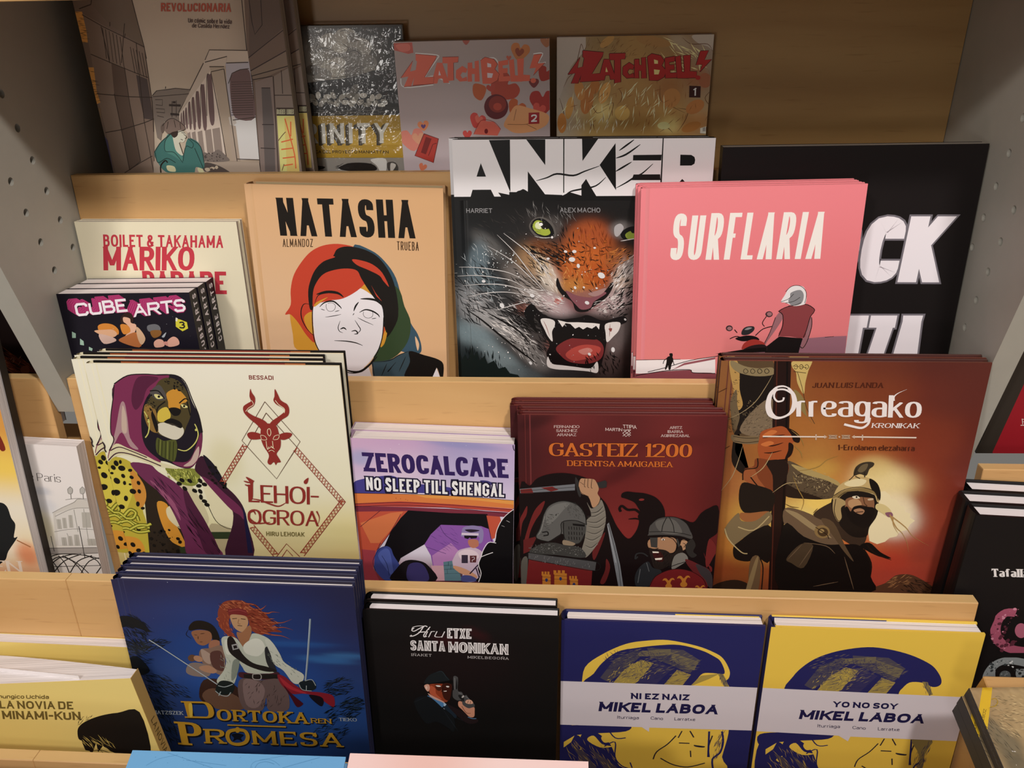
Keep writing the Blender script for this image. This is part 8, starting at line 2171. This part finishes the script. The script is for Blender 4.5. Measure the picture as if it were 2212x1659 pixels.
def face(key, r, mat=MATT, groove=9.0, extra=None):
    M_, w, h, t = B[key]
    if key in GROUND:
        ctrl, blobs, step, gain, speck, vmax = GROUND[key]
        g = ground(w * 1000, h * 1000, ctrl, blobs, step, gain, speck)
        sheet('cover_print', g, h, t + .00003, mat, r, groove)
    else: gain = 1.0
    ink(key, 'cover_artwork', t + .00005, mat, r, h, gain)
def fc(w, t, h, ct, groove, r, col):
    """front board with a hinge groove"""
    pr = [(.004, t - ct), (w - .0003, t - ct), (w, t - ct + .0004), (w, t - .0005), (w - .0004, t)]
    if groove:
        for i in range(8, -1, -1):
            x = groove * .001 - .003 + .006 * i / 8
            pr.append((x, t - .0006 * (.5 + .5 * math.cos((x * 1000 - groove) / 3 * math.pi))))
    pr.append((.004, t))
    n = len(pr); v = [(x, y, z) for y in (0, h) for x, z in pr]
    f = [tuple(range(n)), tuple(range(n, 2 * n))[::-1]] + [(i, n + i, n + (i + 1) % n, (i + 1) % n) for i in range(n)]
    return link('front_cover', mesh('front_cover', v, f), solid(col), r)
def hard(key, back='#333333', edge=None, ct=.0021, over=.003, mat=MATT, paper=None, name='comic_album', spine=None, endp=None, flush=.0):
    M_, w, h, t = B[key]
    r = empty(name, M_); spine = spine or back
    fc(w, t, h, ct, 9.0, r, edge or back)
    bk = box('back_cover', (.004, 0, 0), (w, h, ct), solid(back), r, .0005)
    if endp:
        for x0, x1, c in endp: box('endpaper', (w * x0, .01, ct), (w * x1, h - .0006, ct + .0002), solid(c), r)
    n = 8; prof = []
    for i in range(n + 1):
        a = math.pi / 2 + math.pi * i / n
        prof.append((.0046 + .0046 * math.cos(a), t / 2 + t / 2 * math.sin(a)))
    prof += [(.0046, ct * .9)] + [(.0018 + .002 * math.cos(a), t / 2 + (t / 2 - ct * .9) * math.sin(a)) for a in [-math.pi / 2 - math.pi * i / 6 for i in range(0, 7)]] + [(.0046, t - ct * .9)]
    prism('spine', prof, 0.0004, h - .0004, solid(spine), r, (0, 2, 1))
    n = 6; pb = [(w - over, ct), (w - over, t - ct)] + [(.0065 - .0012 * math.sin(math.pi * i / n), t - ct - (t - 2 * ct) * i / n) for i in range(n + 1)]
    prism('page_block', pb, over, h - over, paper or PAGES, r, (0, 2, 1))
    face(key, r, mat, 9.0)
    return r
def soft(key, cover='#eeeeee', spine=None, mat=MATT, paper=None, right=False, name='paperback_book', groove=None, recess=.0004, spine_text=None, gap=.0004):
    M_, w, h, t = B[key]
    r = empty(name, M_); ct = .0005
    box('front_cover', (.0005, 0, t - ct), (w - .0005, h, t), solid(cover), r)
    box('back_cover', (.0005, 0, 0), (w - .0005, h, ct), solid(cover), r)
    x0, x1 = (w - .0005, w) if right else (0, .0005)
    sp = box('spine', (x0, 0, 0), (x1, h, t), solid(spine or cover), r)
    # page block curling very slightly between the covers
    n = 8; pr = []
    a0, a1 = (.0008, w - .0012) if right else (.0012, w - .0008)
    pr = [(a0, ct), (a1, ct), (a1, t - ct), (a0, t - ct)]
    prism('page_block', pr, .0005, h - recess, paper or PAGES, r, (0, 2, 1))
    face(key, r, mat, groove or -99)
    return r
def stack(r, n, t, offs, labels, group):
    """copies of the front book standing behind it"""
    out = [r]
    r['group'] = group; r['label'] = labels[0]; M0 = r.matrix_world.copy() if r.parent is None else r.matrix_world
    M0 = Matrix(B[r['key']][0])
    for i in range(1, n):
        c = copy_tree(r); du = offs[i - 1]
        X, N = M0.col[0].to_3d(), M0.col[2].to_3d()
        Mx = M0.copy(); Mx.translation = M0.translation + X * du - N * (t + .001) * i
        c.matrix_world = Mx; c['label'] = labels[i]; out.append(c)
    return out
def done(r, key, label, cat='comic book', group=None):
    r['key'] = key; tag(r, label, cat, group); return r

# ================================================================== bookcase
XL, XR, TH = -.44, .44, .022
def slope_plane(Y0, Z0, a, z):
    return Y0 + math.tan(math.radians(a)) * (z - Z0)
PLW, PLA, PLB, PLC = (.2610, .1529, 15), (.17996, .1639, 19), (.0396, .01595, 19), (-.10065, -.12595, 19)
rack = empty('display_bookcase'); rack.location = (0, .1, -.45)
tag(rack, 'beech bookcase with stepped display boards and grey perforated side panels', 'bookcase')
rack_inv = Matrix.Translation((0, -.1, .45))
def rpart(o):
    o.parent = rack; o.matrix_parent_inverse = Matrix.Identity(4); o.location = Vector(o.location) - Vector((0, .1, -.45)); return o
def side_panel(name, x_in, x_out, zb, holes, mirror):
    """upright board with a grid of real peg holes in its inner face; outline in the y-z plane"""
    y0, y1, z0, z1 = .0340, .345, zb, .62
    r = .0042
    ys = sorted({y0, y1} | {v for y, _ in holes for v in (y - r, y + r)}); zs = sorted({z0, z1} | {round(v, 5) for _, z in holes for v in (z - r, z + r)})
    ys = sorted(set(round(v, 5) for v in ys)); v = []; f = []; vi = {}
    def V(x, y, z):
        k = (round(x, 6), round(y, 6), round(z, 6))
        if k not in vi: vi[k] = len(v); v.append(k)
        return vi[k]
    hs = {(round(y, 4), round(z, 4)) for y, z in holes}
    tubes = []
    for a, b in zip(ys, ys[1:]):
        for c, d in zip(zs, zs[1:]):
            cy, cz = round((a + b) / 2, 4), round((c + d) / 2, 4)
            hit = [h for h in hs if abs(h[0] - cy) < .001 and abs(h[1] - cz) < .001]
            if not hit or b - a > 2.2 * r or d - c > 2.2 * r:
                f.append((V(x_in, a, c), V(x_in, b, c), V(x_in, b, d), V(x_in, a, d)))
            else:
                n = 16; ring = [(cy + r * .92 * math.cos(2 * math.pi * i / n), cz + r * .92 * math.sin(2 * math.pi * i / n)) for i in range(n)]
                co = [(b, c), (b, d), (a, d), (a, c)]
                # ring index ranges facing each corner
                for q, (oy, oz) in enumerate([(b, d), (a, d), (a, c), (b, c)]):
                    ks = [q * 4 + j for j in range(5)]
                    for j in range(4): f.append((V(x_in, oy, oz), V(x_in, *ring[ks[j] % n]), V(x_in, *ring[ks[j + 1] % n])))
                    nx = [(a, d), (a, c), (b, c), (b, d)][q]
                    f.append((V(x_in, oy, oz), V(x_in, *ring[ks[4] % n]), V(x_in, *nx)))
                xd = x_in + (x_out - x_in) * .5
                for j in range(n):
                    p, q2 = ring[j], ring[(j + 1) % n]
                    f.append((V(x_in, *p), V(x_in, *q2), V(xd, *q2), V(xd, *p)))
                f.append(tuple(V(xd, *p) for p in ring))
    for y, z0_, z1_ in ((y0, z0, z1), (y1, z0, z1)): f.append((V(x_in, y, z0_), V(x_in, y, z1_), V(x_out, y, z1_), V(x_out, y, z0_)))
    for z in (z0, z1): f.append((V(x_in, y0, z), V(x_in, y1, z), V(x_out, y1, z), V(x_out, y0, z)))
    f.append((V(x_out, y0, z0), V(x_out, y1, z0), V(x_out, y1, z1), V(x_out, y0, z1)))
    bm_me = mesh(name, v, f)
    import bmesh
    bm = bmesh.new(); bm.from_mesh(bm_me); bmesh.ops.recalc_face_normals(bm, faces=bm.faces); bm.to_mesh(bm_me); bm.free()
    return rpart(link(name, bm_me, GREY))
SPC = .0319
lh = [(.09658, .2024 - SPC * i) for i in range(-9, 4)] + [(.13695, .26697 - SPC * i) for i in range(-7, 6)]
rh = [(.09658, .16786 - SPC * i) for i in range(-10, 5)] + [(.13695, .23232 - SPC * i) for i in range(-8, 6)]
side_panel('side_panel', XL, XL - TH, -.0245, lh, 0)
side_panel('side_panel', XR, XR + TH, -.1000, rh, 1)

def board(Y0, Z0, a, x0, x1, drop, notch=None, th=.0125, name='board', mt=None):
    """leaning board: front face passes through (Y0, Z0); top edge square to the face"""
    a = math.radians(a); U = Vector((0, math.sin(a), math.cos(a))); N = Vector((0, -math.cos(a), math.sin(a)))
    P = Vector((0, Y0, Z0)); c = .0006
    M_ = Matrix(((1, 0, 0, 0), (0, U.y, N.y, Y0), (0, U.z, N.z, Z0), (0, 0, 0, 1)))
    o = box(name, (x0, -drop, -th), (x1, 0, 0), mt or BEECH, None, c); o.matrix_world = M_
    e = box('edge_band', (x0 + .0002, -.0002, -th + .0004), (x1 - .0002, .0004, -.0004), BEECH_EDGE, None, .0002)
    e.parent = o
    o.parent = rack; o.matrix_world = Matrix.Translation((0, 0, 0)) @ M_
    o.matrix_parent_inverse = Matrix.Translation(-Vector(rack.location))
    return o
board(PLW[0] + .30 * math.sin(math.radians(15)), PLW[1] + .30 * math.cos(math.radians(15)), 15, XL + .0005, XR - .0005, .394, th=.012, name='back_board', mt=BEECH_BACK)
board(*PLA, XL + .0005, XR - .0005, .262)
for x0, x1 in ((-1.05, XL - TH - .001), (XR + TH + .001, 1.05)):
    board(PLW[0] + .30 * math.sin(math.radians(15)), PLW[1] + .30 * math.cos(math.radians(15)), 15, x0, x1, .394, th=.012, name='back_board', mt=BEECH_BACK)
    board(*PLA, x0, x1, .262)
# the B boards of three bays meet under the side panels, cut away around them
board(*PLB, XL + .0006, XR - .0006, .262)
board(*PLB, -1.05, XL - TH - .0006, .262)
bb = board(.0396 - .0285, .01595 - .083, 19, XR + TH + .0006, 1.05, .18)
board(*PLC, -.4330, XR - .0012, .262)
board(*PLC, -1.05, -.4332, .262)
board(-.2415, -.209, 19, -.4330, XR, .20)
board(-.2415, -.209, 19, -1.05, -.4332, .20)
def trough(y0, y1, z, x0=XL + .001, x1=XR - .001): rpart(box('trough_floor', (x0, y0, z - .012), (x1, y1, z - .0003), BEECH))
trough(.1555, .226, .0605); trough(.0165, .0745, -.0825); trough(-.1235, -.0665, -.2255); trough(-.2640, -.2060, -.3685)
trough(.0165, .0745, -.0825, -1.05, XL - TH - .001); trough(-.1235, -.0665, -.2255, -1.05, XL - .001); trough(-.2640, -.2060, -.3685, -1.05, XL - .001)
trough(-.14, -.0715, -.2475, XR + .001, 1.05)
sh = box('shelf', (XL + .001, .0760, .3612), (XR - .001, .3135, .3792), BEECH, None, .0008); rpart(sh)
# screw with a fibre cap in the back board
scw = prism('screw_cap', [(.0045 * math.cos(2 * math.pi * i / 20), .0045 * math.sin(2 * math.pi * i / 20)) for i in range(20)], 0, .0008, solid('#5b452b', .6))
M_ = Matrix([[1, 0, 0, 0.42955], [0, 0.25882, -0.96593, 0.28064], [0, 0.96593, 0.25882, 0.22608], [0, 0, 0, 1]]); scw.parent = rack; scw.matrix_parent_inverse = Matrix.Translation(-Vector(rack.location)); scw.matrix_world = M_

# ================================================================== books, row by row from the top
GRW = 1.0
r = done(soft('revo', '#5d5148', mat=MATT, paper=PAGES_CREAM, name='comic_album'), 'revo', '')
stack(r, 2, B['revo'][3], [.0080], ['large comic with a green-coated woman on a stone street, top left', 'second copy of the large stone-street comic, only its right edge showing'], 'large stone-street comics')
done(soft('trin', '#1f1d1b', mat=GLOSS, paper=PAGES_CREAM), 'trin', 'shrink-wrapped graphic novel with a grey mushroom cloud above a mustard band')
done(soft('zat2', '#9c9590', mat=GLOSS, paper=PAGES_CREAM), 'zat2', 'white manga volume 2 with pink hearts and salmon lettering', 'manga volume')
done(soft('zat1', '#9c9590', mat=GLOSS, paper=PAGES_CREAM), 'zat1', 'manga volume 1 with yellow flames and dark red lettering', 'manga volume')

r = done(soft('mari', '#efe8cf', '#efe8cf', paper=PAGES_CREAM), 'mari', '', 'paperback')
stack(r, 2, B['mari'][3], [.001], ['cream paperback with red lettering, front copy, behind the dark manga stack', 'second cream paperback with red lettering, hidden behind the front copy'], 'cream paperbacks with red lettering')
done(hard('nata', '#d9ae80', over=.004, paper=PAGES_CREAM, endp=[(.03, .985, '#c9b48c')]), 'nata', 'tan hardcover with a tall black title and a white face with red hair')
r = done(hard('anke', '#1b1a19', '#3a3836', over=.003, paper=PAGES_CREAM, mat=GLOSS), 'anke', '')
stack(r, 2, B['anke'][3], [-.0045], ['roaring tiger hardcover with huge white title letters, front copy', 'second roaring tiger hardcover, a thin edge showing behind the front copy'], 'tiger hardcovers')
done(soft('blac', '#171313', paper=PAGES_CREAM, name='comic_album'), 'blac', 'large black book with big white slanted letters, beside the right grey panel', 'book')
r = done(hard('surf', '#e07f86', '#e88a90', over=.004, endp=[(.03, .985, '#e07f86')]), 'surf', '')
stack(r, 3, B['surf'][3], [-.002, -.003], ['pink hardcover with a white-haired rider beside a motorbike, front copy', 'second pink rider hardcover, just behind the front copy', 'rearmost pink rider hardcover of its stack of three'], 'pink hardcovers')
r = done(soft('cube', '#1a1622', '#16131d', mat=MATT, right=True, recess=.0004), 'cube', '', 'manga volume')
ink('cube_spine', 'spine_lettering', 0, MATT, r, B['cube'][2]) if 0 else None
M0_, w_, h_, t_ = B['cube']
sa = Art()
text(sa, 'CUBE ARTS', '#e9e6ee', (-72, 3), (62, 0), (0, 8), t=.2, gap=.34, space=.6, block=1)
me = mesh('spine_lettering', [(w_ + .00008 + z * DZ * .2, h_ - .004 + (x + 10) * .001, .0150 - y * .001) for x, y, z in sa.v], sa.f)
at = me.color_attributes.new('Col', 'FLOAT_COLOR', 'CORNER'); at.data.foreach_set('color', [q for p, c in zip(sa.f, sa.c) for q in [*c, 1.0] * len(p)])
link('spine_lettering', me, MATT, r)
stack(r, 3, B['cube'][3], [.001, .002], ['dark manga with a pink and white pixel title, front copy of three', 'middle copy of the three dark pixel-title manga', 'rearmost of the three dark pixel-title manga, touching the cream paperback'], 'dark pixel-title manga')

r = done(hard('leho', '#141210', '#efe8c6', over=.0045, spine='#ece5c4', endp=[(.03, .13, '#15120f'), (.13, .20, '#a4552c'), (.20, .78, '#8f3a2f'), (.78, .86, '#b0673a'), (.86, .985, '#15120f')]), 'leho', '')
stack(r, 4, B['leho'][3], [-.0185, -.0215, -.0045], ['cream album with a purple-hooded leopard woman and red antelope head, front copy', 'second cream hooded leopard album, shifted left behind the front copy', 'third cream hooded leopard album of the stack', 'rearmost cream hooded leopard album of the stack'], 'cream leopard albums')
r = done(soft('zero', '#cbb3c9'), 'zero', '')
stack(r, 2, B['zero'][3] * 1.0, [-.004], ['lilac and orange paperback showing a car window, front copy', 'second lilac and orange paperback, only its white page tops showing'], 'lilac and orange paperbacks')
r = done(hard('gast', '#5c2322', '#6e2c2b', over=.0028), 'gast', '')
stack(r, 4, B['gast'][3], [-.0012, -.0085, -.0080], ['dark red album with two helmeted medieval warriors, front copy', 'second dark red medieval album, right behind the front copy', 'third dark red medieval album from the front, shifted left', 'rearmost dark red medieval album, against the wooden board'], 'dark red medieval albums')
r = done(hard('orre', '#4a2a22', '#6a3a2c', over=.0035, mat=GLOSS, endp=[(.03, .985, '#4d2a26')]), 'orre', '')
stack(r, 2, B['orre'][3], [.0], ['orange brown album with a bearded helmeted spearman, front copy', 'second orange brown spearman album, its dark edge showing behind the front copy'], 'orange brown warrior albums')
r = done(hard('dort', '#2b2c48', '#30345a', over=.0030, mat=GLOSS, endp=[(.03, .985, '#2c2738')]), 'dort', '')
stack(r, 4, B['dort'][3], [-.0012, -.0022, -.0015], ['dark blue album with a red-haired swordswoman and gold title, front copy', 'second dark blue swordswoman album, right behind the front copy', 'third dark blue swordswoman album of the stack', 'rearmost dark blue swordswoman album of the stack'], 'dark blue swordswoman albums')
r = done(hard('hiru', '#121111', '#171616', over=.0016, paper=PAPER), 'hiru', '')
stack(r, 2, B['hiru'][3], [-.002], ['black hardcover with a man holding a revolver, front copy', 'second black revolver hardcover, its white page edge behind the front copy'], 'black hardcovers with white pages')
done(hard('mikb', '#2b2b5c', '#2b2b5c', over=.0016, endp=[(.02, .57, '#2b2c60'), (.57, .985, '#e2c243')], ct=.0026), 'mikb', 'dark blue hardcover with a white band across a yellow face drawing', 'book')
done(hard('miky', '#e6c350', '#e6c350', over=.0016, spine='#2b2b5c', endp=[(.02, .57, '#2b2c60'), (.57, .985, '#e2c243')], ct=.0026), 'miky', 'yellow hardcover with a white band across a blue-capped face drawing', 'book')

# neighbouring bays
done(soft('pari', '#efe9e6', name='paperback_book'), 'pari', 'white book with a pale drawing of a Paris building and an iron bridge', 'book')
def fore(r, key, c): 
    M_, w, h, t = B[key]; box('rear_flap', (w - .0004, 0, 0), (w + .0002, h, t * .42), solid(c), r)
r = done(soft('oran', '#e9e2dd', name='comic_album'), 'oran', 'orange and white comic with a dark figure and a letter N, at the left edge'); fore(r, 'oran', '#2a221c')
done(soft('hair', '#161012', name='comic_album'), 'hair', 'black comic with reddish hair strands on its cover, left of the grey panel')
done(soft('nov2', '#e9cf77', right=True), 'nov2', 'yellow paperback with white page tops, behind the fanned-open front copy', 'paperback', 'yellow paperbacks').__setitem__('group', 'yellow paperbacks')
r = empty('paperback_book', B['novi'][0]); M_, w, h, t = B['novi']
box('front_cover', (0, 0, t - .0006), (w - .0003, h, t), solid('#e9cf77'), r)
box('spine', (w - .0006, 0, -.0005), (w, h, t - .0006), solid('#c8a25e'), r)
n = 8; pr = [(w - .001, t - .0007), (.0, t - .0007), (.0, -.031)]; pr += [(w * i / n, -.031 + .031 * (i / n) ** 1.15) for i in range(1, n)] + [(w - .001, .0)]
prism('page_block', pr, .0005, h - .0008, PAGES, r, (0, 2, 1))
prism('loose_page', [(.0, t - .024), (w * .70, t - .0030), (w * .70, t - .0033), (.0, t - .0245)], h - .03, h + .0035, PAPER, r, (0, 2, 1))
face('novi', r, MATT, -99)
sa = Art(); text(sa, 'LA NOVIA DE MINAMI', '#6b5530', (0, 0), (95, 0), (0, 6.4), t=.17, gap=.2)
me = mesh('spine_lettering', [(w + .0001, h - .055 - x * .001, .0028 + y * .001) for x, y, z in sa.v], sa.f)
at = me.color_attributes.new('Col', 'FLOAT_COLOR', 'CORNER'); at.data.foreach_set('color', [q for p, c in zip(sa.f, sa.c) for q in [*c, 1.0] * len(p)])
link('spine_lettering', me, MATT, r)
done(r, 'novi', 'yellow paperback with black hair drawing, fanned open at the top, front copy', 'paperback', 'yellow paperbacks')

r = done(hard('tafa', '#141213', '#171516', over=.0030, name='hardcover_book', paper=PAPER), 'tafa', '', 'book')
stack(r, 3, B['tafa'][3], [.001, .013], ['thick black hardcover with pink and grey photo-filled letters, front copy', 'second thick black hardcover, its white pages behind the front copy', 'rearmost thick black hardcover of the stack at the right edge'], 'thick black hardcovers')
r = done(soft('redb', '#a51f2b', '#38322b'), 'redb', 'red book with a wide dark left border, right of the grey panel', 'book')

# flat piles on the table in front
def pile(key, n, colr, label, group, hardc=True, **k):
    M_, w, h, t = B[key]
    r = empty('comic_album' if key != 'wrap' else 'hardcover_book', M_)
    box('front_cover', (0, 0, t - .002), (w, h, t), solid(colr), r, .0006)
    box('back_cover', (0, 0, 0), (w, h, .002), solid(colr), r, .0006)
    box('spine', (-.0004, 0, .0003), (.001, h, t - .0003), solid(colr), r)
    box('page_block', (.0011, .002, .002), (w - .003, h - .002, t - .002), PAGES, r)
    face(key, r, MATT, None or -99)
    done(r, key, label[0], 'comic book' if key != 'wrap' else 'book', group)
    M0 = Matrix(M_); N = M0.col[2].to_3d()
    for i in range(1, n):
        c = copy_tree(r); Mx = M0.copy(); Mx.translation = M0.translation - N * (t + .001) * i + M0.col[0].to_3d() * random.uniform(-.002, .002)
        c.matrix_world = Mx; c['label'] = label[i]
    return r
tb = box('display_table', (-.62, -.56, -.196), (.42, -.272, -.1664), BEECH, None, .001)
pl = box('display_plinth', (.4425, -.44, -.45), (1.05, -.1455, -.1742), BEECH, None, .001)
box('kick_board', (.4425, -.43, -.80), (1.05, -.16, -.4505), GREY, pl)
tag(pl, 'beech plinth under the shrink-wrapped book at the right edge', 'plinth')
def leg(x, y): o = box('leg', (x - .02, y - .02, -.80), (x + .02, y + .02, -.1962), BEECH); o.parent = tb
for x in (-.58, .38):
    for y in (-.53, -.30): leg(x, y)
tag(tb, 'low beech table under the flat piles of books at the bottom edge', 'table')
M_, w, h, t = B['blue']
pile('blue', 4, '#6ea6d2', ['pale blue album lying flat on top of its pile at the bottom edge', 'second pale blue album from the top of its pile', 'third pale blue album from the top of its pile', 'lowest pale blue album of its pile, on the table'], 'pale blue albums')
pile('pink', 4, '#eac2bd', ['pale pink album lying flat on top of its pile at the bottom edge', 'second pale pink album from the top of its pile', 'third pale pink album from the top of its pile', 'lowest pale pink album of its pile, on the table'], 'pale pink albums')
pile('wrap', 3, '#3b3836', ['shrink-wrapped tan book with a yellow band, bottom right corner', 'dark-edged book lying directly under the shrink-wrapped tan one', 'lowest dark-edged book of the right-hand pile'], 'books of the right-hand pile')
def film(key, parent, x0, x1, y0, y1, lift=.0016):
    """wrinkled clear shrink film over the top part of a cover"""
    M_, w, h, t = B[key]; nx, ny = 70, 70; v = []; f = []
    for j in range(ny + 1):
        for i in range(nx + 1):
            x = x0 + (x1 - x0) * i / nx; y = y0 + (y1 - y0) * j / ny
            z = t + lift + .0004 * math.sin(x * 900 + 3 * math.sin(y * 260)) * math.sin(y * 130 + x * 90) + random.uniform(0, .00014)
            e = min(i, nx - i, j, ny - j)
            if e == 0: z = t - .004
            v.append((x, y, z))
    for j in range(ny):
        for i in range(nx):
            a = j * (nx + 1) + i; f.append((a, a + 1, a + nx + 2, a + nx + 1))
    me = mesh('shrink_film', v, f)
    for p in me.polygons: p.use_smooth = True
    o = link('shrink_film', me, FILM, parent); o['label'] = 'clear wrinkled shrink film'
FILM, nt, b = new_mat('shrink_film')
out = [n for n in nt.nodes if n.type == 'OUTPUT_MATERIAL'][0]
tr = nt.nodes.new('ShaderNodeBsdfTransparent'); gl = nt.nodes.new('ShaderNodeBsdfGlossy'); gl.inputs['Roughness'].default_value = .07
lw = nt.nodes.new('ShaderNodeLayerWeight'); lw.inputs['Blend'].default_value = .25
mr = nt.nodes.new('ShaderNodeMapRange'); mr.inputs['To Min'].default_value = .03; mr.inputs['To Max'].default_value = .7
mxs = nt.nodes.new('ShaderNodeMixShader')
tcn = nt.nodes.new('ShaderNodeTexCoord'); nz = nt.nodes.new('ShaderNodeTexNoise'); nz.inputs['Scale'].default_value = 55; nz.inputs['Detail'].default_value = 3; nz.inputs['Distortion'].default_value = 1.2
bp = nt.nodes.new('ShaderNodeBump'); bp.inputs['Strength'].default_value = .45; bp.inputs['Distance'].default_value = .006
nt.links.new(tcn.outputs['Object'], nz.inputs['Vector']); nt.links.new(nz.outputs['Fac'], bp.inputs['Height']); nt.links.new(bp.outputs['Normal'], gl.inputs['Normal'])
nt.links.new(lw.outputs['Fresnel'], mr.inputs['Value']); nt.links.new(mr.outputs['Result'], mxs.inputs[0]); nt.links.new(tr.outputs[0], mxs.inputs[1]); nt.links.new(gl.outputs[0], mxs.inputs[2]); nt.links.new(mxs.outputs[0], out.inputs['Surface'])
for o in list(bpy.data.objects):
    if o.get('key') == 'trin': film('trin', o, -.002, B['trin'][1] + .002, .002, B['trin'][2] + .003)
    if o.get('key') == 'wrap' and o.get('label', '').startswith('shrink'): film('wrap', o, -.002, B['wrap'][1] + .002, .0, B['wrap'][2] + .002)
for o in bpy.data.objects:
    if 'key' in o.keys(): del o['key']
